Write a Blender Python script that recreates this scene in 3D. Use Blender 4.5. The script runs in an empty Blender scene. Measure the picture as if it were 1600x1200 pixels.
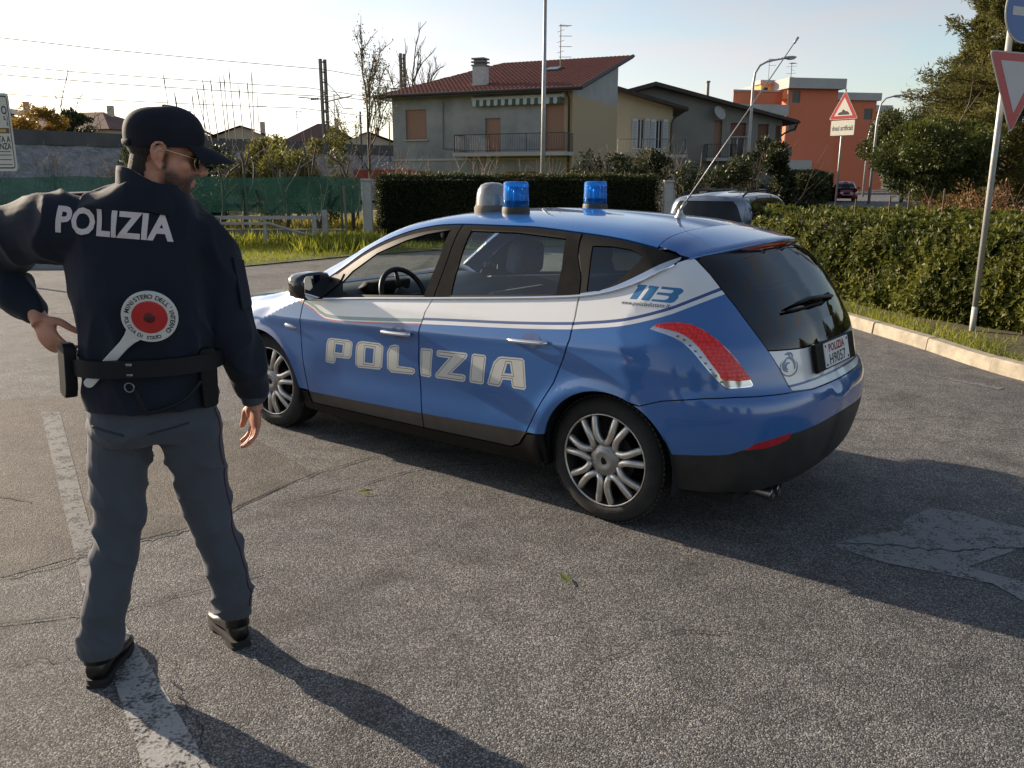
import bpy, bmesh, math, random
import numpy as np
from mathutils import Vector, Matrix, noise as mnoise
from mathutils.geometry import delaunay_2d_cdt

# ------------------------------------------------------------------ camera, sky, sun, exposure
SC = bpy.context.scene
COL = SC.collection
cam_d = bpy.data.cameras.new('camera'); cam = bpy.data.objects.new('camera', cam_d); COL.objects.link(cam)
cam_d.sensor_width = 36.0; cam_d.lens = 1330.0 / 1600.0 * 36.0
cam_d.clip_start = 0.05; cam_d.clip_end = 3000
cam.location = (0, 0, 1.663)
cam.rotation_euler = (math.radians(90 - 13.52), 0, 0)
SC.camera = cam

SUN_AZ = math.radians(145.2)      # direction towards the sun, measured from +X
SUN_EL = math.radians(17.0)
W_ = bpy.data.worlds.new('World'); SC.world = W_; W_.use_nodes = True
wn = W_.node_tree; wn.nodes.clear()
w_out = wn.nodes.new('ShaderNodeOutputWorld'); w_bg = wn.nodes.new('ShaderNodeBackground')
w_sky = wn.nodes.new('ShaderNodeTexSky'); w_sky.sky_type = 'NISHITA'; w_sky.sun_disc = False
w_sky.sun_elevation = SUN_EL; w_sky.sun_rotation = math.pi / 2 - SUN_AZ
w_sky.air_density = 1.0; w_sky.dust_density = 1.1; w_sky.ozone_density = 1.0
# thin high cloud over the whole dome
w_tc = wn.nodes.new('ShaderNodeTexCoord')
w_map = wn.nodes.new('ShaderNodeMapping'); w_map.inputs['Scale'].default_value = (1.0, 1.0, 6.0)
w_ns = wn.nodes.new('ShaderNodeTexNoise'); w_ns.inputs['Scale'].default_value = 2.2; w_ns.inputs['Detail'].default_value = 7
w_ns.inputs['Roughness'].default_value = 0.55
w_rmp = wn.nodes.new('ShaderNodeValToRGB')
w_rmp.color_ramp.elements[0].position = 0.44; w_rmp.color_ramp.elements[0].color = (0.12, 0.12, 0.12, 1)
w_rmp.color_ramp.elements[1].position = 0.66; w_rmp.color_ramp.elements[1].color = (0.85, 0.85, 0.85, 1)
w_bw = wn.nodes.new('ShaderNodeRGBToBW')
w_cl = wn.nodes.new('ShaderNodeMix'); w_cl.data_type = 'RGBA'
w_cc = wn.nodes.new('ShaderNodeMix'); w_cc.data_type = 'RGBA'; w_cc.blend_type = 'MULTIPLY'; w_cc.inputs[0].default_value = 1.0
w_cc.inputs[7].default_value = (1.04, 1.0, 1.04, 1)
L = wn.links.new
L(w_tc.outputs['Generated'], w_map.inputs['Vector']); L(w_map.outputs['Vector'], w_ns.inputs['Vector'])
L(w_ns.outputs['Fac'], w_rmp.inputs['Fac']); L(w_sky.outputs['Color'], w_bw.inputs['Color'])
L(w_bw.outputs['Val'], w_cc.inputs[6])
L(w_rmp.outputs['Color'], w_cl.inputs[0]); L(w_sky.outputs['Color'], w_cl.inputs[6]); L(w_cc.outputs[2], w_cl.inputs[7])
L(w_cl.outputs[2], w_bg.inputs['Color']); L(w_bg.outputs['Background'], w_out.inputs['Surface'])
w_bg.inputs['Strength'].default_value = 0.10

sun_d = bpy.data.lights.new('sun', 'SUN'); sun = bpy.data.objects.new('sun', sun_d); COL.objects.link(sun)
sun_d.energy = 5.0; sun_d.angle = math.radians(0.6); sun_d.color = (1.0, 0.83, 0.64)
_sd = Vector((math.cos(SUN_AZ) * math.cos(SUN_EL), math.sin(SUN_AZ) * math.cos(SUN_EL), math.sin(SUN_EL)))
sun.rotation_euler = _sd.to_track_quat('Z', 'Y').to_euler(); sun.location = (0, 0, 30)

SC.view_settings.view_transform = 'Standard'; SC.view_settings.look = 'None'
SC.view_settings.exposure = 0.95; SC.view_settings.gamma = 1.0
SC.render.engine = 'CYCLES'
SC.cycles.use_denoising = True
SC.cycles.max_bounces = 8; SC.cycles.transparent_max_bounces = 24
SC.cycles.caustics_reflective = False; SC.cycles.caustics_refractive = False

# ------------------------------------------------------------------ helpers
rnd = random.Random(7)
RNG = np.random.default_rng(11)
MATS = {}

def srgb(r, g, b):
    f = lambda c: (c / 255 / 12.92) if c / 255 <= 0.04045 else ((c / 255 + 0.055) / 1.055) ** 2.4
    return (f(r), f(g), f(b))

def mat(name, color, rough=0.6, metal=0.0, spec=0.5, coat=0.0, vary=0.0, vscale=6.0, bump=0.0, bscale=40.0,
        color2=None, detail=6.0, stretch=(1, 1, 1), bdist=0.01, emit=None):
    """Procedural Principled material: optional noise colour variation and noise bump, in object space."""
    if name in MATS: return MATS[name]
    m = bpy.data.materials.new(name); m.use_nodes = True; MATS[name] = m
    nt = m.node_tree; b = nt.nodes['Principled BSDF']
    b.inputs['Base Color'].default_value = (*color, 1); b.inputs['Roughness'].default_value = rough
    b.inputs['Metallic'].default_value = metal; b.inputs['Specular IOR Level'].default_value = spec
    b.inputs['Coat Weight'].default_value = coat; b.inputs['Coat Roughness'].default_value = 0.04
    if emit: b.inputs['Emission Color'].default_value = (*color, 1); b.inputs['Emission Strength'].default_value = emit
    if vary or bump or color2:
        tc = nt.nodes.new('ShaderNodeTexCoord'); mp = nt.nodes.new('ShaderNodeMapping'); mp.inputs['Scale'].default_value = stretch
        nt.links.new(tc.outputs['Object'], mp.inputs['Vector'])
    if vary or color2:
        n = nt.nodes.new('ShaderNodeTexNoise'); n.inputs['Scale'].default_value = vscale; n.inputs['Detail'].default_value = detail
        n.inputs['Roughness'].default_value = 0.62
        r = nt.nodes.new('ShaderNodeValToRGB'); nt.links.new(mp.outputs['Vector'], n.inputs['Vector'])
        lo, hi = (tuple(c * (1 - vary) for c in color), tuple(min(1, c * (1 + vary)) for c in color))
        if color2: lo, hi = color, color2
        r.color_ramp.elements[0].position = 0.32; r.color_ramp.elements[0].color = (*lo, 1)
        r.color_ramp.elements[1].position = 0.68; r.color_ramp.elements[1].color = (*hi, 1)
        nt.links.new(n.outputs['Fac'], r.inputs['Fac']); nt.links.new(r.outputs['Color'], b.inputs['Base Color'])
    if bump:
        n2 = nt.nodes.new('ShaderNodeTexNoise'); n2.inputs['Scale'].default_value = bscale; n2.inputs['Detail'].default_value = 5
        bp = nt.nodes.new('ShaderNodeBump'); bp.inputs['Strength'].default_value = bump; bp.inputs['Distance'].default_value = bdist
        nt.links.new(mp.outputs['Vector'], n2.inputs['Vector']); nt.links.new(n2.outputs['Fac'], bp.inputs['Height'])
        nt.links.new(bp.outputs['Normal'], b.inputs['Normal'])
    return m

def glass_mat(name, tint, rough=0.0, ior=1.5, alpha_tint=None):
    """Thin pane: tinted see-through sheet with Fresnel reflection."""
    if name in MATS: return MATS[name]
    m = bpy.data.materials.new(name); m.use_nodes = True; MATS[name] = m
    nt = m.node_tree; nt.nodes.clear()
    o = nt.nodes.new('ShaderNodeOutputMaterial'); mx = nt.nodes.new('ShaderNodeMixShader')
    tr = nt.nodes.new('ShaderNodeBsdfTransparent'); gl = nt.nodes.new('ShaderNodeBsdfGlossy'); fr = nt.nodes.new('ShaderNodeFresnel')
    tr.inputs['Color'].default_value = (*tint, 1); gl.inputs['Roughness'].default_value = rough; 
    ge = nt.nodes.new('ShaderNodeNewGeometry'); mi = nt.nodes.new('ShaderNodeMix'); mi.inputs[2].default_value = ior; mi.inputs[3].default_value = 1 / ior     # same pane from both sides
    nt.links.new(ge.outputs['Backfacing'], mi.inputs[0]); nt.links.new(mi.outputs[0], fr.inputs['IOR'])
    nt.links.new(fr.outputs['Fac'], mx.inputs['Fac']); nt.links.new(tr.outputs['BSDF'], mx.inputs[1])
    nt.links.new(gl.outputs['BSDF'], mx.inputs[2]); nt.links.new(mx.outputs['Shader'], o.inputs['Surface'])
    return m

def tag(o, label=None, cat=None, group=None, kind=None):
    if label: o['label'] = label
    if cat: o['category'] = cat
    if group: o['group'] = group
    if kind: o['kind'] = kind
    return o

def empty(name, loc=(0, 0, 0), rz=0.0, label=None, cat=None, group=None):
    o = bpy.data.objects.new(name, None); COL.objects.link(o); o.location = loc; o.rotation_euler = (0, 0, rz)
    o.empty_display_size = 0.1
    return tag(o, label, cat, group)

def mesh_obj(name, verts, faces, mats, parent=None, smooth=False, midx=None, normals=None):
    me = bpy.data.meshes.new(name)
    me.from_pydata([tuple(v) for v in verts], [], [tuple(int(i) for i in f) for f in faces])
    if not isinstance(mats, (list, tuple)): mats = [mats]
    for m in mats: me.materials.append(m)
    if midx is not None: me.polygons.foreach_set('material_index', np.asarray(midx, dtype=np.int32))
    if smooth: me.polygons.foreach_set('use_smooth', np.ones(len(me.polygons), dtype=bool))
    me.update()
    if normals is not None: me.normals_split_custom_set_from_vertices([tuple(n) for n in normals])
    o = bpy.data.objects.new(name, me); COL.objects.link(o)
    if parent is not None: o.parent = parent
    return o

def tri_obj(name, V, F, mats, parent=None, smooth=False, midx=None):
    """Fast path for big numpy meshes; F is an (n,3) or (n,4) array."""
    V = np.asarray(V, dtype=np.float32); F = np.asarray(F, dtype=np.int32); k = F.shape[1]
    me = bpy.data.meshes.new(name)
    me.vertices.add(len(V)); me.vertices.foreach_set('co', V.ravel())
    me.loops.add(F.size); me.loops.foreach_set('vertex_index', F.ravel())
    me.polygons.add(len(F)); me.polygons.foreach_set('loop_start', np.arange(0, F.size, k, dtype=np.int32))
    me.polygons.foreach_set('loop_total', np.full(len(F), k, dtype=np.int32))
    if not isinstance(mats, (list, tuple)): mats = [mats]
    for m in mats: me.materials.append(m)
    if midx is not None: me.polygons.foreach_set('material_index', np.asarray(midx, dtype=np.int32))
    if smooth: me.polygons.foreach_set('use_smooth', np.ones(len(F), dtype=bool))
    me.update(calc_edges=True)
    o = bpy.data.objects.new(name, me); COL.objects.link(o)
    if parent is not None: o.parent = parent
    return o

class MB:
    """Collects simple shapes into one mesh."""
    def __init__(s): s.v = []; s.f = []; s.m = []; s.cur = 0
    def add(s, v, f, M=None):
        n = len(s.v)
        if M is not None: v = [M @ Vector(p) for p in v]
        s.v += [tuple(p) for p in v]; s.f += [tuple(i + n for i in q) for q in f]; s.m += [s.cur] * len(f); return s
    def box(s, c, d, M=None, rz=0.0):
        x, y, z = d[0] / 2, d[1] / 2, d[2] / 2
        v = [(-x, -y, -z), (x, -y, -z), (x, y, -z), (-x, y, -z), (-x, -y, z), (x, -y, z), (x, y, z), (-x, y, z)]
        if rz: v = [(a * math.cos(rz) - b * math.sin(rz), a * math.sin(rz) + b * math.cos(rz), e) for a, b, e in v]
        v = [(a + c[0], b + c[1], e + c[2]) for a, b, e in v]
        return s.add(v, [(0, 3, 2, 1), (4, 5, 6, 7), (0, 1, 5, 4), (1, 2, 6, 5), (2, 3, 7, 6), (3, 0, 4, 7)], M)
    def tube(s, pts, r, n=8, caps=True, M=None, flat=None):
        """Swept tube; r scalar or per-point; flat=(a,b) scales the ring axes."""
        P = [Vector(p) for p in pts]; R = r if isinstance(r, (list, tuple)) else [r] * len(P)
        v = []; up = None
        for i, p in enumerate(P):
            t = (P[min(i + 1, len(P) - 1)] - P[max(i - 1, 0)]).normalized()
            if up is None:
                up = Vector((0, 0, 1)) if abs(t.z) < 0.9 else Vector((1, 0, 0))
            a = t.cross(up).normalized(); up = a.cross(t).normalized()
            for k in range(n):
                q = 2 * math.pi * k / n
                fa, fb = flat if flat else (1, 1)
                v.append(p + (a * math.cos(q) * fa + up * math.sin(q) * fb) * R[i])
        f = [(i * n + k, i * n + (k + 1) % n, (i + 1) * n + (k + 1) % n, (i + 1) * n + k) for i in range(len(P) - 1) for k in range(n)]
        if caps: f += [tuple(reversed(range(n))), tuple(range((len(P) - 1) * n, len(P) * n))]
        return s.add(v, f, M)
    def lathe(s, prof, n=32, M=None, caps=False):
        """Profile of (radius, height) turned about local Z."""
        v = [(r * math.cos(2 * math.pi * k / n), r * math.sin(2 * math.pi * k / n), z) for r, z in prof for k in range(n)]
        f = [(i * n + k, i * n + (k + 1) % n, (i + 1) * n + (k + 1) % n, (i + 1) * n + k) for i in range(len(prof) - 1) for k in range(n)]
        if caps: f += [tuple(reversed(range(n))), tuple(range((len(prof) - 1) * n, len(prof) * n))]
        return s.add(v, f, M)
    def prism(s, poly, h0, h1, M=None):
        """Extrude a 2D polygon (x,y) from z=h0 to h1."""
        n = len(poly); v = [(x, y, h0) for x, y in poly] + [(x, y, h1) for x, y in poly]
        f = [tuple(reversed(range(n))), tuple(range(n, 2 * n))] + [(i, (i + 1) % n, n + (i + 1) % n, n + i) for i in range(n)]
        return s.add(v, f, M)
    def ell(s, c, r, n=16, m=10, M=None):
        v = []; f = []
        for i in range(m + 1):
            a = math.pi * i / m
            for k in range(n):
                b = 2 * math.pi * k / n
                v.append((c[0] + r[0] * math.sin(a) * math.cos(b), c[1] + r[1] * math.sin(a) * math.sin(b), c[2] - r[2] * math.cos(a)))
        f = [(i * n + k, i * n + (k + 1) % n, (i + 1) * n + (k + 1) % n, (i + 1) * n + k) for i in range(m) for k in range(n)]
        return s.add(v, f, M)
    def obj(s, name, mats, parent=None, smooth=False, bevel=0.0, seg=2, angle=None):
        o = mesh_obj(name, s.v, s.f, mats, parent, smooth, s.m)
        if bevel:
            b = o.modifiers.new('bevel', 'BEVEL'); b.width = bevel; b.segments = seg; b.limit_method = 'ANGLE'; b.angle_limit = math.radians(35)
        if angle is not None:
            o.data.set_sharp_from_angle(angle=math.radians(angle))
        return o

def copy_tree(o, parent=None):
    c = o.copy(); COL.objects.link(c); c.parent = parent
    for ch in [x for x in o.children]: copy_tree(ch, c)
    return c

def frameM(origin, xaxis, yaxis, zaxis):
    M = Matrix.Identity(4)
    for i, a in enumerate((xaxis, yaxis, zaxis)):
        for j in range(3): M[j][i] = a[j]
    for j in range(3): M[j][3] = origin[j]
    return M

def text_mesh(body, size=1.0, bold=0.0, shear=0.0, spacing=1.0, res=3):
    """Flat text outline as (verts2d, faces), centred on its own bounds."""
    cu = bpy.data.curves.new('lettering', 'FONT'); cu.body = body; cu.size = size; cu.offset = bold; cu.shear = shear
    cu.space_character = spacing; cu.resolution_u = res; cu.fill_mode = 'FRONT'
    o = bpy.data.objects.new('lettering', cu); COL.objects.link(o)
    dg = bpy.context.evaluated_depsgraph_get(); dg.update()
    me = bpy.data.meshes.new_from_object(o.evaluated_get(dg))
    V = np.array([v.co[:2] for v in me.vertices]) if len(me.vertices) else np.zeros((0, 2))
    F = [tuple(p.vertices) for p in me.polygons]
    bpy.data.objects.remove(o); bpy.data.curves.remove(cu); bpy.data.meshes.remove(me)
    if len(V): V = V - (V.min(0) + V.max(0)) / 2
    return V, F

def pip(P, poly):
    """Vectorised even-odd point in polygon."""
    P = np.asarray(P); poly = np.asarray(poly); x, y = P[:, 0], P[:, 1]
    x0, y0 = poly[:, 0], poly[:, 1]; x1, y1 = np.roll(x0, -1), np.roll(y0, -1)
    ins = np.zeros(len(P), bool)
    for a, b, c_, d in zip(x0, y0, x1, y1):
        if b == d: continue
        cond = ((b > y) != (d > y)) & (x < (c_ - a) * (y - b) / (d - b) + a); ins ^= cond
    return ins

def resample(poly, h, closed=True):
    poly = [tuple(p) for p in poly]; out = []
    seg = list(zip(poly, poly[1:] + poly[:1])) if closed else list(zip(poly, poly[1:]))
    for a, b in seg:
        n = max(1, int(math.ceil(math.dist(a, b) / h)))
        for i in range(n): out.append(tuple(a[k] + (b[k] - a[k]) * i / n for k in range(len(a))))
    if not closed: out.append(poly[-1])
    return out

def spline(pts, n=8, closed=False):
    """Catmull-Rom through points of any dimension."""
    P = [np.array(p, float) for p in pts]; out = []
    m = len(P) if closed else len(P) - 1
    for i in range(m):
        g = (lambda k: P[k % len(P)]) if closed else (lambda k: P[min(max(k, 0), len(P) - 1)])
        p0, p1, p2, p3 = g(i - 1), g(i), g(i + 1), g(i + 2)
        for j in range(n):
            t = j / n
            out.append(tuple(0.5 * ((2 * p1) + (-p0 + p2) * t + (2 * p0 - 5 * p1 + 4 * p2 - p3) * t * t + (-p0 + 3 * p1 - 3 * p2 + p3) * t ** 3)))
    if not closed: out.append(tuple(P[-1]))
    return out

def round_poly(poly, r, n=4):
    """Round every corner of a 2D polygon by radius r (clamped to its edges)."""
    out = []; N = len(poly)
    for i in range(N):
        p, a, b = np.array(poly[i], float), np.array(poly[i - 1], float), np.array(poly[(i + 1) % N], float)
        ra = r[i] if isinstance(r, (list, tuple)) else r
        d1, d2 = np.linalg.norm(a - p), np.linalg.norm(b - p); k = min(ra, d1 * 0.49, d2 * 0.49)
        if k < 1e-5: out.append(tuple(p)); continue
        q0, q1 = p + (a - p) / d1 * k, p + (b - p) / d2 * k
        for j in range(n + 1):
            t = j / n; out.append(tuple((1 - t) ** 2 * q0 + 2 * t * (1 - t) * p + t * t * q1))
    return out

def offset_poly(poly, d):
    """Mitred offset of a 2D polygon (positive grows a counter-clockwise one)."""
    P = np.array(poly, float); N = len(P)
    area = 0.5 * np.sum(P[:, 0] * np.roll(P[:, 1], -1) - np.roll(P[:, 0], -1) * P[:, 1])
    s = 1 if area > 0 else -1; out = []
    for i in range(N):
        a, p, b = P[i - 1], P[i], P[(i + 1) % N]
        e1, e2 = p - a, b - p; e1 = e1 / (np.linalg.norm(e1) + 1e-9); e2 = e2 / (np.linalg.norm(e2) + 1e-9)
        n1, n2 = np.array([e1[1], -e1[0]]) * s, np.array([e2[1], -e2[0]]) * s
        m = n1 + n2; l = np.linalg.norm(m)
        m = n1 if l < 1e-6 else m / l
        out.append(tuple(p + m * d / max(0.35, float(m @ n1))))
    return out

def pchip(xs, ys):
    """Monotone cubic interpolant, vectorised."""
    xs, ys = np.array(xs, float), np.array(ys, float); h = np.diff(xs); dl = np.diff(ys) / h
    m = np.zeros(len(xs)); m[0], m[-1] = dl[0], dl[-1]
    for i in range(1, len(xs) - 1):
        if dl[i - 1] * dl[i] > 0:
            w1, w2 = 2 * h[i] + h[i - 1], h[i] + 2 * h[i - 1]; m[i] = (w1 + w2) / (w1 / dl[i - 1] + w2 / dl[i])
    def f(x):
        x = np.clip(np.asarray(x, float), xs[0], xs[-1]); i = np.clip(np.searchsorted(xs, x, side='right') - 1, 0, len(h) - 1)
        t = (x - xs[i]) / h[i]
        return ((1 + 2 * t) * (1 - t) ** 2 * ys[i] + t * (1 - t) ** 2 * h[i] * m[i] + t * t * (3 - 2 * t) * ys[i + 1] + t * t * (t - 1) * h[i] * m[i + 1])
    return f

def sstep(a, b, x):
    t = np.clip((np.asarray(x, float) - a) / (b - a), 0, 1); return t * t * (3 - 2 * t)
# ------------------------------------------------------------------ ground, road, island, verge, markings
def asphalt(name, base, speck, warm):
    m = bpy.data.materials.new(name); m.use_nodes = True; MATS[name] = m; nt = m.node_tree; b = nt.nodes['Principled BSDF']; N = nt.nodes.new; L = nt.links.new
    tc = N('ShaderNodeTexCoord'); v = N('ShaderNodeTexVoronoi'); v.inputs['Scale'].default_value = 200; v.inputs['Randomness'].default_value = 1
    v2 = N('ShaderNodeTexVoronoi'); v2.inputs['Scale'].default_value = 240
    n1 = N('ShaderNodeTexNoise'); n1.inputs['Scale'].default_value = .55; n1.inputs['Detail'].default_value = 6; n1.inputs['Roughness'].default_value = .6
    n2 = N('ShaderNodeTexNoise'); n2.inputs['Scale'].default_value = 5.5; n2.inputs['Detail'].default_value = 5
    n3 = N('ShaderNodeTexNoise'); n3.inputs['Scale'].default_value = 42; n3.inputs['Detail'].default_value = 4
    for q in (v, v2, n1, n2, n3): L(tc.outputs['Object'], q.inputs['Vector'])
    sep = N('ShaderNodeSeparateColor'); L(v.outputs['Color'], sep.inputs['Color'])
    r = N('ShaderNodeValToRGB'); e = r.color_ramp.elements; e[0].position = 0; e[0].color = (*[c * .30 for c in base], 1); e[1].position = 1; e[1].color = (*speck, 1)
    k = r.color_ramp.elements.new(.62); k.color = (*base, 1); L(sep.outputs['Red'], r.inputs['Fac'])
    r1 = N('ShaderNodeValToRGB'); r1.color_ramp.elements[0].position = .3; r1.color_ramp.elements[0].color = (.62, .62, .64, 1); r1.color_ramp.elements[1].position = .72; r1.color_ramp.elements[1].color = (*warm, 1); L(n1.outputs['Fac'], r1.inputs['Fac'])
    r2 = N('ShaderNodeValToRGB'); r2.color_ramp.elements[0].position = .28; r2.color_ramp.elements[0].color = (.72, .72, .72, 1); r2.color_ramp.elements[1].position = .7; r2.color_ramp.elements[1].color = (1.15, 1.15, 1.15, 1); L(n2.outputs['Fac'], r2.inputs['Fac'])
    m1 = N('ShaderNodeMix'); m1.data_type = 'RGBA'; m1.blend_type = 'MULTIPLY'; m1.inputs[0].default_value = 1; L(r.outputs['Color'], m1.inputs[6]); L(r1.outputs['Color'], m1.inputs[7])
    m2 = N('ShaderNodeMix'); m2.data_type = 'RGBA'; m2.blend_type = 'MULTIPLY'; m2.inputs[0].default_value = 1; L(m1.outputs[2], m2.inputs[6]); L(r2.outputs['Color'], m2.inputs[7]); L(m2.outputs[2], b.inputs['Base Color'])
    n5 = N('ShaderNodeTexNoise'); n5.inputs['Scale'].default_value = 1.7; n5.inputs['Detail'].default_value = 7; n5.inputs['Distortion'].default_value = .8; mp5 = N('ShaderNodeMapping'); mp5.inputs['Location'].default_value = (3.1, 1.7, 0); L(tc.outputs['Object'], mp5.inputs['Vector']); L(mp5.outputs['Vector'], n5.inputs['Vector'])
    r5 = N('ShaderNodeValToRGB'); r5.color_ramp.elements[0].position = .30; r5.color_ramp.elements[0].color = (.70, .69, .68, 1); r5.color_ramp.elements[1].position = .44; r5.color_ramp.elements[1].color = (1, 1, 1, 1); L(n5.outputs['Fac'], r5.inputs['Fac'])
    m5 = N('ShaderNodeMix'); m5.data_type = 'RGBA'; m5.blend_type = 'MULTIPLY'; m5.inputs[0].default_value = 1; L(m2.outputs[2], m5.inputs[6]); L(r5.outputs['Color'], m5.inputs[7]); L(m5.outputs[2], b.inputs['Base Color'])
    ad = N('ShaderNodeMath'); ad.operation = 'MULTIPLY_ADD'; ad.inputs[1].default_value = -.75; L(v.outputs['Distance'], ad.inputs[0]); L(n3.outputs['Fac'], ad.inputs[2])
    bp = N('ShaderNodeBump'); bp.inputs['Strength'].default_value = .75; bp.inputs['Distance'].default_value = .0050; L(ad.outputs[0], bp.inputs['Height']); L(bp.outputs['Normal'], b.inputs['Normal'])
    b.inputs['Roughness'].default_value = .82; b.inputs['Specular IOR Level'].default_value = .35
    return m
ASPH = asphalt('asphalt', (.132, .131, .129), (.36, .355, .345), (1.10, 1.07, 1.03))
ASPH2 = asphalt('patched_asphalt', (.108, .100, .092), (.22, .207, .19), (1.2, 1.10, .98))
SOIL = mat('dull_soil_and_grass', (.045, .050, .022), .95, color2=(.085, .075, .04), vscale=1.5, bump=.4, bscale=20, bdist=.03)

def sheet(name, poly, z, m, h=None, kind='structure'):
    bm = bmesh.new(); f = bm.faces.new([bm.verts.new((x, y, z)) for x, y in poly]); f.normal_update()
    if f.normal.z < 0: f.normal_flip()
    me = bpy.data.meshes.new(name); bm.to_mesh(me); bm.free(); me.materials.append(m); o = bpy.data.objects.new(name, me); COL.objects.link(o)
    if kind: o['kind'] = kind
    return o
sheet('ground', [(-900, -300), (900, -300), (900, 1400), (-900, 1400)], -.02, SOIL)
# asphalt: the car park around the camera, the cross street and the street running away to the right
road = sheet('road', [(-60, -30), (60, -30), (60, 3), (34, 34), (52, 90), (62, 130), (55, 132), (33.5, 90), (17.0, 55), (8.6, 33), (3.9, 23.0), (-1.8, 20.6), (-3.6, 18.9), (-5.2, 16.75), (-9.0, 16.2), (-20, 15.9), (-60, 15.0)], 0.0, ASPH)

# dark repair band with cracks at its rim
sheet('asphalt_patch', [(-4.2, 6.3), (-3.3, 6.65), (-2.2, 6.0), (-1.15, 4.70), (-1.57, 3.92), (-1.80, 3.72), (-2.19, 3.36), (-3.6, 3.1), (-5.5, 3.4), (-5.6, 5.3)], .0015, ASPH2)
CRK = mat('dark_crack', (.018, .017, .016), .95)  # near-black is the cracks' own colour
def crack(pts, w, seed):
    rr = random.Random(seed); P2 = spline(pts, 9); l, r = [], []
    for i, p in enumerate(P2):
        a, b_ = np.array(P2[max(i - 1, 0)]), np.array(P2[min(i + 1, len(P2) - 1)]); t = (b_ - a) / (np.linalg.norm(b_ - a) + 1e-9); n = np.array([-t[1], t[0]])
        q = np.array(p) + n * rr.uniform(-.016, .016); ww = w * rr.uniform(.3, 1.15) * (1 - .8 * abs(2 * i / (len(P2) - 1) - 1) ** 4); l.append(q + n * ww); r.append(q - n * ww)
    k = len(l); mesh_obj('crack', [(x, y, .0060) for x, y in l + r], [(i, k + i, k + i + 1, i + 1) for i in range(k - 1)], CRK, road)
crack([(-2.7, 3.30), (-2.19, 3.345), (-1.80, 3.706), (-1.57, 3.895), (-1.178, 4.634), (-.6, 5.2)], .007, 1)
crack([(-1.25, 4.2), (-.9, 4.45), (-.55, 4.75), (-.1, 4.85)], .005, 2); crack([(-2.3, 2.85), (-1.8, 3.0), (-1.5, 3.1), (-1.0, 3.45)], .005, 3)
crack([(-1.22, 2.75), (-1.12, 2.52), (-.98, 2.33), (-.88, 2.1)], .003, 4); crack([(-1.9, 2.62), (-1.72, 2.70), (-1.55, 2.72)], .003, 5)
crack([(1.50, 3.72), (1.75, 3.68), (2.05, 3.62), (2.3, 3.66), (2.6, 3.60)], .005, 6); crack([(2.2, 6.0), (2.6, 5.8), (3.1, 5.9), (3.6, 5.6)], .005, 7)
crack([(-3.4, 4.2), (-2.9, 4.35), (-2.5, 4.2)], .004, 8); crack([(.2, 2.6), (.6, 2.9), (1.0, 2.85)], .003, 9)

def worn_paint(name, col, cover):
    m = bpy.data.materials.new(name); m.use_nodes = True; MATS[name] = m; nt = m.node_tree; b = nt.nodes['Principled BSDF']; N = nt.nodes.new; L = nt.links.new
    tc = N('ShaderNodeTexCoord'); n1 = N('ShaderNodeTexNoise'); n1.inputs['Scale'].default_value = 9; n1.inputs['Detail'].default_value = 12; n1.inputs['Roughness'].default_value = .78
    n2 = N('ShaderNodeTexNoise'); n2.inputs['Scale'].default_value = 90; n2.inputs['Detail'].default_value = 3
    for q in (n1, n2): L(tc.outputs['Object'], q.inputs['Vector'])
    a = N('ShaderNodeMath'); a.operation = 'MULTIPLY_ADD'; a.inputs[1].default_value = .45; L(n2.outputs['Fac'], a.inputs[0]); L(n1.outputs['Fac'], a.inputs[2])
    r = N('ShaderNodeValToRGB'); r.color_ramp.elements[0].position = cover - .075; r.color_ramp.elements[1].position = cover + .06; L(a.outputs[0], r.inputs['Fac'])
    tr = N('ShaderNodeBsdfTransparent'); mx = N('ShaderNodeMixShader'); L(r.outputs['Color'], mx.inputs['Fac']); L(b.outputs['BSDF'], mx.inputs[1]); L(tr.outputs['BSDF'], mx.inputs[2])
    L(mx.outputs['Shader'], nt.nodes['Material Output'].inputs['Surface'])
    rc_ = N('ShaderNodeValToRGB'); rc_.color_ramp.elements[0].color = (*[c * .72 for c in col], 1); rc_.color_ramp.elements[1].color = (*col, 1); L(n1.outputs['Fac'], rc_.inputs['Fac']); L(rc_.outputs['Color'], b.inputs['Base Color'])
    bp = N('ShaderNodeBump'); bp.inputs['Strength'].default_value = .5; bp.inputs['Distance'].default_value = .004; L(n2.outputs['Fac'], bp.inputs['Height']); L(bp.outputs['Normal'], b.inputs['Normal'])
    b.inputs['Roughness'].default_value = .8; return m
PNT = worn_paint('worn_white_road_paint', (.36, .36, .35), .775); PNT2 = worn_paint('very_worn_road_paint', (.185, .183, .178), .80)
PNT3 = worn_paint('faded_road_paint', (.235, .235, .232), .81)
def marking(poly, m):
    o = sheet('road_marking', poly, .0035, m, kind=None); o.parent = road; return o
marking([(-3.46, 6.03), (-3.32, 6.03), (-1.66, 3.20), (-1.83, 3.32)], PNT2)
marking([(-1.83, 3.316), (-1.66, 3.196), (-.83, 2.08), (-.60, 1.72), (-.80, 1.72), (-1.03, 2.08)], PNT)
marking([(-7.6, 10.15), (-7.6, 10.25), (-5.6, 10.93), (-5.6, 10.83)], PNT2)
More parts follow.
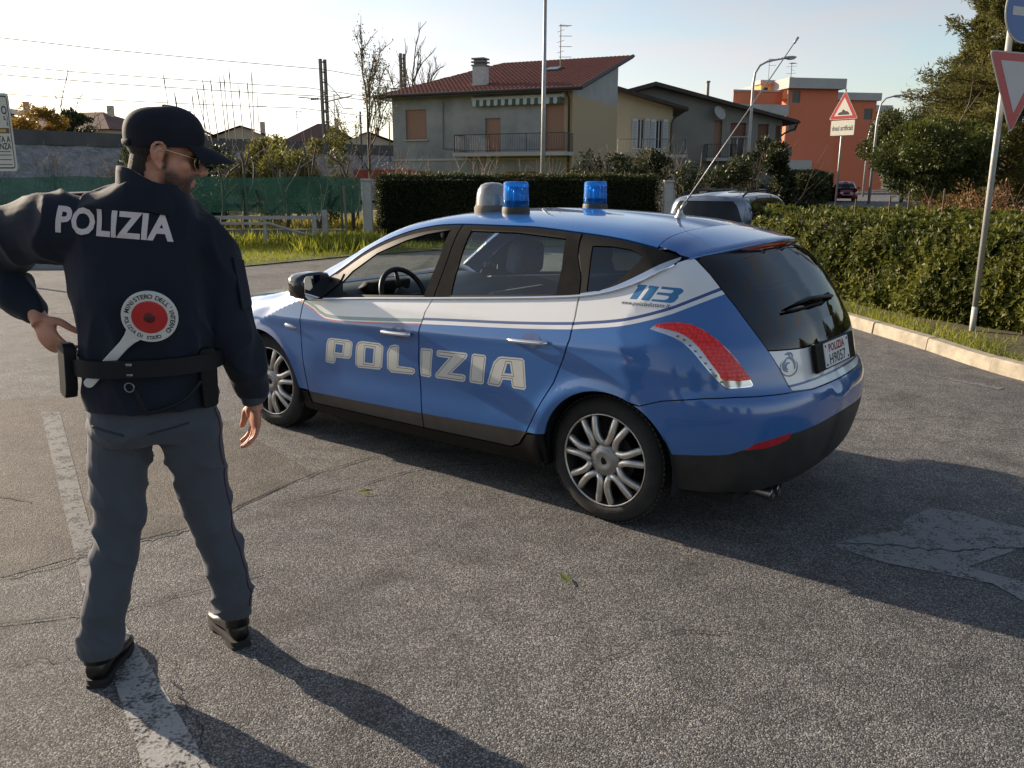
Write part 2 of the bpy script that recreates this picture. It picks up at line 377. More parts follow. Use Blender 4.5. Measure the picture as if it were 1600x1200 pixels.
# large faded marking on the right
marking([(1.481, 3.692), (1.66, 3.50), (1.87, 3.385), (2.03, 3.30), (2.07, 3.15), (2.75, 2.75), (2.80, 2.86), (2.18, 3.30), (2.01, 3.46), (2.30, 3.62), (2.46, 3.72), (2.62, 3.83), (2.42, 3.95), (2.30, 4.10), (2.16, 4.145), (1.96, 3.98), (1.90, 3.86), (1.70, 3.80)], PNT3)
marking([(3.40, 7.60), (3.43, 7.50), (3.95, 6.70), (4.02, 6.76)], PNT2); marking([(-3.6, 7.2), (-3.55, 7.12), (-2.9, 7.35), (-2.95, 7.43)], PNT2)

# island on the right: kerb stones, soil, grass edge
KST = mat('concrete_kerb', (.31, .27, .205), .85, vary=.3, vscale=7, bump=.4, bscale=60, bdist=.004)
kerb = empty('kerb', (0, 0, 0)); kerb['kind'] = 'structure'
kp = spline([(3.55, 14.0), (3.62, 11.8), (3.79, 10.6), (3.95, 9.55), (4.13, 8.44), (4.24, 7.45), (4.50, 6.65), (5.1, 5.9), (6.2, 5.3), (8.5, 4.9), (12, 4.8)], 12)
cum = [0]
for a, b_ in zip(kp, kp[1:]): cum.append(cum[-1] + math.dist(a, b_))
def kpt(s):
    s = min(max(s, 0), cum[-1] - 1e-6); i = max(k for k in range(len(cum)) if cum[k] <= s); i = min(i, len(kp) - 2); t = (s - cum[i]) / (cum[i + 1] - cum[i]); a, b_ = np.array(kp[i]), np.array(kp[i + 1])
    d = (b_ - a) / np.linalg.norm(b_ - a); return a + (b_ - a) * t, d
s0 = 0
while s0 < cum[-1] - .3:
    s1 = min(s0 + rnd.uniform(.92, 1.02), cum[-1]); m = MB(); v = []; n = 5; jz = rnd.uniform(-.008, .008); jo = rnd.uniform(-.006, .006)
    for k in range(n):
        p, d = kpt(s0 + .006 + (s1 - s0 - .012) * k / (n - 1)); nn = np.array([-d[1], d[0]])                # island side
        for off, z in ((-.005, -.01), (.008, .105), (.022, .122), (.118, .126), (.130, .115), (.13, -.01)): q = p + nn * (off + jo); v.append((q[0], q[1], z + (jz if z > 0 else 0)))
    m.add(v, [(k * 6 + j, k * 6 + j + 1, (k + 1) * 6 + j + 1, (k + 1) * 6 + j) for k in range(n - 1) for j in range(5)] + [tuple(range(6))[::-1], tuple(range((n - 1) * 6, n * 6))]); m.obj('kerbstone', KST, kerb); s0 = s1
inner = []
for s in np.linspace(0, cum[-1], 50): p, d = kpt(s); inner.append(tuple(p + np.array([-d[1], d[0]]) * .125))
EARTH = mat('island_earth', (.060, .050, .026), .95, color2=(.10, .095, .035), vscale=5, bump=.6, bscale=30, bdist=.02)
sheet('island_ground', inner + [(30, 6), (30, 22), (9, 22), (3.8, 16)], .09, EARTH)
# verge beyond the cross street, footway strip at the left
VERGE = mat('verge_turf', (.085, .105, .016), .95, color2=(.15, .155, .030), vscale=2.5, bump=.7, bscale=25, bdist=.03)
sheet('grass_verge', [(-6.8, 16.62), (-5.2, 16.75), (-3.6, 18.9), (-1.8, 20.6), (3.9, 23.0), (4.5, 24.4), (-4.5, 23.2), (-30, 22.6), (-30, 17.4), (-9.2, 17.35)], .02, VERGE)
fw = MB(); fw.prism([(-40, 15.45), (-9.0, 16.18), (-7.2, 16.42), (-7.6, 17.2), (-9.2, 17.4), (-40, 17.0)], 0, .11); fo = fw.obj('footway', mat('pale_footway', (.19, .20, .21), .85, vary=.15, vscale=2, bump=.3, bscale=40, bdist=.004)); fo['kind'] = 'structure'
# the strip of fallow field behind the net
FIELD = mat('weedy_field', (.085, .095, .022), .95, color2=(.19, .165, .03), vscale=.9, bump=.8, bscale=9, bdist=.06)
sheet('field', [(-40, 22.6), (-4.2, 23.2), (4.6, 24.4), (9, 33), (16, 50), (-10, 60), (-40, 44)], .0, FIELD)
# small litter: two leaves
LF = mat('fallen_leaf', (.16, .20, .03), .6)
for x, y, r_ in ((-.80, 4.358, .4), (.226, 3.327, 1.9)):
    m = MB(); M = Matrix.Translation((x, y, .012)) @ Matrix.Rotation(r_, 4, 'Z'); m.add([(-.045, 0, 0), (-.015, .017, .008), (.02, .016, .010), (.05, 0, .004), (.02, -.016, .002), (-.015, -.017, .001), (0, 0, .004)], [(0, 6, 1), (1, 6, 2), (2, 6, 3), (3, 6, 4), (4, 6, 5), (5, 6, 0)], M)
    lo = m.obj('fallen_leaf', LF); tag(lo, 'small yellow-green leaf lying on the asphalt left of the rear wheel' if x < 0 else 'small dark leaf lying on the asphalt in front of the rear wheel', 'leaf', 'leaves on the asphalt')
# ------------------------------------------------------------------ vegetation
def foliage_mat(name, dark, light, trans=.35, rough=.55, spec=.35):
    m = bpy.data.materials.new(name); m.use_nodes = True; MATS[name] = m; nt = m.node_tree; b = nt.nodes['Principled BSDF']; N = nt.nodes.new; L = nt.links.new
    at = N('ShaderNodeAttribute'); at.attribute_name = 'tone'; r = N('ShaderNodeValToRGB'); r.color_ramp.elements[0].color = (*dark, 1); r.color_ramp.elements[1].color = (*light, 1); L(at.outputs['Fac'], r.inputs['Fac'])
    L(r.outputs['Color'], b.inputs['Base Color']); b.inputs['Roughness'].default_value = rough; b.inputs['Specular IOR Level'].default_value = spec
    t = N('ShaderNodeBsdfTranslucent'); L(r.outputs['Color'], t.inputs['Color']); mx = N('ShaderNodeMixShader'); mx.inputs['Fac'].default_value = trans
    L(b.outputs['BSDF'], mx.inputs[1]); L(t.outputs['BSDF'], mx.inputs[2]); L(mx.outputs['Shader'], nt.nodes['Material Output'].inputs['Surface']); return m
def unit(v): return v / np.maximum(np.linalg.norm(v, axis=1, keepdims=True), 1e-9)
def leaf_quads(C, D, N, ln, wd):
    """Leaf rhombs: base C, axis D, facing N."""
    S = unit(np.cross(D, N)); ln = np.asarray(ln)[:, None]; wd = np.asarray(wd)[:, None]; up = unit(np.cross(S, D))
    V = np.stack([C, C + D * ln * .45 + S * wd * .5 - up * wd * .10, C + D * ln, C + D * ln * .45 - S * wd * .5 - up * wd * .10], 1).reshape(-1, 3)
    return V, np.arange(len(V)).reshape(-1, 4)
def leaf_obj(name, V, F, m, parent, tone, kind=None):
    o = tri_obj(name, V, F, m, parent); a = o.data.attributes.new('tone', 'FLOAT', 'POINT'); a.data.foreach_set('value', np.repeat(tone, 4).astype(np.float32))
    if kind: o['kind'] = kind
    return o
def rdir(n): return unit(RNG.normal(size=(n, 3)))
def nz3(P, f, seed=0.0):
    """Cheap smooth value noise from sines, vectorised."""
    x, y, z = (P * f + seed).T
    return (np.sin(x + 1.7 * np.sin(y * .9 + seed)) + np.sin(y * 1.3 + 1.3 * np.sin(z * 1.1 + 2 * seed)) + np.sin(z * 1.2 + 1.5 * np.sin(x * .8 + 3))) / 3

# -- the thick evergreen hedge on the island
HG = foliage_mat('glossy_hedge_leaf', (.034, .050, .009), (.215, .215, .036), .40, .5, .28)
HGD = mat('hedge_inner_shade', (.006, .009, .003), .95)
hedge_c = spline([(3.95, 15.2), (4.05, 12.8), (4.45, 11.0), (4.95, 9.55), (5.35, 8.55), (6.0, 7.6), (7.2, 6.9), (9.2, 6.5)], 10)
HB = 3.2
isl = empty('island_hedge', (5.2, 9.0, .09), 0, 'broad glossy evergreen hedge behind the kerb right of the police car', 'hedge')
def hedge_pt(u, off):
    k = np.clip(u, 0, 1) * (len(hedge_c) - 1.001); i = k.astype(int); t = (k - i)[:, None]; Pc = np.array(hedge_c); a, b_ = Pc[i], Pc[i + 1]; d = unit(b_ - a); nrm = np.stack([-d[:, 1], d[:, 0]], -1); return a + (b_ - a) * t + nrm * off[:, None], nrm
def build_hedge():
    n1, n2 = 9500, 7500
    # front face rosettes
    u = RNG.uniform(0, 1, n1) ; z = RNG.uniform(.02, 1.06, n1); P, nr = hedge_pt(u, np.zeros(n1)); base = np.column_stack([P, z]); out1 = np.column_stack([-nr, np.full(n1, .35)])
    bulge = .16 * nz3(base, 3.1, 1.0) + .10 * nz3(base, 7.3, 4.0) - .30 * np.clip((z - .8) / .35, 0, 1) ** 2 - .16 * np.clip((.25 - z) / .25, 0, 1)
    base[:, :2] -= nr * (bulge + RNG.uniform(-.10, .03, n1))[:, None]
    # top rosettes
    u2 = RNG.uniform(0, 1, n2); of = RNG.uniform(.12, HB, n2); P2, _ = hedge_pt(u2, of); b2 = np.column_stack([P2, np.zeros(n2)]); b2[:, 2] = 1.12 + .07 * nz3(b2, 2.3, 2.0) + .05 * nz3(b2, 6.1, 7.0) + RNG.uniform(-.07, .04, n2); out2 = np.tile([0, 0, 1.0], (n2, 1))
    B = np.vstack([base, b2]); O = unit(np.vstack([out1, out2]) + .45 * RNG.normal(size=(n1 + n2, 3)))
    k = 8; C = np.repeat(B, k, 0); Ax = np.repeat(O, k, 0); n = len(C); R_ = rdir(n); S = unit(np.cross(Ax, R_)); D = unit(Ax * RNG.uniform(.25, 1.0, n)[:, None] + S); sz = np.repeat(RNG.uniform(.85, 1.25, len(B)), k)
    V, F = leaf_quads(C, D, unit(Ax + .4 * rdir(n)), RNG.uniform(.050, .085, n) * sz, RNG.uniform(.020, .032, n) * sz)
    tone = np.clip(np.repeat(.42 + .30 * nz3(B, 4.0, 5.0) + RNG.normal(0, .16, len(B)), k) + RNG.normal(0, .10, n), 0, 1)
    yel = RNG.random(n) < .012; tone[yel] = 1
    leaf_obj('hedge_foliage', V - np.array([5.2, 9.0, .09]), F, HG, isl, tone, 'stuff')
    # dark heart
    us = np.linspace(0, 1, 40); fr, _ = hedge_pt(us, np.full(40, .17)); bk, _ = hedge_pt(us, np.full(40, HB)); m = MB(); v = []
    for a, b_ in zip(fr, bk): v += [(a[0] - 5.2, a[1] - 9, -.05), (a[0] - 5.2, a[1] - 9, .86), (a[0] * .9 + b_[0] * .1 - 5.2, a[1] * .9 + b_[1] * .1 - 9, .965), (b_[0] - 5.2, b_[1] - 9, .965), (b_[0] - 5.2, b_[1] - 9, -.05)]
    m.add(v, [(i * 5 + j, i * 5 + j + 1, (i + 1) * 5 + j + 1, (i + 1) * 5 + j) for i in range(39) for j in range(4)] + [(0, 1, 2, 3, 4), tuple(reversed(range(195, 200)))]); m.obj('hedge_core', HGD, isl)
    # bare stems between the leaves
    m = MB()
    for _ in range(60):
        uu = np.array([RNG.uniform(0, 1)]); p, nr_ = hedge_pt(uu, np.array([RNG.uniform(.0, .16)])); x, y = p[0]; h = RNG.uniform(.3, .8); m.tube([(x - 5.2, y - 9, -.1), (x - 5.2 + RNG.uniform(-.1, .1), y - 9 + RNG.uniform(-.1, .1), h)], [.010, .005], 5)
    m.obj('hedge_stems', mat('grey_bark', (.10, .08, .06), .9), isl)['kind'] = 'stuff'
build_hedge()
# grass fringe along the kerb, and on the verge
GR = foliage_mat('grass_blade', (.10, .13, .013), (.34, .34, .04), .5, .6)
def grass(name, P, hmin, hmax, label, seedtone=0.0, mat_=GR, lean=.35):
    n = len(P); D = unit(np.column_stack([RNG.normal(0, lean, n), RNG.normal(0, lean, n), np.ones(n)])); h = RNG.uniform(hmin, hmax, n)
    V, F = leaf_quads(P, D, rdir(n), h, np.maximum(.006, h * .07) * RNG.uniform(.7, 1.4, n)); tone = np.clip(.5 + .3 * nz3(P, 1.4, 3) + RNG.normal(0, .2, n), 0, 1)
    o = leaf_obj(name, V, F, mat_, None, tone, 'stuff'); tag(o, label, 'grass'); return o
ps = []
for _ in range(9000):
    p, d = kpt(RNG.uniform(.0, cum[-1])); nn = np.array([-d[1], d[0]]); o_ = .14 + abs(RNG.normal(0, .28)); q = p + nn * o_; ps.append((q[0], q[1], .085))
ps = np.array(ps); ps = ps[nz3(ps, 2.2, 6.0) > -.35]; grass('kerb_grass', ps, .025, .13, 'low grass and weeds between the kerb and the glossy hedge', lean=.6)
def in_poly_pts(poly, n):
    poly = np.array(poly); lo, hi = poly.min(0), poly.max(0); P = RNG.uniform(lo, hi, (n * 3, 2)); return P[pip(P, poly)][:n]
vp = in_poly_pts([(-7.0, 16.75), (-5.2, 16.85), (-3.6, 19.0), (-1.8, 20.7), (3.5, 23.0), (3.5, 23.3), (-4.5, 22.8), (-14, 22.4), (-14, 17.6), (-9.2, 17.5)], 34000)
vp = np.column_stack([vp, np.full(len(vp), .02)]); grass('verge_grass', vp, .04, .14, 'sunlit mown grass on the verge in front of the green net')
tp = np.column_stack([RNG.uniform(-13, -3.4, 3500), RNG.normal(21.7, .35, 3500), np.full(3500, .02)]); tp2 = np.column_stack([RNG.uniform(-5.0, -3.2, 2600), RNG.normal(21.2, .8, 2600), np.full(2600, .02)])
grass('tall_grass', np.vstack([tp, tp2]), .12, .45, 'tall grass tufts along the white barrier below the green net')
fp_ = np.column_stack([RNG.uniform(-16, -2.5, 15000), RNG.uniform(23.2, 34, 15000), np.full(15000, .0)]); YG = foliage_mat('weed_blade', (.07, .085, .015), (.33, .27, .03), .45, .7)
grass('field_weeds', fp_, .08, .42, 'yellow green weeds in the field behind the green net', mat_=YG)

# -- clipped dark hedge in front of the grey house
DH = foliage_mat('dark_hedge_leaf', (.014, .021, .007), (.070, .078, .020), .25, .6, .25)
def box_hedge(name, a, b_, depth, h, n, label, m=DH, size=.06, wob=.05):
    a, b_ = np.array(a, float), np.array(b_, float); L_ = np.linalg.norm(b_ - a); d = (b_ - a) / L_; nn = np.array([-d[1], d[0]]); root = empty(name, ((a + b_)[0] / 2, (a + b_)[1] / 2, 0), 0, label, 'hedge'); o = np.array([*(a + b_) / 2, 0])
    nt_ = n // 3; u = RNG.uniform(0, L_, n); z = RNG.uniform(0, h, n); off = np.zeros(n); top = np.arange(n) < nt_; z[top] = h; off[top] = RNG.uniform(0, depth, nt_)
    ends = np.arange(n) > n * .93; off[ends] = RNG.uniform(0, depth, ends.sum()); u[ends] = np.where(RNG.random(ends.sum()) < .5, 0, L_)
    P = np.column_stack([a[0] + d[0] * u + nn[0] * off, a[1] + d[1] * u + nn[1] * off, z]); P += wob * nz3(P, 4, 1)[:, None] * np.where(top[:, None], [0, 0, 1.0], [-nn[0], -nn[1], 0]) + RNG.normal(0, .03, P.shape)
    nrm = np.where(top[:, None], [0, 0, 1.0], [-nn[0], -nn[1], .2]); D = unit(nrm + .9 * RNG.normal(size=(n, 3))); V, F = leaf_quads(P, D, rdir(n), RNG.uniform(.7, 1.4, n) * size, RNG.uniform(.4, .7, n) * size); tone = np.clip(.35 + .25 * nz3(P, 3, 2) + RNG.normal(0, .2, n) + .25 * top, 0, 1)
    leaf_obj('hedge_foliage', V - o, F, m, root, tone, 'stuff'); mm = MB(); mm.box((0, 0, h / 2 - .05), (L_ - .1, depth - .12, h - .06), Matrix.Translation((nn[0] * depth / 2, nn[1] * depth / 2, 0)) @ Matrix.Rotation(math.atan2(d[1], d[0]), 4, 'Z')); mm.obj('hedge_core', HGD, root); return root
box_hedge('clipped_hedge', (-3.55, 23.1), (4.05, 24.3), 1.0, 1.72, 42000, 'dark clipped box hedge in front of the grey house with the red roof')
box_hedge('street_hedge', (18.0, 52.0), (25.6, 70.0), 1.6, 2.1, 9000, 'green clipped hedge along the street below the orange building', foliage_mat('street_hedge_leaf', (.015, .024, .006), (.075, .085, .018), .2), .14, .1)

# -- crowns, shrubs
def crown_points(n, c, r, seed, clumps=26, fill=.55):
    """Points spread through an uneven crown made of clumps."""
    rr = np.random.default_rng(seed); cc = unit(rr.normal(size=(clumps, 3))) * rr.uniform(.35, .95, (clumps, 1)) ** .6; cr = rr.uniform(.22, .42, clumps); k = rr.integers(0, clumps, n)
    p = cc[k] + unit(rr.normal(size=(n, 3))) * (cr[k] * rr.uniform(fill, 1, n))[:, None]; return np.array(c) + p * np.array(r), k, cr
def leafy(root, name, C0, n, c, r, seed, m, lsize, clumps=26, droop=0.0, kind='stuff', tone0=.45, fill=.55):
    P, k, _ = crown_points(n, c, r, seed, clumps, fill); rr = np.random.default_rng(seed + 5); ct = rr.normal(0, .16, clumps)
    out = unit((P - np.array(c)) / np.array(r)); D = unit(out + 1.0 * rr.normal(size=(n, 3)) + np.array([0, 0, droop])); V, F = leaf_quads(P, D, unit(rr.normal(size=(n, 3))), rr.uniform(.7, 1.4, n) * lsize, rr.uniform(.38, .62, n) * lsize)
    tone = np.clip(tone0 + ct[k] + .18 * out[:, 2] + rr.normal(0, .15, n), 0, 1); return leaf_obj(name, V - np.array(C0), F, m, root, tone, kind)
BARK = mat('tree_bark', (.085, .065, .048), .9, vary=.3, vscale=10, bump=.5, bscale=30)
def branches(m, p, d, ln, r, depth, rr, up=.25, spread=.55, kids=(2, 3), shrink=.72):
    pts = [p]; q = Vector(p); v = Vector(d).normalized(); n = 4
    for i in range(n): v = (v + Vector((rr.gauss(0, .10), rr.gauss(0, .10), rr.gauss(0, .06) + up * .12))).normalized(); q = q + v * ln / n; pts.append(tuple(q))
    m.tube(pts, [r * (1 - .45 * i / n) for i in range(n + 1)], 6 if r > .03 else 4 if r > .012 else 3, caps=False)
    if depth <= 0: return
    for k in range(rr.randint(*kids)):
        t = rr.uniform(.45, 1.0) if k else 1.0; i = min(int(t * n), n); s = Vector((rr.gauss(0, 1), rr.gauss(0, 1), rr.gauss(0, .5))); s = (s - v * s.dot(v)).normalized()
        branches(m, pts[i], (v + s * spread * rr.uniform(.7, 1.3)), ln * shrink * rr.uniform(.8, 1.1), r * (.62 if k else .68), depth - 1, rr, up, spread, kids, shrink)
def tree(name, base, label, H_, cr, cz, n, seed, m, lsize, tr=.14, group=None, clumps=30, cat='tree', fill=.55, dy=0):
    root = empty(name, base, 0, label, cat, group); rr = random.Random(seed); mm = MB(); branches(mm, (0, 0, -.1), (0, 0, 1), cz * .75, tr, 3, rr, .2, .6); mm.obj('trunk', BARK, root, True)
    leafy(root, 'crown', (0, 0, 0), n, (0, dy, cz), cr, seed, m, lsize, clumps, fill=fill); return root
def bare_tree(name, base, label, trunk, depth, seed, r=.07, m=BARK, buds=0, spread=.5, up=.45, shrink=.74, kids=(2, 3)):
    root = empty(name, base, 0, label, 'tree'); rr = random.Random(seed); mm = MB(); mm.tube([(0, 0, -.1), (.02, 0, trunk * .5), (0, .03, trunk)], [r, r * .85, r * .75], 8)
    for k in range(5): branches(mm, (0, .02, trunk * (.55 + .11 * k)), (rr.gauss(0, .5), rr.gauss(0, .5), 1), trunk * .42, r * .5, depth, rr, up, spread, kids, shrink)
    branches(mm, (0, .03, trunk), (0, 0, 1), trunk * .5, r * .7, depth, rr, up, spread * .8, kids, shrink); o = mm.obj('trunk', m, root, True)
    if buds:
        V0 = np.array(mm.v); P = V0[RNG.integers(0, len(V0), buds)] + RNG.normal(0, .08, (buds, 3)); P = P[P[:, 2] > trunk * .6]; n = len(P); V, F = leaf_quads(P, rdir(n), rdir(n), RNG.uniform(.05, .11, n), RNG.uniform(.03, .06, n)); leaf_obj('crown', V, F, foliage_mat('bud_leaf', (.08, .07, .03), (.20, .17, .06), .4), root, RNG.random(n), 'stuff')
    return root
bare_tree('bare_tree', (-5.2, 32.0, 0), 'tall slender bare tree with a few dry leaves left of the grey house', 3.5, 3, 5, .06, buds=2200, spread=.40, up=.8, shrink=.62, kids=(3, 4))
bare_tree('bare_tree', (-7.2, 62.0, 0), 'bare tree rising behind the red tiled roof', 6.0, 3, 9, .12, spread=.45, up=.6, shrink=.62, kids=(3, 4))
# pines and round tree on the right
PN = foliage_mat('pine_needle', (.045, .054, .013), (.205, .18, .05), .38, .6, .25)
def pine(base, label, H_, seed, n, rad):
    root = empty('pine_tree', base, 0, label, 'tree', 'conifers on the right'); rr = np.random.default_rng(seed); mm = MB(); mm.tube([(0, 0, -.1), (.1, 0, H_ * .5), (.05, .1, H_ * .95)], [.24, .17, .05], 10); C = []; A = []
    for k in range(270):
        t = rr.uniform(.08, 1.0); z = H_ * t; a = rr.uniform(0, 2 * math.pi); R_ = rad * min(1.0, 1.75 * (1.04 - t)) * rr.uniform(.5, 1.08); tip = np.array([R_ * math.cos(a), R_ * math.sin(a), z + R_ * rr.uniform(-.15, .35)]); b0 = np.array([.08, .05, z - R_ * .1])
        mm.tube([tuple(b0), tuple((b0 + tip) / 2 + [0, 0, -.06 * R_]), tuple(tip)], [.035, .02, .006], 4, caps=False); m_ = n // 270; s = rr.uniform(.22, .98, m_); c = b0 + (tip - b0) * s[:, None] + rr.normal(0, .13 * (.35 + R_ * .24), (m_, 3)) * (1.25 - .6 * s)[:, None]; C.append(c); A.append(np.tile(unit((tip - b0)[None] + [0, 0, .5])[0], (m_, 1)))
    C = np.vstack(C); A = np.vstack(A); nn = len(C); D = unit(A + .75 * rr.normal(size=(nn, 3))); V, F = leaf_quads(C, D, unit(rr.normal(size=(nn, 3))), rr.uniform(.08, .19, nn), rr.uniform(.020, .042, nn)); mm.obj('trunk', BARK, root, True); leaf_obj('crown', V, F, PN, root, np.clip(.45 + .3 * nz3(C, 1.3, seed) + rr.normal(0, .18, nn), 0, 1), 'stuff')
pine((13.2, 23.5, 0), 'largest dense pine reaching out of the picture behind the blue sign', 9.5, 3, 135000, 2.55)
pine((15.6, 30.0, 0), 'tall pine standing just left of the largest one', 7.0, 8, 70000, 2.5)
pine((20.0, 40.0, 0), 'lower pine farther along the street beyond the round tree', 7.0, 12, 30000, 2.9)
RT_L = foliage_mat('round_tree_leaf', (.020, .032, .008), (.115, .130, .024), .3, .5, .35)
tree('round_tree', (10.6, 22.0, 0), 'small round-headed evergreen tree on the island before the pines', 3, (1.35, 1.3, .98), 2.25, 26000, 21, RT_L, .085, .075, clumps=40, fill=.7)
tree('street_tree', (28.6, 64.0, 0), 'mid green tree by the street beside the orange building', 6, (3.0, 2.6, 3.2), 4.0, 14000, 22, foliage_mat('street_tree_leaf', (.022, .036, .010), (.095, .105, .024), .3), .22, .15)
for k, (x, y, s_) in enumerate(((-14, -20, 1.0), (-6.5, -23, 1.15), (1.0, -21, .95), (8.0, -23, 1.1), (15, -18, .9))):
    c = copy_tree(bpy.data.objects['pine_tree.001']); c.location = (x, y, 0); c.scale = (s_,) * 3; c.rotation_euler = (0, 0, k * 1.3); tag(c, 'pine mirrored in the flank of the police car', 'tree', 'pines mirrored in the car')
for k, (x, y, s_, lb) in enumerate(((21, 17, 1.1, 'pine beyond the right edge past the hedge, nearest one'), (28, 24, 1.2, 'pine beyond the right edge past the hedge, middle one'), (31, 13, 1.0, 'pine beyond the right edge past the hedge, farthest right'))):
    c = copy_tree(bpy.data.objects['pine_tree.001']); c.location = (x, y, 0); c.scale = (s_,) * 3; c.rotation_euler = (0, 0, 2 + k); tag(c, lb, 'tree', 'conifers on the right')
# shrubs, each a thing of its own
def shrub(name, base, label, r, h, n, seed, m, lsize, twigs=10, group=None, twm=BARK, clumps=18, tone0=.45):
    root = empty(name, base, 0, label, 'shrub', group); rr = random.Random(seed); mm = MB()
    for k in range(twigs): branches(mm, (rr.gauss(0, r[0] * .35), rr.gauss(0, r[1] * .3), -.05), (rr.gauss(0, .35), rr.gauss(0, .3), 1), h * .55, .018, 2, rr, .3, .5)
    mm.obj('stems', twm, root, True)
    if n: leafy(root, 'crown', (0, 0, 0), n, (0, 0, h * .55), (r[0], r[1], h * .5), seed, m, lsize, clumps, tone0=tone0)
    return root
EV = foliage_mat('evergreen_shrub_leaf', (.012, .020, .007), (.065, .078, .022), .25, .5); YS = foliage_mat('yellow_shrub_leaf', (.060, .070, .015), (.23, .21, .045), .4); AU = foliage_mat('autumn_leaf', (.12, .075, .012), (.36, .22, .04), .4)
TW = mat('pale_twigs', (.22, .18, .14), .9, vary=.2, vscale=5); TWR = mat('rusty_twigs', (.20, .105, .06), .9)
shrub('evergreen_shrub', (2.9, 27.5, 0), 'dark rounded shrub with bare twigs behind the right half of the clipped hedge', (1.25, .8), 2.45, 5000, 31, EV, .11, 26, twm=TW); shrub('evergreen_shrub', (4.9, 28.0, 0), 'dark green shrub right of the twiggy one before the cream house', (1.15, .8), 2.6, 5500, 32, EV, .11, 20, twm=TW)
shrub('dark_shrub', (9.0, 31.0, 0), 'tall dark shrub in shade beside the grey gabled house', (1.05, .9), 2.9, 9000, 33, EV, .13, 10); shrub('dark_shrub', (11.4, 34.5, 0), 'lower dark shrub at the edge of the street behind the silver car', (1.2, 1.0), 1.8, 7000, 34, EV, .13, 10)
shrub('dark_shrub', (7.2, 29.0, 0), 'dark bush directly behind the roof of the silver estate car', (1.2, .8), 2.1, 7000, 47, EV, .12, 10)
for i, (x, y, h, sd, lb) in enumerate(((-4.1, 31, 2.7, 41, 'pink budding bare shrub before the left window of the grey house'), (-2.6, 30.5, 2.4, 42, 'gnarled bare shrub under the balcony of the grey house'), (-1.2, 31, 2.6, 43, 'tall dry shrub left of the lamp post'), (.9, 30.5, 2.3, 44, 'thin grey shrub right of the lamp post'))):
    shrub('bare_shrub', (x, y, 0), lb, (.7, .5), h, 250 if i == 0 else 0, sd, foliage_mat('pink_bud', (.35, .22, .20), (.55, .40, .38), .4), .05, 12, 'bare shrubs behind the clipped hedge', TW)
for x, y, h, rx, sd, m_, lb in ((-6.3, 29.5, 3.0, 1.3, 51, YS, 'yellow green shrub just left of the grey house'), (-8.4, 29.5, 2.9, 1.3, 52, YS, 'yellow green shrub above the middle of the green net'), (-10.4, 29.0, 2.75, 1.25, 53, EV, 'dark green shrub above the green net beside the peak of the cap'), (-12.3, 29.5, 2.6, 1.1, 54, EV, 'dark low shrub left of the other shrubs above the net'), (-7.3, 28.0, 2.5, .9, 55, YS, 'thin yellowish shrub standing in front of its neighbours')):
    shrub('field_shrub', (x, y, 0), lb, (rx, .8), h, 5200, sd, m_, .12, 16, 'shrubs behind the green net', TW)
for k in range(9): shrub('dry_shrub', (-24 + 2.1 * k, 40.5 + 1.0 * k, 0.6), ['first', 'second', 'third', 'fourth', 'fifth', 'sixth', 'seventh', 'eighth', 'ninth'][k] + ' clump of dry grey brush on the stone bank, counted from the left', (1.2, .7), 2.0 + .5 * (k % 2), 0, 60 + k, EV, .1, 14, 'dry brush on the bank', mat('grey_twigs', (.15, .125, .10), .9))
for i, (x, y, h) in enumerate(((6.9, 13.6, 1.6), (7.9, 14.6, 1.75), (9.0, 15.0, 1.6))): shrub('brown_shrub', (x, y, .09), ['leftmost rust brown twiggy shrub rising behind the glossy hedge', 'middle rust brown twiggy shrub rising behind the glossy hedge', 'rust brown twiggy shrub under the round tree'][i], (.6, .45), h * .86, 1300, 71 + i, foliage_mat('dry_brown_leaf', (.10, .05, .02), (.26, .13, .05), .35), .055, 7, 'brown shrubs behind the hedge', TWR)
for i, (x, y) in enumerate(((4.9, 12.4), (5.3, 12.2), (5.7, 12.5), (6.0, 12.1))): m = MB(); m.tube([(0, 0, 0), (.01, .02, 1.30 + .05 * i)], [.014, .012], 6); so = m.obj('wooden_stake', mat('stake_wood', (.12, .085, .06), .9)); so.location = (x, y, .09); tag(so, ['leftmost', 'second', 'third', 'rightmost'][i] + ' thin wooden stake sticking out of the glossy hedge top', 'stake', 'stakes in the hedge')
tree('autumn_tree', (-33.2, 62, 0), 'orange and green tree at the far left above the stone bank', 8, (1.7, 1.5, 1.25), 5.4, 4500, 81, AU, .2, .10); tree('dark_tree', (-36.4, 74, 0), 'dark green tree between the far roofs left of the cap', 8, (1.5, 1.4, 1.0), 6.1, 4000, 82, EV, .22, .10)
# reeds on the bank
for k in range(14):
    x = -18.2 + .33 * k + RNG.normal(0, .1); y = 48 + RNG.normal(0, .6); h = RNG.uniform(1.6, 3.1); m = MB(); lx = RNG.normal(-.12, .12); m.tube([(0, 0, 0), (lx * .5, 0, h * .5), (lx, 0, h)], [.030, .024, .018], 4); m.tube([(lx, 0, h - .05), (lx * 1.1, 0, h + .35), (lx * 1.25, 0, h + .75)], [.020, .036, .012], 5)
    o = m.obj('reed', mat('dry_reed', (.23, .18, .13), .9)); o.location = (x, y, 3.7); tag(o, 'dry reed with feathery head on the bank right of the cap', 'reed', 'reeds on the bank')
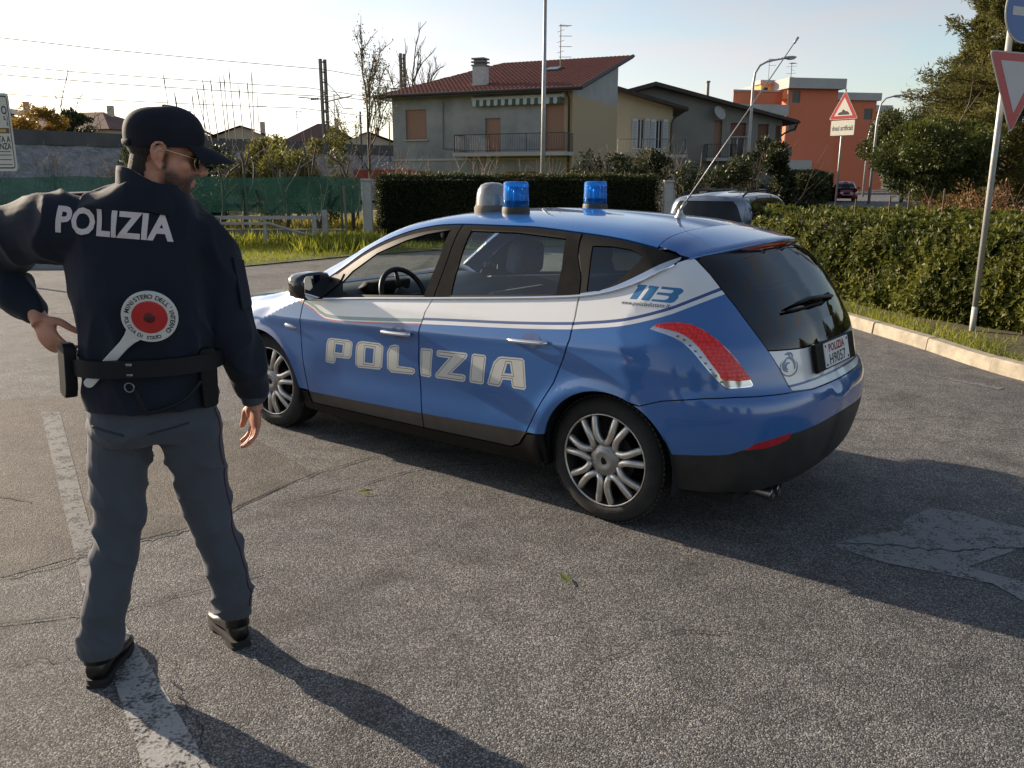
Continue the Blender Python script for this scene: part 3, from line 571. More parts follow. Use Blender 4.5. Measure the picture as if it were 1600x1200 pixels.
# ------------------------------------------------------------------ houses, fences, bank, railway
def mnoise_f(a, b): return mnoise.noise(Vector((a, b, .37)))
def plaster(name, col, col2, vs=1.2, bump=.25): return mat(name, col, .9, color2=col2, vscale=vs, bump=bump, bscale=30, bdist=.01, detail=8)
GREY = plaster('stained_grey_plaster', (.175, .19, .19), (.36, .36, .345), .55); CREAM = plaster('cream_plaster', (.52, .43, .29), (.58, .49, .35), .6); GREY2 = plaster('dark_grey_plaster', (.20, .195, .175), (.25, .24, .21), .7)
ORNG = plaster('orange_plaster', (.60, .175, .090), (.64, .19, .10), .25, .1); PALE = plaster('pale_grey_concrete', (.36, .35, .33), (.44, .43, .41), .5)
BRICK = mat('tan_brick', (.38, .25, .12), .9)
def brick_nodes(m, c1, c2, mo, scale):
    nt = m.node_tree; b = nt.nodes['Principled BSDF']; tc = nt.nodes.new('ShaderNodeTexCoord'); mp = nt.nodes.new('ShaderNodeMapping'); mp.inputs['Rotation'].default_value = (math.pi / 2, 0, math.pi / 2); br = nt.nodes.new('ShaderNodeTexBrick')
    br.inputs['Color1'].default_value = (*c1, 1); br.inputs['Color2'].default_value = (*c2, 1); br.inputs['Mortar'].default_value = (*mo, 1); br.inputs['Scale'].default_value = scale; br.inputs['Mortar Size'].default_value = .02
    br.inputs['Brick Width'].default_value = .25; br.inputs['Row Height'].default_value = .065; nt.links.new(tc.outputs['Object'], mp.inputs['Vector']); nt.links.new(mp.outputs['Vector'], br.inputs['Vector']); nt.links.new(br.outputs['Color'], b.inputs['Base Color'])
brick_nodes(BRICK, (.47, .29, .12), (.40, .24, .10), (.40, .31, .20), 1.0)
SHUT = mat('terracotta_shutter', (.36, .20, .135), .7); SHUTB = mat('brown_shutter', (.22, .10, .07), .7); DKM = mat('dark_brown_metal', (.045, .035, .032), .5); RAIL = mat('rail_iron', (.06, .06, .062), .5); WHT = mat('white_shutter', (.62, .64, .66), .6)
TILE = mat('red_roof_tile', (.135, .045, .035), .8, color2=(.20, .068, .050), vscale=4, bump=.2, bscale=20); DTILE = mat('dark_roof', (.060, .045, .040), .85, vary=.25, vscale=3); GLW = mat('window_dark_glass', (.018, .021, .026), .12, spec=.35)
def wall(name, poly, holes, M, m, parent, depth=.16):
    """Flat wall in local (x,z) with window openings and their reveals; M maps (x, inward, z)."""
    C = []; E = []
    for lp in [poly] + holes:
        n = len(C); C += [Vector(p) for p in lp]; E += [(n + i, n + (i + 1) % len(lp)) for i in range(len(lp))]
    r = delaunay_2d_cdt(C, E, [], 0, 1e-5); V2 = np.array([tuple(v) for v in r[0]]); T = [f for f in r[2]]; cen = np.array([V2[list(f)].mean(0) for f in T]); k = pip(cen, poly)
    for h in holes: k &= ~pip(cen, h)
    mb = MB(); mb.add([(x, 0, z) for x, z in V2], [tuple(reversed(f)) for f, q in zip(T, k) if q], M)
    for h in holes:
        n = len(h); mb.add([(x, 0, z) for x, z in h] + [(x, depth, z) for x, z in h], [(i, (i + 1) % n, n + (i + 1) % n, n + i) for i in range(n)], M)
    return mb.obj(name, m, parent)
def rect(x0, x1, z0, z1): return [(x0, z0), (x1, z0), (x1, z1), (x0, z1)]
def shutter(parent, r, M, m, open_=0.0, dy=.10):
    """Roller shutter of overlapping slats filling an opening."""
    x0, x1, z0, z1 = r; mb = MB(); mb.box(((x0 + x1) / 2, dy + .03, (z0 + z1) / 2), (x1 - x0, .02, z1 - z0), M); mb.cur = 0; o = None; n = int((z1 - z0) / .055)
    for i in range(n): z = z0 + (i + .5) * (z1 - z0) / n; mb.box(((x0 + x1) / 2, dy + .008, z), (x1 - x0 - .02, .022, .044), M)
    o = mb.obj('roller_shutter', m, parent); o['kind'] = 'stuff'; mb = MB(); mb.box(((x0 + x1) / 2, -.02, z0 - .03), (x1 - x0 + .2, .2, .06), M); mb.obj('sill', PALE, parent); return o
def window(parent, r, M, frame_m, bars=1):
    x0, x1, z0, z1 = r; mb = MB()
    for x in np.linspace(x0 + .03, x1 - .03, bars + 2): mb.box((x, .12, (z0 + z1) / 2), (.06, .05, z1 - z0), M)
    for z in (z0 + .03, z1 - .03): mb.box(((x0 + x1) / 2, .118, z), (x1 - x0, .05, .06), M)
    o = mb.obj('window', frame_m, parent); mb = MB(); mb.box(((x0 + x1) / 2, .14, (z0 + z1) / 2), (x1 - x0, .012, z1 - z0), M); mb.obj('pane', GLW, o); return o
def railing(parent, pts, z0, h, M, m, step=.13, name='railing'):
    mb = MB(); root = None; P = [Vector(p) for p in pts]
    for a, b_ in zip(P, P[1:]):
        mb.tube([M @ Vector((a.x, a.y, z0 + h)), M @ Vector((b_.x, b_.y, z0 + h))], .022, 6); mb.tube([M @ Vector((a.x, a.y, z0 + .10)), M @ Vector((b_.x, b_.y, z0 + .10))], .014, 4)
        n = max(1, int((b_ - a).length / 1.9))
        for i in range(n + 1): q = a.lerp(b_, i / n); mb.tube([M @ Vector((q.x, q.y, z0)), M @ Vector((q.x, q.y, z0 + h))], .020, 5)
    root = mb.obj(name, m, parent); src = None
    for a, b_ in zip(P, P[1:]):
        n = max(1, int((b_ - a).length / step))
        for i in range(1, n):
            q = a.lerp(b_, i / n)
            if src is None: mm = MB(); mm.tube([(0, 0, .10), (0, 0, h)], .0085, 4); src = mm.obj('baluster', m, root); o = src
            else: o = src.copy(); COL.objects.link(o); o.parent = root
            o.location = M @ Vector((q.x, q.y, z0))
    return root
I4 = Matrix.Identity(4)
def tiled(name, parent, pt, S, T, smin, smax, m, per=.24, row=.36, amp=.035):
    """Roof plane with round tile columns and stepped rows; pt(s,t) gives the flat point, smin/smax limit s for a given t."""
    ts = []; n = max(2, int(T / row))
    for i in range(n): ts += [(i * T / n, .0), ((i + 1) * T / n - .001, 1.0)]
    ss = np.arange(S[0], S[1] + per / 6, per / 6); V = []
    for t, up in ts:
        for s in ss: sc = min(max(s, smin(t)), smax(t)); p = pt(sc, t); V.append((p[0], p[1], p[2] + amp * abs(math.sin(math.pi * sc / per)) + .028 * (1 - up)))
    k = len(ss); F = [(i * k + j, i * k + j + 1, (i + 1) * k + j + 1, (i + 1) * k + j) for i in range(len(ts) - 1) for j in range(k - 1)]; o = tri_obj(name, V, F, m, parent); o['kind'] = 'stuff'; return o

# ---- grey house with the red tiled roof
h1 = empty('house', (-6.319, 47.0, 0), math.atan2(-.4145, .910), 'two-storey grey plaster house with red tiled roof and a long balcony', 'house')
Wd, Dp = 10.13, 7.0
ops = [rect(.80, 2.07, 3.68, 5.19), rect(5.46, 6.31, 2.96, 4.64), rect(8.72, 9.69, 2.96, 5.21), rect(.95, 2.3, 1.25, 2.07), rect(6.6, 8.4, 1.15, 2.04)]
w1 = wall('wall', [(0, 0), (9.72, 0), (9.72, 5.95), (0, 5.95)], [o for o in ops], I4, GREY, h1); wall('brick_corner', [(9.72, 0), (Wd, 0), (Wd, 5.95), (9.72, 5.95)], [], I4, BRICK, h1)
for o, m_ in zip(ops, (SHUT, SHUT, SHUT, SHUTB, SHUTB)): shutter(h1, (o[0][0], o[1][0], o[0][1], o[2][1]), I4, m_)
MR = frameM((Wd, 0, 0), (0, 1, 0), (-1, 0, 0), (0, 0, 1)); zr = lambda t: 5.95 + 2.0 * t / Dp
wall('side_wall', [(0, 0), (Dp, 0), (Dp, 5.6), (0, 5.6)], [], MR, BRICK, h1); wall('side_gable', [(0, 5.6), (Dp, 5.6), (Dp, zr(Dp)), (0, 5.95)], [], MR, mat('blue_grey_render', (.33, .34, .34), .9, vary=.1, vscale=1), h1)
ML = frameM((0, Dp, 0), (0, -1, 0), (1, 0, 0), (0, 0, 1)); wall('side_wall', rect(0, Dp, 0, 5.95), [], ML, GREY, h1); MBk = frameM((Wd, Dp, 0), (-1, 0, 0), (0, -1, 0), (0, 0, 1)); wall('rear_wall', [(0, 0), (Wd, 0), (Wd, 5.95), (Wd - 3, 7.9), (0, 7.95)], [], MBk, GREY, h1)
R0 = lambda s, t: (s, -.65 + t, 5.86 + (t / 8.3) * 2.40)
rf = tiled('roof', h1, R0, (-.7, 10.75), 8.3, lambda t: -.7 + 3.7 * t / 8.3, lambda t: 10.75, TILE)
tiled('roof_hip', h1, lambda s, t: (-.7 + t, s, 5.86 + (t / 3.7) * 2.40), (-.65, 7.65), 3.7, lambda t: -.65 + 8.3 * t / 3.7, lambda t: 7.65, TILE)
mb = MB(); mb.box((5.02, -.66, 5.80), (11.5, .05, .14)); mb.tube([(-.72, -.74, 5.86), (10.78, -.74, 5.84)], .07, 8); mb.box((-.71, 3.5, 5.80), (.05, 8.35, .14)); mb.obj('eaves_gutter', DKM, h1)
mb = MB(); a, b_ = Vector((10.76, -.65, 5.82)), Vector((10.76, 7.65, 8.22)); mb.tube([a, b_], .11, 4); mb.obj('verge_board', DKM, h1); mb = MB(); mb.add([(-.7, -.64, 5.78), (10.75, -.64, 5.78), (10.75, 7.65, 8.18), (3.0, 7.65, 8.18)], [(0, 1, 2, 3)]); mb.add([(-.7, -.64, 5.78), (3.0, 7.65, 8.18), (-.7, 7.65, 5.78)], [(0, 1, 2)]); mb.obj('soffit', mat('soffit_white', (.5, .5, .48), .8), h1)
mb = MB(); mb.tube([(10.02, -.70, 5.80), (10.0, -.35, 5.62), (10.0, -.12, 5.40), (10.0, -.10, .1)], .055, 8); mb.obj('downpipe', DKM, h1, True)
mb = MB(); mb.tube([(3.08, -.04, 5.5), (3.05, -.04, 3.2), (4.2, -.05, 3.15)], .03, 5); mb.obj('wall_pipe', mat('pipe_grey', (.17, .18, .18), .7), h1); mb = MB(); mb.box((5.0, -.02, 2.66), (10.0, .06, .10)); mb.obj('string_course', PALE, h1)
mb = MB(); mb.box((7.25, -.62, 2.86), (6.0, 1.24, .18)); mb.obj('balcony_slab', PALE, h1, bevel=.01); railing(h1, [(4.32, -.02, 0), (4.32, -1.18, 0), (10.18, -1.18, 0), (10.18, -.02, 0)], 2.95, .86, I4, RAIL, .125, 'balcony_railing')
aw = MB(); aw.tube([(4.85, -.18, 5.56), (9.70, -.18, 5.58)], .08, 8); aw.box((4.85, -.1, 5.55), (.05, .3, .2)); aw.box((9.72, -.1, 5.58), (.05, .3, .25)); awn = aw.obj('awning', mat('awning_case', (.5, .5, .47), .6), h1)
for i in range(24):
    x = 4.90 + i * .198; mb = MB(); mb.add([(x, -.29, 5.50), (x + .198, -.29, 5.505), (x + .198, -.31, 5.26), (x + .15, -.315, 5.20), (x + .05, -.315, 5.20), (x, -.31, 5.26)], [(0, 1, 2, 3, 4, 5)]); mb.obj('valance_stripe', mat('awning_green', (.06, .11, .085), .8) if i % 2 else mat('awning_white', (.5, .52, .5), .8), awn)
mb = MB(); mb.add([(4.9, -.20, 5.62), (9.66, -.20, 5.63), (9.66, -.295, 5.50), (4.9, -.295, 5.50)], [(0, 1, 2, 3)]); mb.obj('awning_roll', MATS['awning_white'], awn)
mb = MB(); mb.box((4.75, .95, 6.78), (.62, .62, .95)); ch = mb.obj('chimney', mat('chimney_white', (.5, .49, .46), .9, vary=.15), h1)
for k, (z, w) in enumerate(((7.28, .72), (7.36, .50), (7.44, .72), (7.52, .50), (7.60, .70))): mb = MB(); mb.box((4.75, .95, z), (w, w, .07)); mb.obj('chimney_cap', mat('cap_grey', (.20, .20, .19), .9), ch)
mb = MB(); mb.box((0, 0, 0), (.85, .9, .10), Matrix.Translation((7.4, 4.3, 7.34)) @ Matrix.Rotation(math.atan2(2.4, 8.3), 4, 'X')); sk_ = mb.obj('skylight', DKM, h1); mb = MB(); mb.box((0, 0, 0), (.68, .72, .04), Matrix.Translation((7.4, 4.3, 7.39)) @ Matrix.Rotation(math.atan2(2.4, 8.3), 4, 'X')); mb.obj('pane', GLW, sk_)
def tv_antenna(loc, h, label, bars=5, rz=0.0, sc=1.0):
    mb = MB(); mb.tube([(0, 0, 0), (0, 0, h)], .022 * sc, 5)
    for k in range(bars): z = h - .08 - k * .22 * sc; mb.tube([(-.1, 0, z), (.55 * sc, 0, z + .04)], .011 * sc, 4) if k % 2 == 0 else mb.tube([(0, -.35 * sc, z), (0, .35 * sc, z)], .010 * sc, 4)
    for k in range(6): mb.tube([(.08 * k * sc, -.22 * sc, h - .08), (.08 * k * sc, .22 * sc, h - .08)], .008 * sc, 4)
    o = mb.obj('tv_antenna', RAIL); o.location = loc; o.rotation_euler = (0, 0, rz); return tag(o, label, 'antenna')
tv_antenna((2.6, 48.5, 7.4), 2.3, 'tv antenna on the red tiled roof beside the tall lamp post', 7, .4, 1.2)

# ---- cream house and grey gabled house
h2 = empty('house', (6.0, 51.0, 0), 0, 'cream house with white shutters and dark eaves right of the grey one', 'house'); L2 = 3.2
w2o = [rect(1.20, 1.62, 3.35, 5.05), rect(2.25, 2.67, 3.35, 5.0)]
wall('wall', [(0, 0), (L2, 0), (L2, 5.55), (0, 6.45)], w2o, I4, CREAM, h2); wall('side_wall', rect(0, 6, 0, 5.55), [], frameM((L2, 0, 0), (0, 1, 0), (-1, 0, 0), (0, 0, 1)), CREAM, h2)
for o in w2o:
    window(h2, (o[0][0], o[1][0], o[0][1], o[2][1]), I4, WHT, 1)
    for x in (o[0][0] - .15, o[1][0] + .15):
        mb = MB(); mb.box((x, -.05, (o[0][1] + o[2][1]) / 2), (.28, .04, o[2][1] - o[0][1])); sv = mb.obj('shutter', WHT, h2)
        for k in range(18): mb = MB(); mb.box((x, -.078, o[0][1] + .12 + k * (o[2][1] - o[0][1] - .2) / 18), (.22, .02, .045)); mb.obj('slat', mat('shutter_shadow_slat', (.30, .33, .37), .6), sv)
mb = MB(); mb.prism([(-.2, 6.58), (L2 + .75, 5.42), (L2 + .75, 5.60), (-.2, 6.78)], -.8, 7, frameM((0, 0, 0), (1, 0, 0), (0, 0, 1), (0, -1, 0)) @ Matrix.Scale(-1, 4, (0, 0, 1))); mb.obj('roof', DTILE, h2); mb = MB(); mb.tube([(L2 + .7, -.8, 5.5), (L2 + .72, 5, 5.5)], .07, 6); mb.tube([(L2 + .6, -.75, 5.45), (L2 + .1, -.12, 5.1), (L2 - .05, -.1, 4.8), (L2 - .05, -.1, 2.4)], .06, 6); mb.obj('downpipe', DKM, h2)
mb = MB(); mb.box((1.9, -.55, 2.95), (4.0, 1.1, .16)); mb.obj('balcony_slab', PALE, h2); railing(h2, [(.0, -1.05, 0), (3.8, -1.05, 0), (3.8, -.05, 0)], 3.02, .85, I4, mat('rail_grey', (.22, .23, .24), .5), .15, 'balcony_railing')
h3 = empty('house', (5.2, 56.0, 0), 0, 'dark grey gabled house with satellite dish behind the silver car', 'house')
g = lambda px: px - 5.2
h3o = [rect(7.57, 8.06, 3.0, 5.27), rect(8.6, 9.57, 3.0, 5.12), rect(10.33, 11.0, 4.0, 5.04), rect(11.45, 11.75, 4.0, 4.95), rect(7.6, 9.0, .6, 2.1)]
wall('wall', [(0, 0), (11.85, 0), (11.85, 5.25), (3.66, 7.25), (0, 6.3)], h3o, I4, GREY2, h3, .25); wall('side_wall', rect(0, 9, 0, 5.25), [], frameM((11.85, 0, 0), (0, 1, 0), (-1, 0, 0), (0, 0, 1)), GREY2, h3)
shutter(h3, (7.57, 8.06, 3.0, 5.27), I4, SHUT, dy=.2); shutter(h3, (8.6, 9.57, 4.3, 5.12), I4, SHUTB, dy=.2); window(h3, (8.6, 9.57, 3.0, 4.28), I4, WHT); shutter(h3, (10.33, 11.0, 4.0, 5.04), I4, SHUTB, dy=.2); shutter(h3, (11.45, 11.75, 4.0, 4.95), I4, SHUTB, dy=.2); shutter(h3, (7.6, 9.0, .6, 2.1), I4, SHUTB, dy=.2)
for pts in (([(3.66, 7.28), (12.65, 5.06), (12.65, 5.24), (3.66, 7.52)]), ([(3.66, 7.28), (3.66, 7.52), (-.6, 6.42), (-.6, 6.2)])): mb = MB(); mb.prism(pts, -9.5, .75, frameM((0, 0, 0), (1, 0, 0), (0, 0, 1), (0, -1, 0))); mb.obj('roof', DTILE, h3)
mb = MB(); mb.tube([(12.6, -.7, 5.10), (12.55, -.4, 4.75), (12.0, -.15, 4.5), (11.75, -.1, 4.3)], .06, 6); mb.tube([(12.68, -.75, 5.12), (12.68, 9, 5.12)], .075, 6); mb.obj('gutter', DKM, h3)
mb = MB(); mb.box((7.9, -.5, 2.86), (1.9, 1.0, .16)); mb.obj('balcony_slab', PALE, h3); railing(h3, [(6.98, -.05, 0), (6.98, -.95, 0), (8.82, -.95, 0), (8.82, -.05, 0)], 2.94, .85, I4, RAIL, .14, 'balcony_railing')
mb = MB(); mb.tube([(7.9, 4, 6.3), (7.9, 4, 8.0)], .11, 8); mb.tube([(7.9, 4, 7.95), (7.9, 4, 8.05)], .16, 8); mb.obj('flue', mat('flue_grey', (.25, .24, .23), .6), h3)
mb = MB(); Md = Matrix.Translation((7.75, -.55, 5.70)) @ Matrix.Rotation(math.radians(60), 4, 'X') @ Matrix.Rotation(math.radians(30), 4, 'Y'); mb.lathe([(.0001, -.10), (.2, -.085), (.38, -.03), (.45, .0), (.45, .012), (.38, -.02), (.2, -.075), (.0001, -.09)], 24, Md); mb.tube([(7.6, 0, 5.55), (7.72, -.45, 5.62)], .03, 5); mb.tube([Md @ Vector((0, -.4, 0)), Md @ Vector((0, 0, .4))], .015, 5); mb.obj('satellite_dish', mat('dish_grey', (.42, .42, .41), .5), h3, True, angle=40)
# low garden wall with panels behind the silver car
gw = empty('garden_wall', (4.6, 26.0, 0), math.atan2(2.5, 4.0), 'low grey concrete garden wall with ornamental panel right of the clipped hedge', 'wall'); mb = MB(); mb.box((2.4, 0, .55), (4.6, .14, 1.1)); mb.obj('wall_panel', PALE, gw)
for x in (0.2, 1.5, 2.8, 4.1): mb = MB(); mb.box((x, 0, .68), (.16, .2, 1.36)); mb.obj('pillar', PALE, gw, bevel=.01)
mb = MB()
for x in (1.85, 2.15, 2.45): mb.tube([(x + .14 * math.cos(q), -.09, 1.22 + .12 * math.sin(q)) for q in np.linspace(0, 2 * math.pi, 13)], .018, 4, False)
mb.tube([(1.5, -.09, 1.36), (2.8, -.09, 1.36)], .02, 4); mb.obj('ornament', mat('iron_grey', (.2, .21, .22), .6), gw)

# ---- orange apartment building
ob = empty('apartment_building', (32.3, 105, 0), math.atan2(1.2, 6.4), 'orange apartment building with pale grey cornices at the end of the street', 'building')
obw = [rect(.65, 1.65, 10.4, 11.75), rect(.45, 1.4, 7.2, 8.5), rect(.25, 1.1, 4.3, 5.4)]
wall('wall', rect(0, 6.5, 0, 12.0), obw, I4, ORNG, ob, .3); wall('side_wall', rect(0, 14, 0, 12.0), [], frameM((6.5, 0, 0), (0, 1, 0), (-1, 0, 0), (0, 0, 1)), ORNG, ob)
for o in obw: window(ob, (o[0][0], o[1][0], o[0][1], o[2][1]), I4, mat('window_grey_frame', (.2, .2, .2), .6))
mb = MB(); mb.box((3.25, 6.5, 12.55), (7.3, 15, 1.15)); mb.obj('cornice', PALE, ob); wall('wing_wall', rect(-6.2, 0, 0, 11.7), [rect(-4.6, -1.0, 7.3, 8.7)], Matrix.Translation((0, 1.2, 0)), ORNG, ob); mb = MB(); mb.box((-3.1, 1.22, 11.8), (6.4, .3, .2)); mb.obj('coping', PALE, ob)
mb = MB(); mb.box((-3.6, .3, 9.55), (7.2, 1.8, 1.2)); mb.obj('balcony_front', PALE, ob); mb = MB(); mb.box((-1.0, 4, 11.9), (1.6, 1.6, 2.0)); mb.obj('stair_tower', mat('yellow_render', (.62, .36, .10), .9), ob); mb = MB(); mb.box((-1.0, 4, 13.0), (2.0, 2.0, .5)); mb.obj('tower_cap', PALE, ob); mb = MB(); mb.box((-1.2, 3.18, 12.1), (.5, .05, .6)); mb.obj('tower_window', GLW, ob)  # stair tower in one even yellow render
mb = MB(); mb.box((.6, -.9, 3.2), (4.4, 1.8, 1.3)); mb.obj('balcony_front', PALE, ob); mb = MB(); mb.tube([(.05, -.08, 0), (.05, -.08, 12)], .08, 6); mb.obj('downpipe', mat('pipe_pale', (.5, .45, .4), .6), ob)
tv_antenna((30.8, 108, 12.5), 3.2, 'tall tv antenna on the orange building, left one', 3, .2, 1.6); tv_antenna((33.8, 109, 13.0), 2.4, 'lattice tv antenna above the grey cornice of the orange building', 7, .9, 1.8)
for (x, y, w, top, lb) in ((45.0, 124, 6.2, 12.4, 'second orange block receding behind the warning sign'), (54.5, 143, 6.5, 12.3, 'farthest orange block at the right end of the row')):
    o2 = empty('apartment_building', (x, y, 0), math.atan2(1.2, 6.4), lb, 'building'); wall('wall', rect(0, w, 0, top), [rect(w - 1.8, w - .5, top - 2.6, top - 1.1)], I4, ORNG, o2, .3); mb = MB(); mb.box((w / 2, 5, top + .45), (w + .8, 11, 1.0)); mb.obj('cornice', PALE, o2); window(o2, (w - 1.8, w - .5, top - 2.6, top - 1.1), I4, MATS['window_grey_frame'])
    wall('side_wall', rect(0, 10, 0, top), [], frameM((w, 0, 0), (0, 1, 0), (-1, 0, 0), (0, 0, 1)), ORNG, o2)

# ---- railway bank with its stone face and parapet
STONE = mat('stone_bank', (.17, .17, .175), .95, color2=(.34, .33, .32), vscale=2.2, bump=1.0, bscale=3.5, bdist=.25, detail=10)
bk = empty('railway_bank', (-18, 52, 0), 0, 'long grey stone railway bank behind the green net', 'embankment'); a0, a1 = Vector((-60, 0, 0)), Vector((8, 94, 0)); a0 = Vector((-52, 12, 0)); d_ = Vector((.58, .815, 0)); nrm = Vector((.815, -.58, 0))
v = []; NS, NT = 90, 12; org = Vector((-26.561, 46, 0)) - d_ * 40
for i in range(NS + 1):
    for j in range(NT + 1):
        p = org + d_ * (i * 1.35); t = j / NT; q = p + nrm * (4.2 * (1 - t)); z = .2 + 3.35 * t; jit = .18 * mnoise_f(i * .7, j * 1.3); v.append((q.x + 18 + nrm.x * jit, q.y - 52 + nrm.y * jit, z + jit * .4))
mesh_obj('stone_face', v, [(i * (NT + 1) + j, (i + 1) * (NT + 1) + j, (i + 1) * (NT + 1) + j + 1, i * (NT + 1) + j + 1) for i in range(NS) for j in range(NT)], STONE, bk)
mb = MB(); e0, e1 = org, org + d_ * (NS * 1.35); ang = math.atan2(d_.y, d_.x); L_ = (e1 - e0).length; c = (e0 + e1) / 2; mb.box((0, 0, 0), (L_, .35, .75), Matrix.Translation((c.x + 18, c.y - 52, 3.85)) @ Matrix.Rotation(ang, 4, 'Z')); mb.obj('parapet', mat('parapet_grey', (.085, .085, .085), .9, vary=.2, vscale=.8), bk)
mb = MB(); q = c - nrm * 6; mb.box((0, 0, 0), (L_, 11.5, 3.3), Matrix.Translation((q.x + 18, q.y - 52, 1.65)) @ Matrix.Rotation(ang, 4, 'Z')); mb.obj('track_bed', mat('ballast', (.12, .11, .10), .95, vary=.3, vscale=4), bk)
CAT = mat('catenary_steel', (.075, .068, .062), .6)
for (x, y, h, lb) in ((-13.85, 66, 10.2, 'double catenary mast with bracket standing on the railway bank'), (-9.1, 75, 11.8, 'double catenary mast partly hidden by the red roof')):
    o = empty('catenary_mast', (x, y, 3.2), ang, lb, 'mast', 'railway masts'); mb = MB()
    for s in (-.22, .22): mb.box((s, 0, (h - 3.2) / 2), (.17, .2, h - 3.2))
    for z in np.arange(.5, h - 3.2, .7): mb.box((0, 0, z), (.44, .03, .10))
    mb.obj('post_pair', CAT, o); mb = MB(); mb.tube([(0, 0, h - 6.2), (0, -2.9, h - 5.9)], .05, 5); mb.tube([(0, 0, h - 4.6), (0, -1.7, h - 5.95)], .03, 4); mb.tube([(0, -1.4, h - 6.1), (0, -1.9, h - 6.7), (0, -2.9, h - 6.8)], .03, 4); mb.tube([(0, 0, h - 6.0), (0, 2.8, h - 5.7)], .04, 5); mb.obj('bracket', CAT, o); mb = MB()
    for k in range(4): mb.lathe([(.03, -.05), (.09, -.02), (.09, .02), (.03, .05)], 8, Matrix.Translation((0, .7 + .22 * k, h - 5.92)) @ Matrix.Rotation(math.pi / 2, 4, 'X'))
    mb.obj('insulator', CAT, o)
mast = Vector((-13.85, 66, 0))
for k, (h0, off) in enumerate(((9.3, 0), (8.1, 1.6), (7.2, -2.4), (6.7, 2.6))):
    mb = MB(); pts = []
    for i in range(13): t = i / 12; p = mast + nrm * (-off) + d_ * (-52 + 104 * t); pts.append((p.x, p.y, h0 - .55 * math.sin(math.pi * ((t * 2) % 1)) + .4 * t))
    mb.tube(pts, .026, 3); o = mb.obj('overhead_wire', CAT); tag(o, ['topmost overhead railway wire', 'thick contact wire just below the topmost', 'third overhead wire, far side of the masts', 'lowest overhead wire on the near side'][k], 'wire', 'railway wires')
for (x, y, z0, h, r) in ((-10.9, 64, 2.4, 4.0, .07), (-9.4, 68, 3.0, 3.0, .05)): mb = MB(); mb.tube([(0, 0, 0), (0, 0, h)], r, 6); o = mb.obj('signal_post', CAT); o.location = (x, y, z0); tag(o, 'short dark post beside the catenary mast' if r > .06 else 'thin dark post right of the catenary mast', 'post')

# ---- far houses beyond the railway
FARW = plaster('far_cream_wall', (.50, .42, .31), (.56, .48, .37), .3, .05); FART = mat('far_roof_tile', (.13, .065, .048), .9, vary=.2, vscale=.8)
def far_house(loc, rz, w, d, h, rise, label, kind='hip', wins=3):
    o = empty('house', loc, rz, label, 'house', 'houses beyond the railway'); wl = MB(); wl.box((0, 0, h / 2), (w, d, h)); wl.obj('wall', FARW, o); ov = .7; mb = MB(); a, b_ = w / 2 + ov, d / 2 + ov
    if kind == 'hip': k = min(a, b_) * .92; mb.add([(-a, -b_, h), (a, -b_, h), (a, b_, h), (-a, b_, h), (-a + k, 0, h + rise), (a - k, 0, h + rise)], [(0, 1, 5, 4), (1, 2, 5), (2, 3, 4, 5), (3, 0, 4), (3, 2, 1, 0)])
    else: mb.add([(-a, -b_, h), (a, -b_, h), (a, b_, h), (-a, b_, h), (0, -b_, h + rise), (0, b_, h + rise)], [(0, 4, 5, 3), (1, 2, 5, 4), (3, 2, 1, 0)]); mb2 = MB(); mb2.add([(-w / 2, -d / 2 - .01, h), (w / 2, -d / 2 - .01, h), (0, -d / 2 - .01, h + rise * .92)], [(0, 1, 2)]); mb2.obj('gable', FARW, o)
    mb.obj('roof', FART, o)
    for i in range(wins): x = -w / 2 + (i + .7) * w / (wins + .4); mb = MB(); mb.box((x, -d / 2 - .02, h - 1.35), (.9, .08, 1.2)); mb.obj('window', SHUTB if i % 2 else GLW, o)
    mb = MB(); mb.box((w * .22, 0, h + rise * .9), (.5, .5, 1.6)); mb.obj('chimney', FARW, o); return o
far_house((-22.2, 104, 0), .15, 7.4, 7, 5.8, 2.2, 'far house with brown hipped roof left of the catenary mast'); far_house((-30.6, 103, 0), .1, 7.4, 8, 6.0, 1.5, 'far cream house with a gable above the green net', 'gable', 2); far_house((-43.5, 92, 0), -.25, 11, 9, 6.4, 2.0, 'far cream house with wide brown roof at the far left', 'hip', 4); far_house((-54.0, 95, 0), .1, 10, 9, 7.2, 1.9, 'far house at the left edge behind the orange tree', 'gable', 2); far_house((-37.8, 99, 0), .3, 8, 8, 6.2, 2.3, 'far house with its gable just behind the cap', 'gable', 1)
far_house((-16.5, 98, 0), .3, 7, 7, 5.2, 1.4, 'far whitish house peeking beside the bare tree', 'gable', 1)
tv_antenna((-28.5, 100, 7.5), 3.0, 'far tv antenna right of the cream gable', 4, .3, 1.8); tv_antenna((-20.5, 103, 7.6), 3.6, 'far tv antenna on the brown hipped roof', 6, 1.2, 2.0); tv_antenna((-24.9, 103, 7.0), 2.4, 'small far tv antenna between two roofs', 3, .7, 1.6)

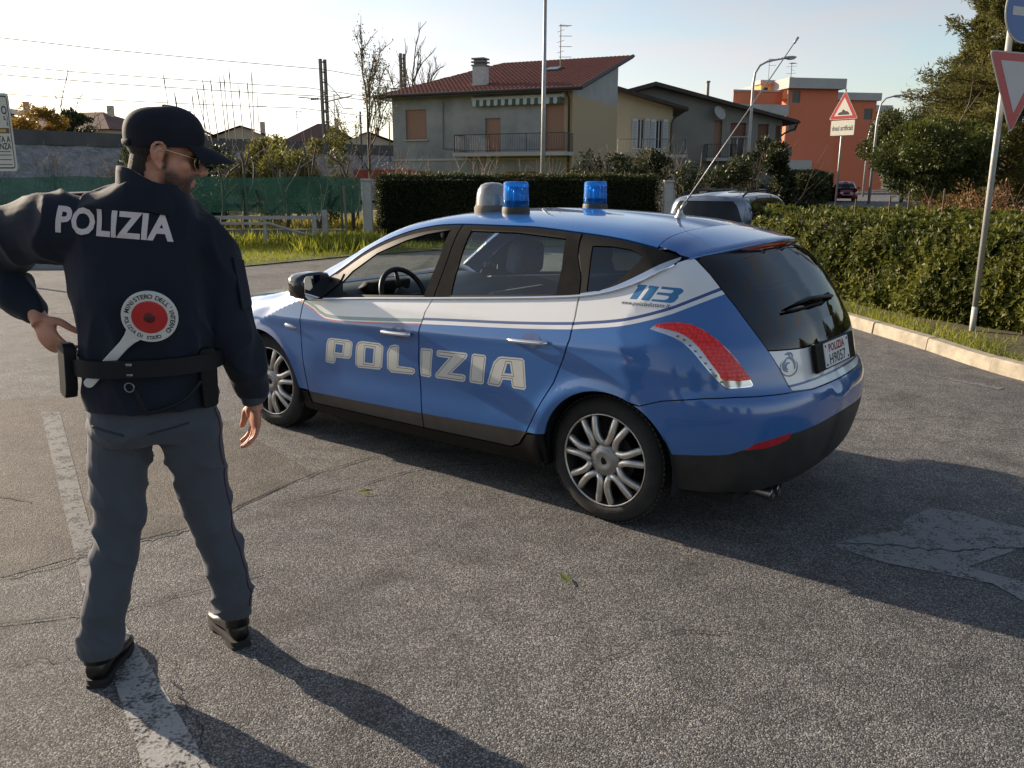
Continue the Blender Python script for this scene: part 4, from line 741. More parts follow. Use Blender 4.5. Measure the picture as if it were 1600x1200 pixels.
# ---- green net fence, white barrier, posts
NET = bpy.data.materials.new('green_shade_net'); NET.use_nodes = True; nt = NET.node_tree; b = nt.nodes['Principled BSDF']; b.inputs['Roughness'].default_value = .8; b.inputs['Specular IOR Level'].default_value = .2
tcn = nt.nodes.new('ShaderNodeTexCoord'); nn_ = nt.nodes.new('ShaderNodeTexNoise'); nn_.inputs['Scale'].default_value = 1.6; nn_.inputs['Detail'].default_value = 8; rn = nt.nodes.new('ShaderNodeValToRGB'); rn.color_ramp.elements[0].color = (.009, .036, .030, 1); rn.color_ramp.elements[1].color = (.018, .060, .050, 1); rn.color_ramp.elements[0].position = .3; rn.color_ramp.elements[1].position = .7
nt.links.new(tcn.outputs['Object'], nn_.inputs['Vector']); nt.links.new(nn_.outputs['Fac'], rn.inputs['Fac']); nt.links.new(rn.outputs['Color'], b.inputs['Base Color'])
trn = nt.nodes.new('ShaderNodeBsdfTranslucent'); nt.links.new(rn.outputs['Color'], trn.inputs['Color']); tpn = nt.nodes.new('ShaderNodeBsdfTransparent'); mxa = nt.nodes.new('ShaderNodeMixShader'); mxa.inputs[0].default_value = .35; mxb = nt.nodes.new('ShaderNodeMixShader'); mxb.inputs[0].default_value = .22
nt.links.new(b.outputs['BSDF'], mxa.inputs[1]); nt.links.new(trn.outputs['BSDF'], mxa.inputs[2]); nt.links.new(mxa.outputs['Shader'], mxb.inputs[1]); nt.links.new(tpn.outputs['BSDF'], mxb.inputs[2]); nt.links.new(mxb.outputs['Shader'], nt.nodes['Material Output'].inputs['Surface'])
nf = empty('net_fence', (-9, 22.5, 0), 0, 'fence covered with dark green shade net beyond the verge', 'fence'); v = []; NX, NZ = 160, 10
for i in range(NX + 1):
    for j in range(NZ + 1):
        x = -15 + 20.1 * i / NX; t = j / NZ; sag = .03 * math.sin(x * 2.1) + .02 * mnoise_f(x * 1.7, 3.3); zb = .80 + .10 * mnoise_f(x * 1.1, 1.0) + .03 * mnoise_f(x * 6, 2.0); zt_ = 1.72 + sag * .6; v.append((x, .045 * mnoise_f(x * 1.3, t * 2.2) + .02 * mnoise_f(x * 5, t * 6), zb + (zt_ - zb) * t))
mesh_obj('shade_net', v, [(i * (NZ + 1) + j, (i + 1) * (NZ + 1) + j, (i + 1) * (NZ + 1) + j + 1, i * (NZ + 1) + j + 1) for i in range(NX) for j in range(NZ)], NET, nf, True)
for k in range(9): mb = MB(); mb.tube([(-15 + k * 2.45, -.06, 0), (-15 + k * 2.45, -.06, 1.78)], .028, 6); mb.obj('fence_post', mat('green_post', (.03, .09, .06), .6), nf)
mb = MB(); mb.tube([(4.75, -.25, 0), (4.70, -.2, 1.5)], .035, 6); mb.obj('wooden_post', mat('weathered_wood', (.17, .14, .10), .9), nf)
mb = MB(); mb.box((-9.2, 22.9, .19), (9.6, .18, .38)); o = mb.obj('low_wall', mat('weathered_concrete', (.17, .165, .15), .9, vary=.25, vscale=2)); tag(o, 'low weathered concrete wall under the green net', 'wall')
bar = empty('barrier', (-8, 21.5, 0), 0, 'pale metal barrier with slanting brace in front of the green net', 'barrier'); BRM = mat('pale_galvanised', (.34, .33, .30), .7, vary=.15, vscale=8)
mb = MB(); mb.box((-.55, 0, .74), (7.6, .06, .085)); mb.obj('top_rail', BRM, bar); mb = MB(); mb.box((-1.1, 0, .60), (6.1, .05, .06)); mb.obj('lower_rail', BRM, bar); mb = MB(); mb.tube([(1.9, 0, .62), (2.7, 0, .38), (3.3, 0, .20)], .035, 6); mb.obj('brace', BRM, bar); mb = MB(); mb.box((3.10, -.05, .40), (.10, .08, .82)); mb.obj('end_post', BRM, bar); mb = MB(); mb.box((3.32, .15, .46), (.12, .12, .92)); mb.obj('gate_post', BRM, bar)
for x in (-4.2, -1.5, 1.85): mb = MB(); mb.box((x, .03, .38), (.07, .06, .72)); mb.obj('post', BRM, bar)
for (x, y, h, lb) in ((-3.78, 22.75, 1.62, 'square concrete post at the left end of the clipped hedge'), (4.30, 24.0, 1.58, 'square concrete post at the right end of the clipped hedge')): mb = MB(); mb.box((0, 0, h / 2), (.23, .23, h)); mb.box((0, 0, h + .03), (.29, .29, .06)); o = mb.obj('gate_pillar', mat('pale_concrete', (.40, .39, .36), .9, vary=.15, vscale=4), bevel=.01); o.location = (x, y, 0); tag(o, lb, 'post', 'hedge posts')
for k, (x, y) in enumerate(((-10.8, 25.2), (-9.7, 24.6), (-8.6, 25.4), (-7.6, 24.5), (-6.5, 25.0), (-5.4, 24.6), (-4.6, 25.3))): mb = MB(); rr_ = random.Random(k); branches(mb, (0, 0, 0), (rr_.gauss(0, .12), 0, 1), 1.3, .075, 2, rr_, .3, .5); o = mb.obj('vine_trunk', BARK, None, True); o.location = (x, y, 0); tag(o, 'gnarled dark vine trunk seen below the green net', 'vine', 'vines in the field')
mb = MB(); mb.box((0, 0, 1.75), (2.2, 1.6, .35)); o = mb.obj('red_canopy', mat('faded_red', (.28, .055, .04), .8)); o.location = (-5.0, 34.5, .1); tag(o, 'small faded red roof left of the grey house behind the shrubs', 'canopy'); mb = MB(); [mb.box((sx, sy, .8), (.08, .08, 1.6)) for sx in (-1, 1) for sy in (-.7, .7)]; lg = mb.obj('canopy_posts', DKM, o)
# ------------------------------------------------------------------ police car: body surface  (x forward, y left, z up, rear axle at x=0)
_zt = pchip([-.9, -.5, -.37, .07, .5, .88, 1.2, 1.5, 1.66, 1.85, 2.1, 2.4, 2.52, 2.64, 3.0, 3.3, 3.5, 3.6, 3.66],
            [1.31, 1.372, 1.392, 1.463, 1.490, 1.499, 1.487, 1.445, 1.40, 1.318, 1.19, 1.035, .982, .958, .905, .84, .76, .67, .5])
_xr = pchip([.10, .16, .24, .32, .42, .52, .62, .68, .715, .75, .85, .93, 1.0, 1.1, 1.25, 1.33, 1.40, 1.5],
            [-.50, -.66, -.77, -.825, -.855, -.872, -.876, -.866, -.845, -.822, -.797, -.775, -.742, -.682, -.562, -.478, -.38, -.20])
_xf = pchip([.10, .2, .35, .5, .65, .8, 1.0, 1.5], [3.35, 3.52, 3.62, 3.65, 3.64, 3.60, 3.58, 3.58])
_wl = pchip([.10, .16, .2, .35, .6, .8, .95], [.74, .80, .835, .872, .895, .896, .872])
_g1 = pchip([0, .127, .23, .327, .424, .738, 1], [0, .36, .585, .70, .762, .880, 1])
_g2 = pchip([0, .15, .3, .45, .6, .8, 1], [0, .42, .70, .875, .945, .985, 1])
_ce = pchip([0, .175, .304, .43, .555, .68, .83, 1], [0, .39, .585, .73, .837, .91, .972, 1])

def hullY(x, z):
    x, z = np.broadcast_arrays(np.asarray(x, float), np.asarray(z, float))
    zt = _zt(x); zb = .95 - .33 * sstep(2.05, 3.1, x); zb = np.minimum(zb, zt - .12)
    q = np.sqrt(np.clip(1 - (z - zb) / (zt - zb), 0, 1))
    w = sstep(2.0, 2.75, x); g = _g1(q) * (1 - w) + _g2(q) * w
    base = np.where(z > zb, _wl(zb) * g, _wl(z))
    base = np.where(z >= zt, 0, base)
    # soft shoulder crease, hollow lower doors, wheel-arch flares
    zc = .80 + (2.2 - x) * .045
    base = base + .007 * np.exp(-((z - zc) / .035) ** 2) * sstep(-.5, 0, x) * (1 - sstep(2.3, 2.9, x))
    base = base - .014 * np.exp(-((z - .52) / .10) ** 2) * sstep(.35, .75, x) * (1 - sstep(1.85, 2.2, x))
    for hx in (0.0, 2.70):
        r = np.hypot(x - hx, z - .32); base = base + .014 * np.exp(-((r - .36) / .055) ** 2) * sstep(.22, .4, z)
    base = np.where(z >= zt, 0, base)
    # plan rounding at tail and nose
    Lr = .65 - .30 * sstep(.95, 1.27, z)
    e = np.sqrt(np.clip((x - _xr(z)) / Lr, 0, 1)); base = base * _ce(e)
    Lf = .85; e = np.sqrt(np.clip((_xf(z) - x) / Lf, 0, 1)); base = base * _ce(e)
    return np.maximum(base, 0)

def hull_side(x, z, off=0.0):
    x, z = np.asarray(x, float), np.asarray(z, float); return np.stack([x, hullY(x, z) + off, z], -1)
AXR = 0.15
def hull_rad(phi, z, ax=AXR, off=0.0):
    """phi measured from +Y towards -X about the vertical axis x=ax; points on the tail."""
    phi, z = np.broadcast_arrays(np.asarray(phi, float), np.asarray(z, float)); dx, dy = -np.sin(phi), np.cos(phi)
    lo, hi = np.full(phi.shape, .02), np.full(phi.shape, 1.6)
    for _ in range(34):
        mid = (lo + hi) / 2; ins = np.abs(dy * mid) < hullY(ax + dx * mid, z); lo = np.where(ins, mid, lo); hi = np.where(ins, hi, mid)
    r = (lo + hi) / 2 + off; return np.stack([ax + dx * r, dy * r, z], -1)
AXF = 2.35
def hull_front(phi, z):
    phi, z = np.broadcast_arrays(np.asarray(phi, float), np.asarray(z, float)); dx, dy = np.sin(phi), np.cos(phi)
    lo, hi = np.full(phi.shape, .02), np.full(phi.shape, 2.0)
    for _ in range(34):
        mid = (lo + hi) / 2; ins = np.abs(dy * mid) < hullY(AXF + dx * mid, z); lo = np.where(ins, mid, lo); hi = np.where(ins, hi, mid)
    r = (lo + hi) / 2; return np.stack([AXF + dx * r, dy * r, z], -1)
def hull_top(x, y):
    x, y = np.broadcast_arrays(np.asarray(x, float), np.asarray(y, float))
    lo, hi = np.full(x.shape, .45), np.full(x.shape, 1.6)
    for _ in range(34):
        mid = (lo + hi) / 2; ins = np.abs(y) < hullY(x, mid); lo = np.where(ins, mid, lo); hi = np.where(ins, hi, mid)
    return np.stack([x, y, (lo + hi) / 2], -1)
def hull_normal(P):
    P = np.asarray(P, float); h = 4e-3; x, y, z = P[:, 0], P[:, 1], P[:, 2]
    F = lambda a, b, c: np.abs(b) - hullY(a, c)
    n = np.stack([F(x + h, y, z) - F(x - h, y, z), (np.sign(y) + (y == 0)) * 2 * h, F(x, y, z + h) - F(x, y, z - h)], -1)
    n[:, 1] = np.where(np.abs(y) < 5e-3, 0.0, n[:, 1])
    l = np.linalg.norm(n, axis=1, keepdims=True); n = n / np.maximum(l, 1e-9)
    return np.where(l < 1e-9, [0, 0, 1], n)
# ------------------------------------------------------------------ police car: panels laid on the body surface
def hull_d45(x, s):
    x, s = np.broadcast_arrays(np.asarray(x, float), np.asarray(s, float)); k = math.sqrt(.5)
    lo, hi = np.full(x.shape, .25), np.full(x.shape, 2.3)
    lo = np.maximum(lo, np.abs(s) + .02)
    for _ in range(36):
        mid = (lo + hi) / 2; y, z = (mid - s) * k, (mid + s) * k
        ins = np.abs(y) < hullY(x, z); lo = np.where(ins, mid, lo); hi = np.where(ins, hi, mid)
    t = (lo + hi) / 2; return np.stack([x, (t - s) * k, (t + s) * k], -1)
K8 = .8
FR = {
    'side': (lambda P: P[:, [0, 2]], lambda U: hull_side(U[:, 0], U[:, 1])),
    'rad': (lambda P: np.stack([np.arctan2(-(P[:, 0] - AXR), P[:, 1]) * K8, P[:, 2]], -1), lambda U: hull_rad(U[:, 0] / K8, U[:, 1])),
    'front': (lambda P: np.stack([np.arctan2(P[:, 0] - AXF, P[:, 1]) * K8, P[:, 2]], -1), lambda U: hull_front(U[:, 0] / K8, U[:, 1])),
    'top': (lambda P: P[:, [0, 1]], lambda U: hull_top(U[:, 0], U[:, 1])),
    'd45': (lambda P: np.stack([P[:, 0], (P[:, 2] - P[:, 1]) * math.sqrt(.5)], -1), lambda U: hull_d45(U[:, 0], U[:, 1])),
}
def on(frame, pts, h=.03, closed=False):
    """Polyline given in one frame -> 3D points on the hull."""
    U = np.array(resample(pts, h, closed)); return FR[frame][1](U)
def rp(pts): return [(p * K8, z) for p, z in pts]
def to(frame, *paths):
    return [tuple(q) for P in paths for q in FR[frame][0](np.asarray(P))]

CAR_LOC = (.954, 4.621, 0.0); CAR_YAW = math.radians(141.1)
car = empty('police_car', CAR_LOC, CAR_YAW, 'blue and white police hatchback with two blue roof beacons parked on the asphalt', 'police car')

BLUE = mat('police_blue_paint', (.029, .125, .365), .24, coat=1.0, spec=.5)
WHITE = mat('white_paint', (.74, .75, .75), .3, coat=1.0, vary=.03, vscale=3)
DKBLUE = mat('dark_blue_stripe', (.025, .06, .22), .35, coat=.8)
TEAL = mat('grey_green_stripe', (.16, .26, .25), .35, coat=.8)
REDL = mat('red_stripe', (.52, .03, .03), .35, coat=.8)
BLK = mat('black_trim', (.008, .008, .008), .5, spec=.12)
CLAD = mat('dark_plastic_cladding', (.024, .023, .022), .55, vary=.35, vscale=9)
GRIMY = mat('dusty_pillar_trim', (.017, .0168, .0168), .85, vary=.25, vscale=12, spec=.04)
OUTLN = mat('letter_outline', (.05, .06, .09), .5)
LETW = mat('reflective_white_letter', (.62, .62, .58), .45, vary=.05, vscale=20)
NUMB = mat('blue_numerals', (.02, .16, .36), .4, coat=.5)
GLS = glass_mat('car_glass', (.80, .88, .86), ior=1.75); GLD = glass_mat('tinted_car_glass', (.10, .12, .13), ior=1.75)
DGLS = mat('black_glass', (.006, .006, .007), .03, spec=.6)
CHR = mat('chrome', (.78, .78, .79), .12, metal=1.0)
INT = mat('dark_interior', (.018, .018, .02), .75)
SEAT = mat('grey_seat_fabric', (.085, .09, .10), .9, vary=.3, vscale=60)

def panel(name, frame, outline, base, parent, decals=(), holes=(), h=.035, off=0.0, flange=.02, mirror=True, ret_right=False, rdecals=None, grow=0.0):
    """A sheet of bodywork: 2D outline in a frame, decals are (polygon, material) painted over it, laid on the hull."""
    def build(dec, flip):
        mats = [base]; loops = [resample(outline, h)] + [resample(q, h) for q in holes]
        dl = []
        for poly, m in dec:
            if m not in mats: mats.append(m)
            dl.append((np.array(poly), mats.index(m)))
        C = []; E = []
        def addloop(lp):
            n = len(C); C.extend(lp); E.extend([(n + i, n + (i + 1) % len(lp)) for i in range(len(lp))])
        for lp in loops: addloop(lp)
        for poly, _ in dl: addloop(resample([tuple(p) for p in poly], h))
        Ca = np.array(C); lo, hi = Ca[:len(loops[0])].min(0), Ca[:len(loops[0])].max(0)
        gx = np.arange(lo[0], hi[0], h); gy = np.arange(lo[1], hi[1], h * .9)
        G = np.array([(x + (h / 2 if j % 2 else 0), y) for j, y in enumerate(gy) for x in gx]) if len(gx) and len(gy) else np.zeros((0, 2))
        if len(G):
            G = G[pip(G, loops[0])]
            for lp in loops[1:]: G = G[~pip(G, lp)] if len(G) else G
        if len(G):
            keep = np.ones(len(G), bool)
            for i in range(0, len(Ca), 200):
                D = np.hypot(G[:, None, 0] - Ca[None, i:i + 200, 0], G[:, None, 1] - Ca[None, i:i + 200, 1]).min(1); keep &= D > h * .42
            G = G[keep]
        pts = [Vector(p) for p in np.vstack([Ca, G])]
        r = delaunay_2d_cdt(pts, E, [], 0, 1e-6)
        V2 = np.array([tuple(v) for v in r[0]]); T = np.array([f for f in r[2] if len(f) == 3])
        cen = V2[T].mean(1); ins = pip(cen, loops[0])
        for lp in loops[1:]: ins &= ~pip(cen, lp)
        T, cen = T[ins], cen[ins]; mi = np.zeros(len(T), int)
        for poly, k in dl: mi[pip(cen, poly)] = k
        used = np.unique(T); remap = -np.ones(len(V2), int); remap[used] = np.arange(len(used)); T = remap[T]; V2 = V2[used]
        P = FR[frame][1](V2); N = hull_normal(P); P = P + N * off
        fn = np.cross(P[T[:, 1]] - P[T[:, 0]], P[T[:, 2]] - P[T[:, 0]]); bad = (fn * N[T].sum(1)).sum(1) < 0
        T[bad] = T[bad][:, [0, 2, 1]]
        F = [tuple(t) for t in T]; mi = list(mi); V = [tuple(p) for p in P]; NN = [tuple(n) for n in N]
        if flange:
            cnt = {}
            for t, k in zip(T, mi):
                for a, b in ((t[0], t[1]), (t[1], t[2]), (t[2], t[0])): cnt.setdefault((min(a, b), max(a, b)), []).append((a, b, k))
            for es in cnt.values():
                if len(es) == 1:
                    a, b, k = es[0]; ed = P[b] - P[a]; ed = ed / (np.linalg.norm(ed) + 1e-9)
                    on_ = np.cross(ed, N[a]); on_ = on_ / (np.linalg.norm(on_) + 1e-9); n0 = len(V)
                    for q, nn in ((P[a], N[a]), (P[b], N[b]), (P[b] - N[b] * flange, N[b]), (P[a] - N[a] * flange, N[a])): V.append(tuple(q)); NN.append(tuple(on_))
                    F.append((n0, n0 + 3, n0 + 2, n0 + 1)); mi.append(k)
        if flip:
            V = [(x, -y, z) for x, y, z in V]; NN = [(x, -y, z) for x, y, z in NN]; F = [tuple(reversed(f)) for f in F]
        o_ = mesh_obj(name, V, F, mats, parent, True, mi, NN); o_.cycles.shadow_terminator_geometry_offset = .15; return o_
    o = build(decals, False)
    if mirror:
        o2 = build(rdecals if rdecals is not None else decals, True)
        if ret_right: return o, o2
    return o

# ---- key curves, side view (x, z)
_belt = pchip([-.29, -.141, -.021, .163, .328, 1.043, 1.871, 2.25], [1.296, 1.208, 1.159, 1.121, 1.102, 1.038, .968, .93])
_dt = pchip([-.33, -.207, .037, .283, .636, 1.012, 1.2, 1.373, 1.574, 1.805, 1.951, 2.11, 2.25], [1.312, 1.345, 1.388, 1.409, 1.427, 1.426, 1.418, 1.393, 1.338, 1.243, 1.155, 1.05, .945])
def beltpts(x0, x1, dz=0.0, n=14): return [(x, float(_belt(x)) + dz) for x in np.linspace(x0, x1, n)]
def dtpts(x0, x1, dz=0.0, n=16): return [(x, float(_dt(x)) + dz) for x in np.linspace(x0, x1, n)]
GAP = [(1.106, 1.03), (1.140, .95), (1.162, .86), (1.175, .69), (1.182, .5), (1.182, .28)]
FGAP = [(2.19, .935), (2.207, .88), (2.222, .72), (2.221, .55), (2.209, .34), (2.20, .262)]
RGAP = [(.163, 1.119), (.155, 1.02), (.157, .915), (.185, .815), (.240, .69), (.315, .575), (.385, .46), (.43, .385), (.475, .325), (.53, .298)]
_clad = pchip([.3, .47, 1.2, 2.2, 2.4], [.404, .398, .365, .335, .33])
def shift(pts, dx): return [(x + dx, z) for x, z in pts]
g2 = .0045

POL = {
    'P': [(1.957,0.709),(1.923,0.719),(1.764,0.725),(1.733,0.716),(1.729,0.702),(1.747,0.635),(1.763,0.615),(1.787,0.605),(1.899,0.599),(1.912,0.568),(1.934,0.555),(1.991,0.555),(2.002,0.565),(1.973,0.681)],
    'P_hole': [(1.886,0.687),(1.819,0.688),(1.833,0.635),(1.902,0.632)],
    'O': [(1.679,0.722),(1.644,0.733),(1.492,0.738),(1.461,0.721),(1.462,0.701),(1.485,0.596),(1.514,0.575),(1.702,0.562),(1.725,0.58),(1.7,0.697)],
    'O_hole': [(1.614,0.697),(1.543,0.699),(1.565,0.607),(1.636,0.603)],
    'L': [(1.404,0.733),(1.369,0.745),(1.334,0.745),(1.327,0.734),(1.346,0.622),(1.237,0.627),(1.213,0.622),(1.214,0.602),(1.235,0.586),(1.413,0.573),(1.444,0.594),(1.431,0.692)],
    'I': [(1.15,0.752),(1.069,0.756),(1.062,0.747),(1.087,0.6),(1.105,0.589),(1.163,0.588),(1.17,0.597),(1.155,0.742)],
    'Z': [(1.021,0.757),(0.816,0.766),(0.806,0.756),(0.816,0.736),(0.928,0.641),(0.841,0.645),(0.825,0.638),(0.833,0.61),(0.851,0.601),(1.045,0.594),(1.056,0.604),(1.049,0.621),(0.944,0.721),(1.022,0.718),(1.035,0.727),(1.032,0.749)],
    'I2': [(0.761,0.77),(0.686,0.772),(0.676,0.762),(0.699,0.618),(0.715,0.608),(0.795,0.606),(0.801,0.617),(0.776,0.76)],
    'A': [(0.593,0.773),(0.569,0.779),(0.437,0.787),(0.423,0.777),(0.413,0.637),(0.424,0.624),(0.497,0.622),(0.506,0.633),(0.51,0.662),(0.565,0.658),(0.58,0.626),(0.593,0.614),(0.666,0.612),(0.675,0.622),(0.626,0.742)],
    'A_hole': [(0.535,0.746),(0.517,0.747),(0.507,0.696),(0.554,0.693)]}
def letters(keys, flip=False):
    out = []
    for k in keys:
        for q in ([k, k + '_hole'] if k + '_hole' in POL else [k]):
            p = POL[q]
            if flip: p = [(2.42 - x, z + (x - 1.21) * .11) for x, z in p]
            hole = q.endswith('_hole')
            if hole: out += [(offset_poly(p, .014), OUTLN), (offset_poly(p, .0105), LETW), (p, BLUE)]
            else:
                out += [(p, LETW), (offset_poly(p, -.0085), OUTLN), (offset_poly(p, -.0120), LETW)]
    # holes must paint after their own letter, which the order above already gives
    return out

def band(x0, x1, f_lo, f_hi, n=24):
    xs = np.linspace(x0, x1, n); return [(x, float(f_lo(x))) for x in xs] + [(x, float(f_hi(x))) for x in xs[::-1]]
_red = pchip([-.1, .15, 1.17, 1.666, 1.90, 1.983, 2.094, 2.189, 2.30, 2.42, 2.873], [1.0, .962, .884, .845, .832, .835, .880, .905, .921, .925, .90])
_shoulder_dz = lambda f, dz: (lambda x: float(f(x)) + dz)
def top_z(x): return 1.2
def door_decals(front, flip=False):
    x0, x1 = (1.0, 2.4) if front else (.0, 1.3)
    d = [(band(x0, x1, _red, top_z), WHITE)]
    if front: d += [(band(x0, x1, _shoulder_dz(_red, .010), _shoulder_dz(_red, .029)), TEAL), (band(x0, x1, _shoulder_dz(_red, -.004), _shoulder_dz(_red, .003)), REDL)]
    else: d += [(band(x0, x1, _shoulder_dz(_red, .020), _shoulder_dz(_red, .034)), DKBLUE)]
    d += [(band(x0 - .3, x1 + .3, lambda x: .1, _clad), CLAD)]
    d += letters((['A', 'I2', 'Z', 'I'] if front else ['L', 'O', 'P']) if flip else (['P', 'O', 'L'] if front else ['I', 'Z', 'I2', 'A']), flip)
    return d
fd_out = beltpts(2.19, 1.106 + g2, -.012) + shift(GAP, g2)[1:] + [(1.6, .272), (2.19, .262)] + shift(FGAP, -g2)[::-1][1:-1]
rd_out = beltpts(1.106 - g2, .163 + g2, -.012) + shift(RGAP, g2)[1:] + [(.9, .288)] + shift(GAP, -g2)[::-1][:-1]
fdoor = panel('front_door', 'side', fd_out, BLUE, car, door_decals(True), rdecals=door_decals(True, True), ret_right=True, h=.024)
rdoor = panel('rear_door', 'side', rd_out, BLUE, car, door_decals(False), rdecals=door_decals(False, True), ret_right=True, h=.024)

# ---- sill, fender, quarter panel
def arc(cx, cz, r, a0, a1, n=20): return [(cx + r * math.cos(math.radians(a)), cz + r * math.sin(math.radians(a))) for a in np.linspace(a0, a1, n)]
ARC_R = (-.055, .3255, .3665); ARC_F = (2.67, .325, .372)
sill_out = [(2.28, .21), (2.305, .33), (2.225, .335), (2.205, .255), (1.6, .264), (.9, .280), (.53, .290), (.468, .32), (.42, .385), (.31, .404), (.302, .33), (.30, .25), (.45, .225), (1.2, .205), (2.1, .200)]
panel('sill_cladding', 'side', sill_out, BLK, car, flange=.03)
fp = on('side', shift(FGAP, g2)[::-1][1:]); hood_edge = [(2.36, .745), (2.5, .715), (2.8, .675), (3.1, .625), (3.32, .555)]
hp = FR['top'][1](np.array(resample(hood_edge, .03, False)))
nose_cut = on('front', rp([(1.12, .80), (.98, .70), (.86, .60), (.79, .47)]))
fa = on('side', arc(*ARC_F, 22, 176, 26))
fen_out = to('d45', fp, on('side', [(2.245, .935)]), hp, nose_cut, fa, on('side', [(2.30, .345), (2.226, .345)]))
fen_dec = [(to('d45', on('side', [(x, float(_red(x))) for x in np.linspace(2.1, 2.42, 8)]), hull_top(np.linspace(2.5, 3.0, 10), np.interp(np.linspace(2.5, 3.0, 10), [2.5, 2.75, 3.0], [.80, .70, .62])), [(3.0, .2, 1.3), (2.1, .2, 1.5)]), WHITE),
           (to('d45', on('side', [(x, float(_red(x)) - .004) for x in np.linspace(2.1, 2.42, 8)]), on('side', [(x, float(_red(x)) + .003) for x in np.linspace(2.42, 2.1, 8)])), REDL),
           (to('d45', on('side', [(x, float(_red(x)) + .008) for x in np.linspace(2.1, 2.40, 8)]), on('side', [(x, float(_red(x)) + .024) for x in np.linspace(2.40, 2.1, 8)])), TEAL)]
panel('front_fender', 'd45', fen_out, BLUE, car, fen_dec, h=.016)
TLO = [(.446, 1.003), (.470, 1.022), (.515, 1.034), (.582, 1.040), (.640, 1.034), (.690, 1.014), (.748, .975), (.790, .934), (.830, .886), (.868, .830), (.896, .785), (.900, .774), (.890, .768), (.795, .764), (.775, .772), (.737, .806), (.690, .862), (.650, .912), (.615, .945), (.582, .966), (.525, .986)]
qp_crease = rp([(.417, .655), (.52, .693), (.588, .706), (.691, .721), (.819, .730), (.96, .728), (1.104, .724)])
shut = rp([(1.104, .724), (1.05, .818), (.985, .916), (.925, 1.005), (.856, 1.105), (.80, 1.175), (.747, 1.243), (.69, 1.300)])
q_out = to('rad', on('rad', qp_crease), on('rad', shut), on('side', [(-.335, 1.312), (-.29, 1.292)]), on('side', beltpts(-.285, .163 - g2, -.012)), on('side', shift(RGAP, -g2)[1:-2]), on('side', [(.425, .397), (.312, .410)]), on('side', arc(*ARC_R, 14, 112, 20)))
_qs = pchip([-.2, -.003, .278, .527, .643, .774, .9], [.955, .984, 1.022, 1.087, 1.130, 1.174, 1.205])
def qband(d0, d1):
    ps = np.linspace(-.2, .9, 30); f = lambda dz: [(p * K8, float(_qs(p)) + dz) for p in ps]; return f(d0) + f(d1)[::-1]
NUM = {'one': [(0.362,1.19),(0.417,1.189),(0.366,1.124),(0.322,1.123),(0.363,1.178),(0.356,1.179)],
    'one2': [(0.429,1.189),(0.485,1.186),(0.434,1.122),(0.387,1.124),(0.428,1.175),(0.422,1.176)],
    'three': [(0.498,1.188),(0.595,1.185),(0.608,1.176),(0.604,1.167),(0.583,1.154),(0.581,1.142),(0.562,1.125),(0.546,1.119),(0.443,1.122),(0.451,1.131),(0.512,1.131),(0.529,1.136),(0.537,1.146),(0.531,1.149),(0.469,1.152),(0.479,1.163),(0.545,1.161),(0.559,1.17),(0.553,1.175),(0.492,1.177)]}
qd = [(qband(-.022, .5), WHITE), (qband(-.003, .011), DKBLUE)]
qd_n = [(rp(v), NUMB) for v in NUM.values()]
qd_f = [(rp([(.96 - p - (z - 1.155) * .0, z) for p, z in v]), NUMB) for v in NUM.values()]
clad_q = (to('rad', on('side', [(.2, .407), (.6, .40)]), [(.6, .88, .2), (.2, .88, .2)]), CLAD)
panel('rear_quarter_panel', 'rad', q_out, BLUE, car, qd + qd_n + [clad_q], holes=[rp(TLO)], h=.03, rdecals=qd + [clad_q])

# web address under the numerals
V2, F2 = text_mesh('www.poliziadistato.it', .034, .0006, .35, 1.12)
for s in (1,):
    k_ = .225 / np.ptp(V2[:, 0]); u = np.stack([(.411 + V2[:, 0] * k_ / .85) * K8, 1.104 + V2[:, 1] * k_], -1); P3 = FR['rad'][1](u); P3 = P3 + hull_normal(P3) * .0015
    mesh_obj('web_address_lettering', P3, F2, OUTLN, car)

# ---- glass house: black frames with glazed openings
FG = [(1.865, .987), (1.915, 1.052), (1.86, 1.122), (1.675, 1.238), (1.45, 1.322), (1.30, 1.362), (1.125, 1.392), (1.140, 1.25), (1.165, 1.12), (1.180, 1.037)]
RG = [(.985, 1.052), (.990, 1.15), (.985, 1.28), (.972, 1.392), (.65, 1.394), (.335, 1.376), (.308, 1.24), (.300, 1.112)]
QG = [(.130, 1.140), (.168, 1.350), (.06, 1.352), (-.045, 1.342), (-.12, 1.318), (-.100, 1.28), (-.02, 1.190), (.06, 1.145)]
fr_f = beltpts(2.19, 1.108, .0) + [(1.085, 1.2), (1.062, 1.412)] + dtpts(1.075, 2.235, -.006)
fr_r = beltpts(1.100, .168) + [(.185, 1.2), (.235, 1.3), (.262, 1.398)] + dtpts(.275, 1.052, -.006) + [(1.078, 1.2)]
fr_q = beltpts(.160, -.275) + dtpts(-.30, .252, -.006) + [(.225, 1.3), (.177, 1.2)]
def grimy_pillars(front):
    if front: return [([(1.185, 1.0), (1.135, 1.40), (1.0, 1.42), (1.0, 1.0)], GRIMY), (dtpts(1.0, 2.2, -.028, 20) + dtpts(2.2, 1.0, .01, 20), GRIMY)]
    return [([(1.2, 1.0), (1.2, 1.42), (.965, 1.42), (.99, 1.2), (.985, 1.0)], GRIMY), (dtpts(.1, 1.1, -.028) + dtpts(1.1, .1, .01), GRIMY), ([(.312, 1.0), (.318, 1.24), (.345, 1.395), (.1, 1.42), (.1, 1.0)], GRIMY)]
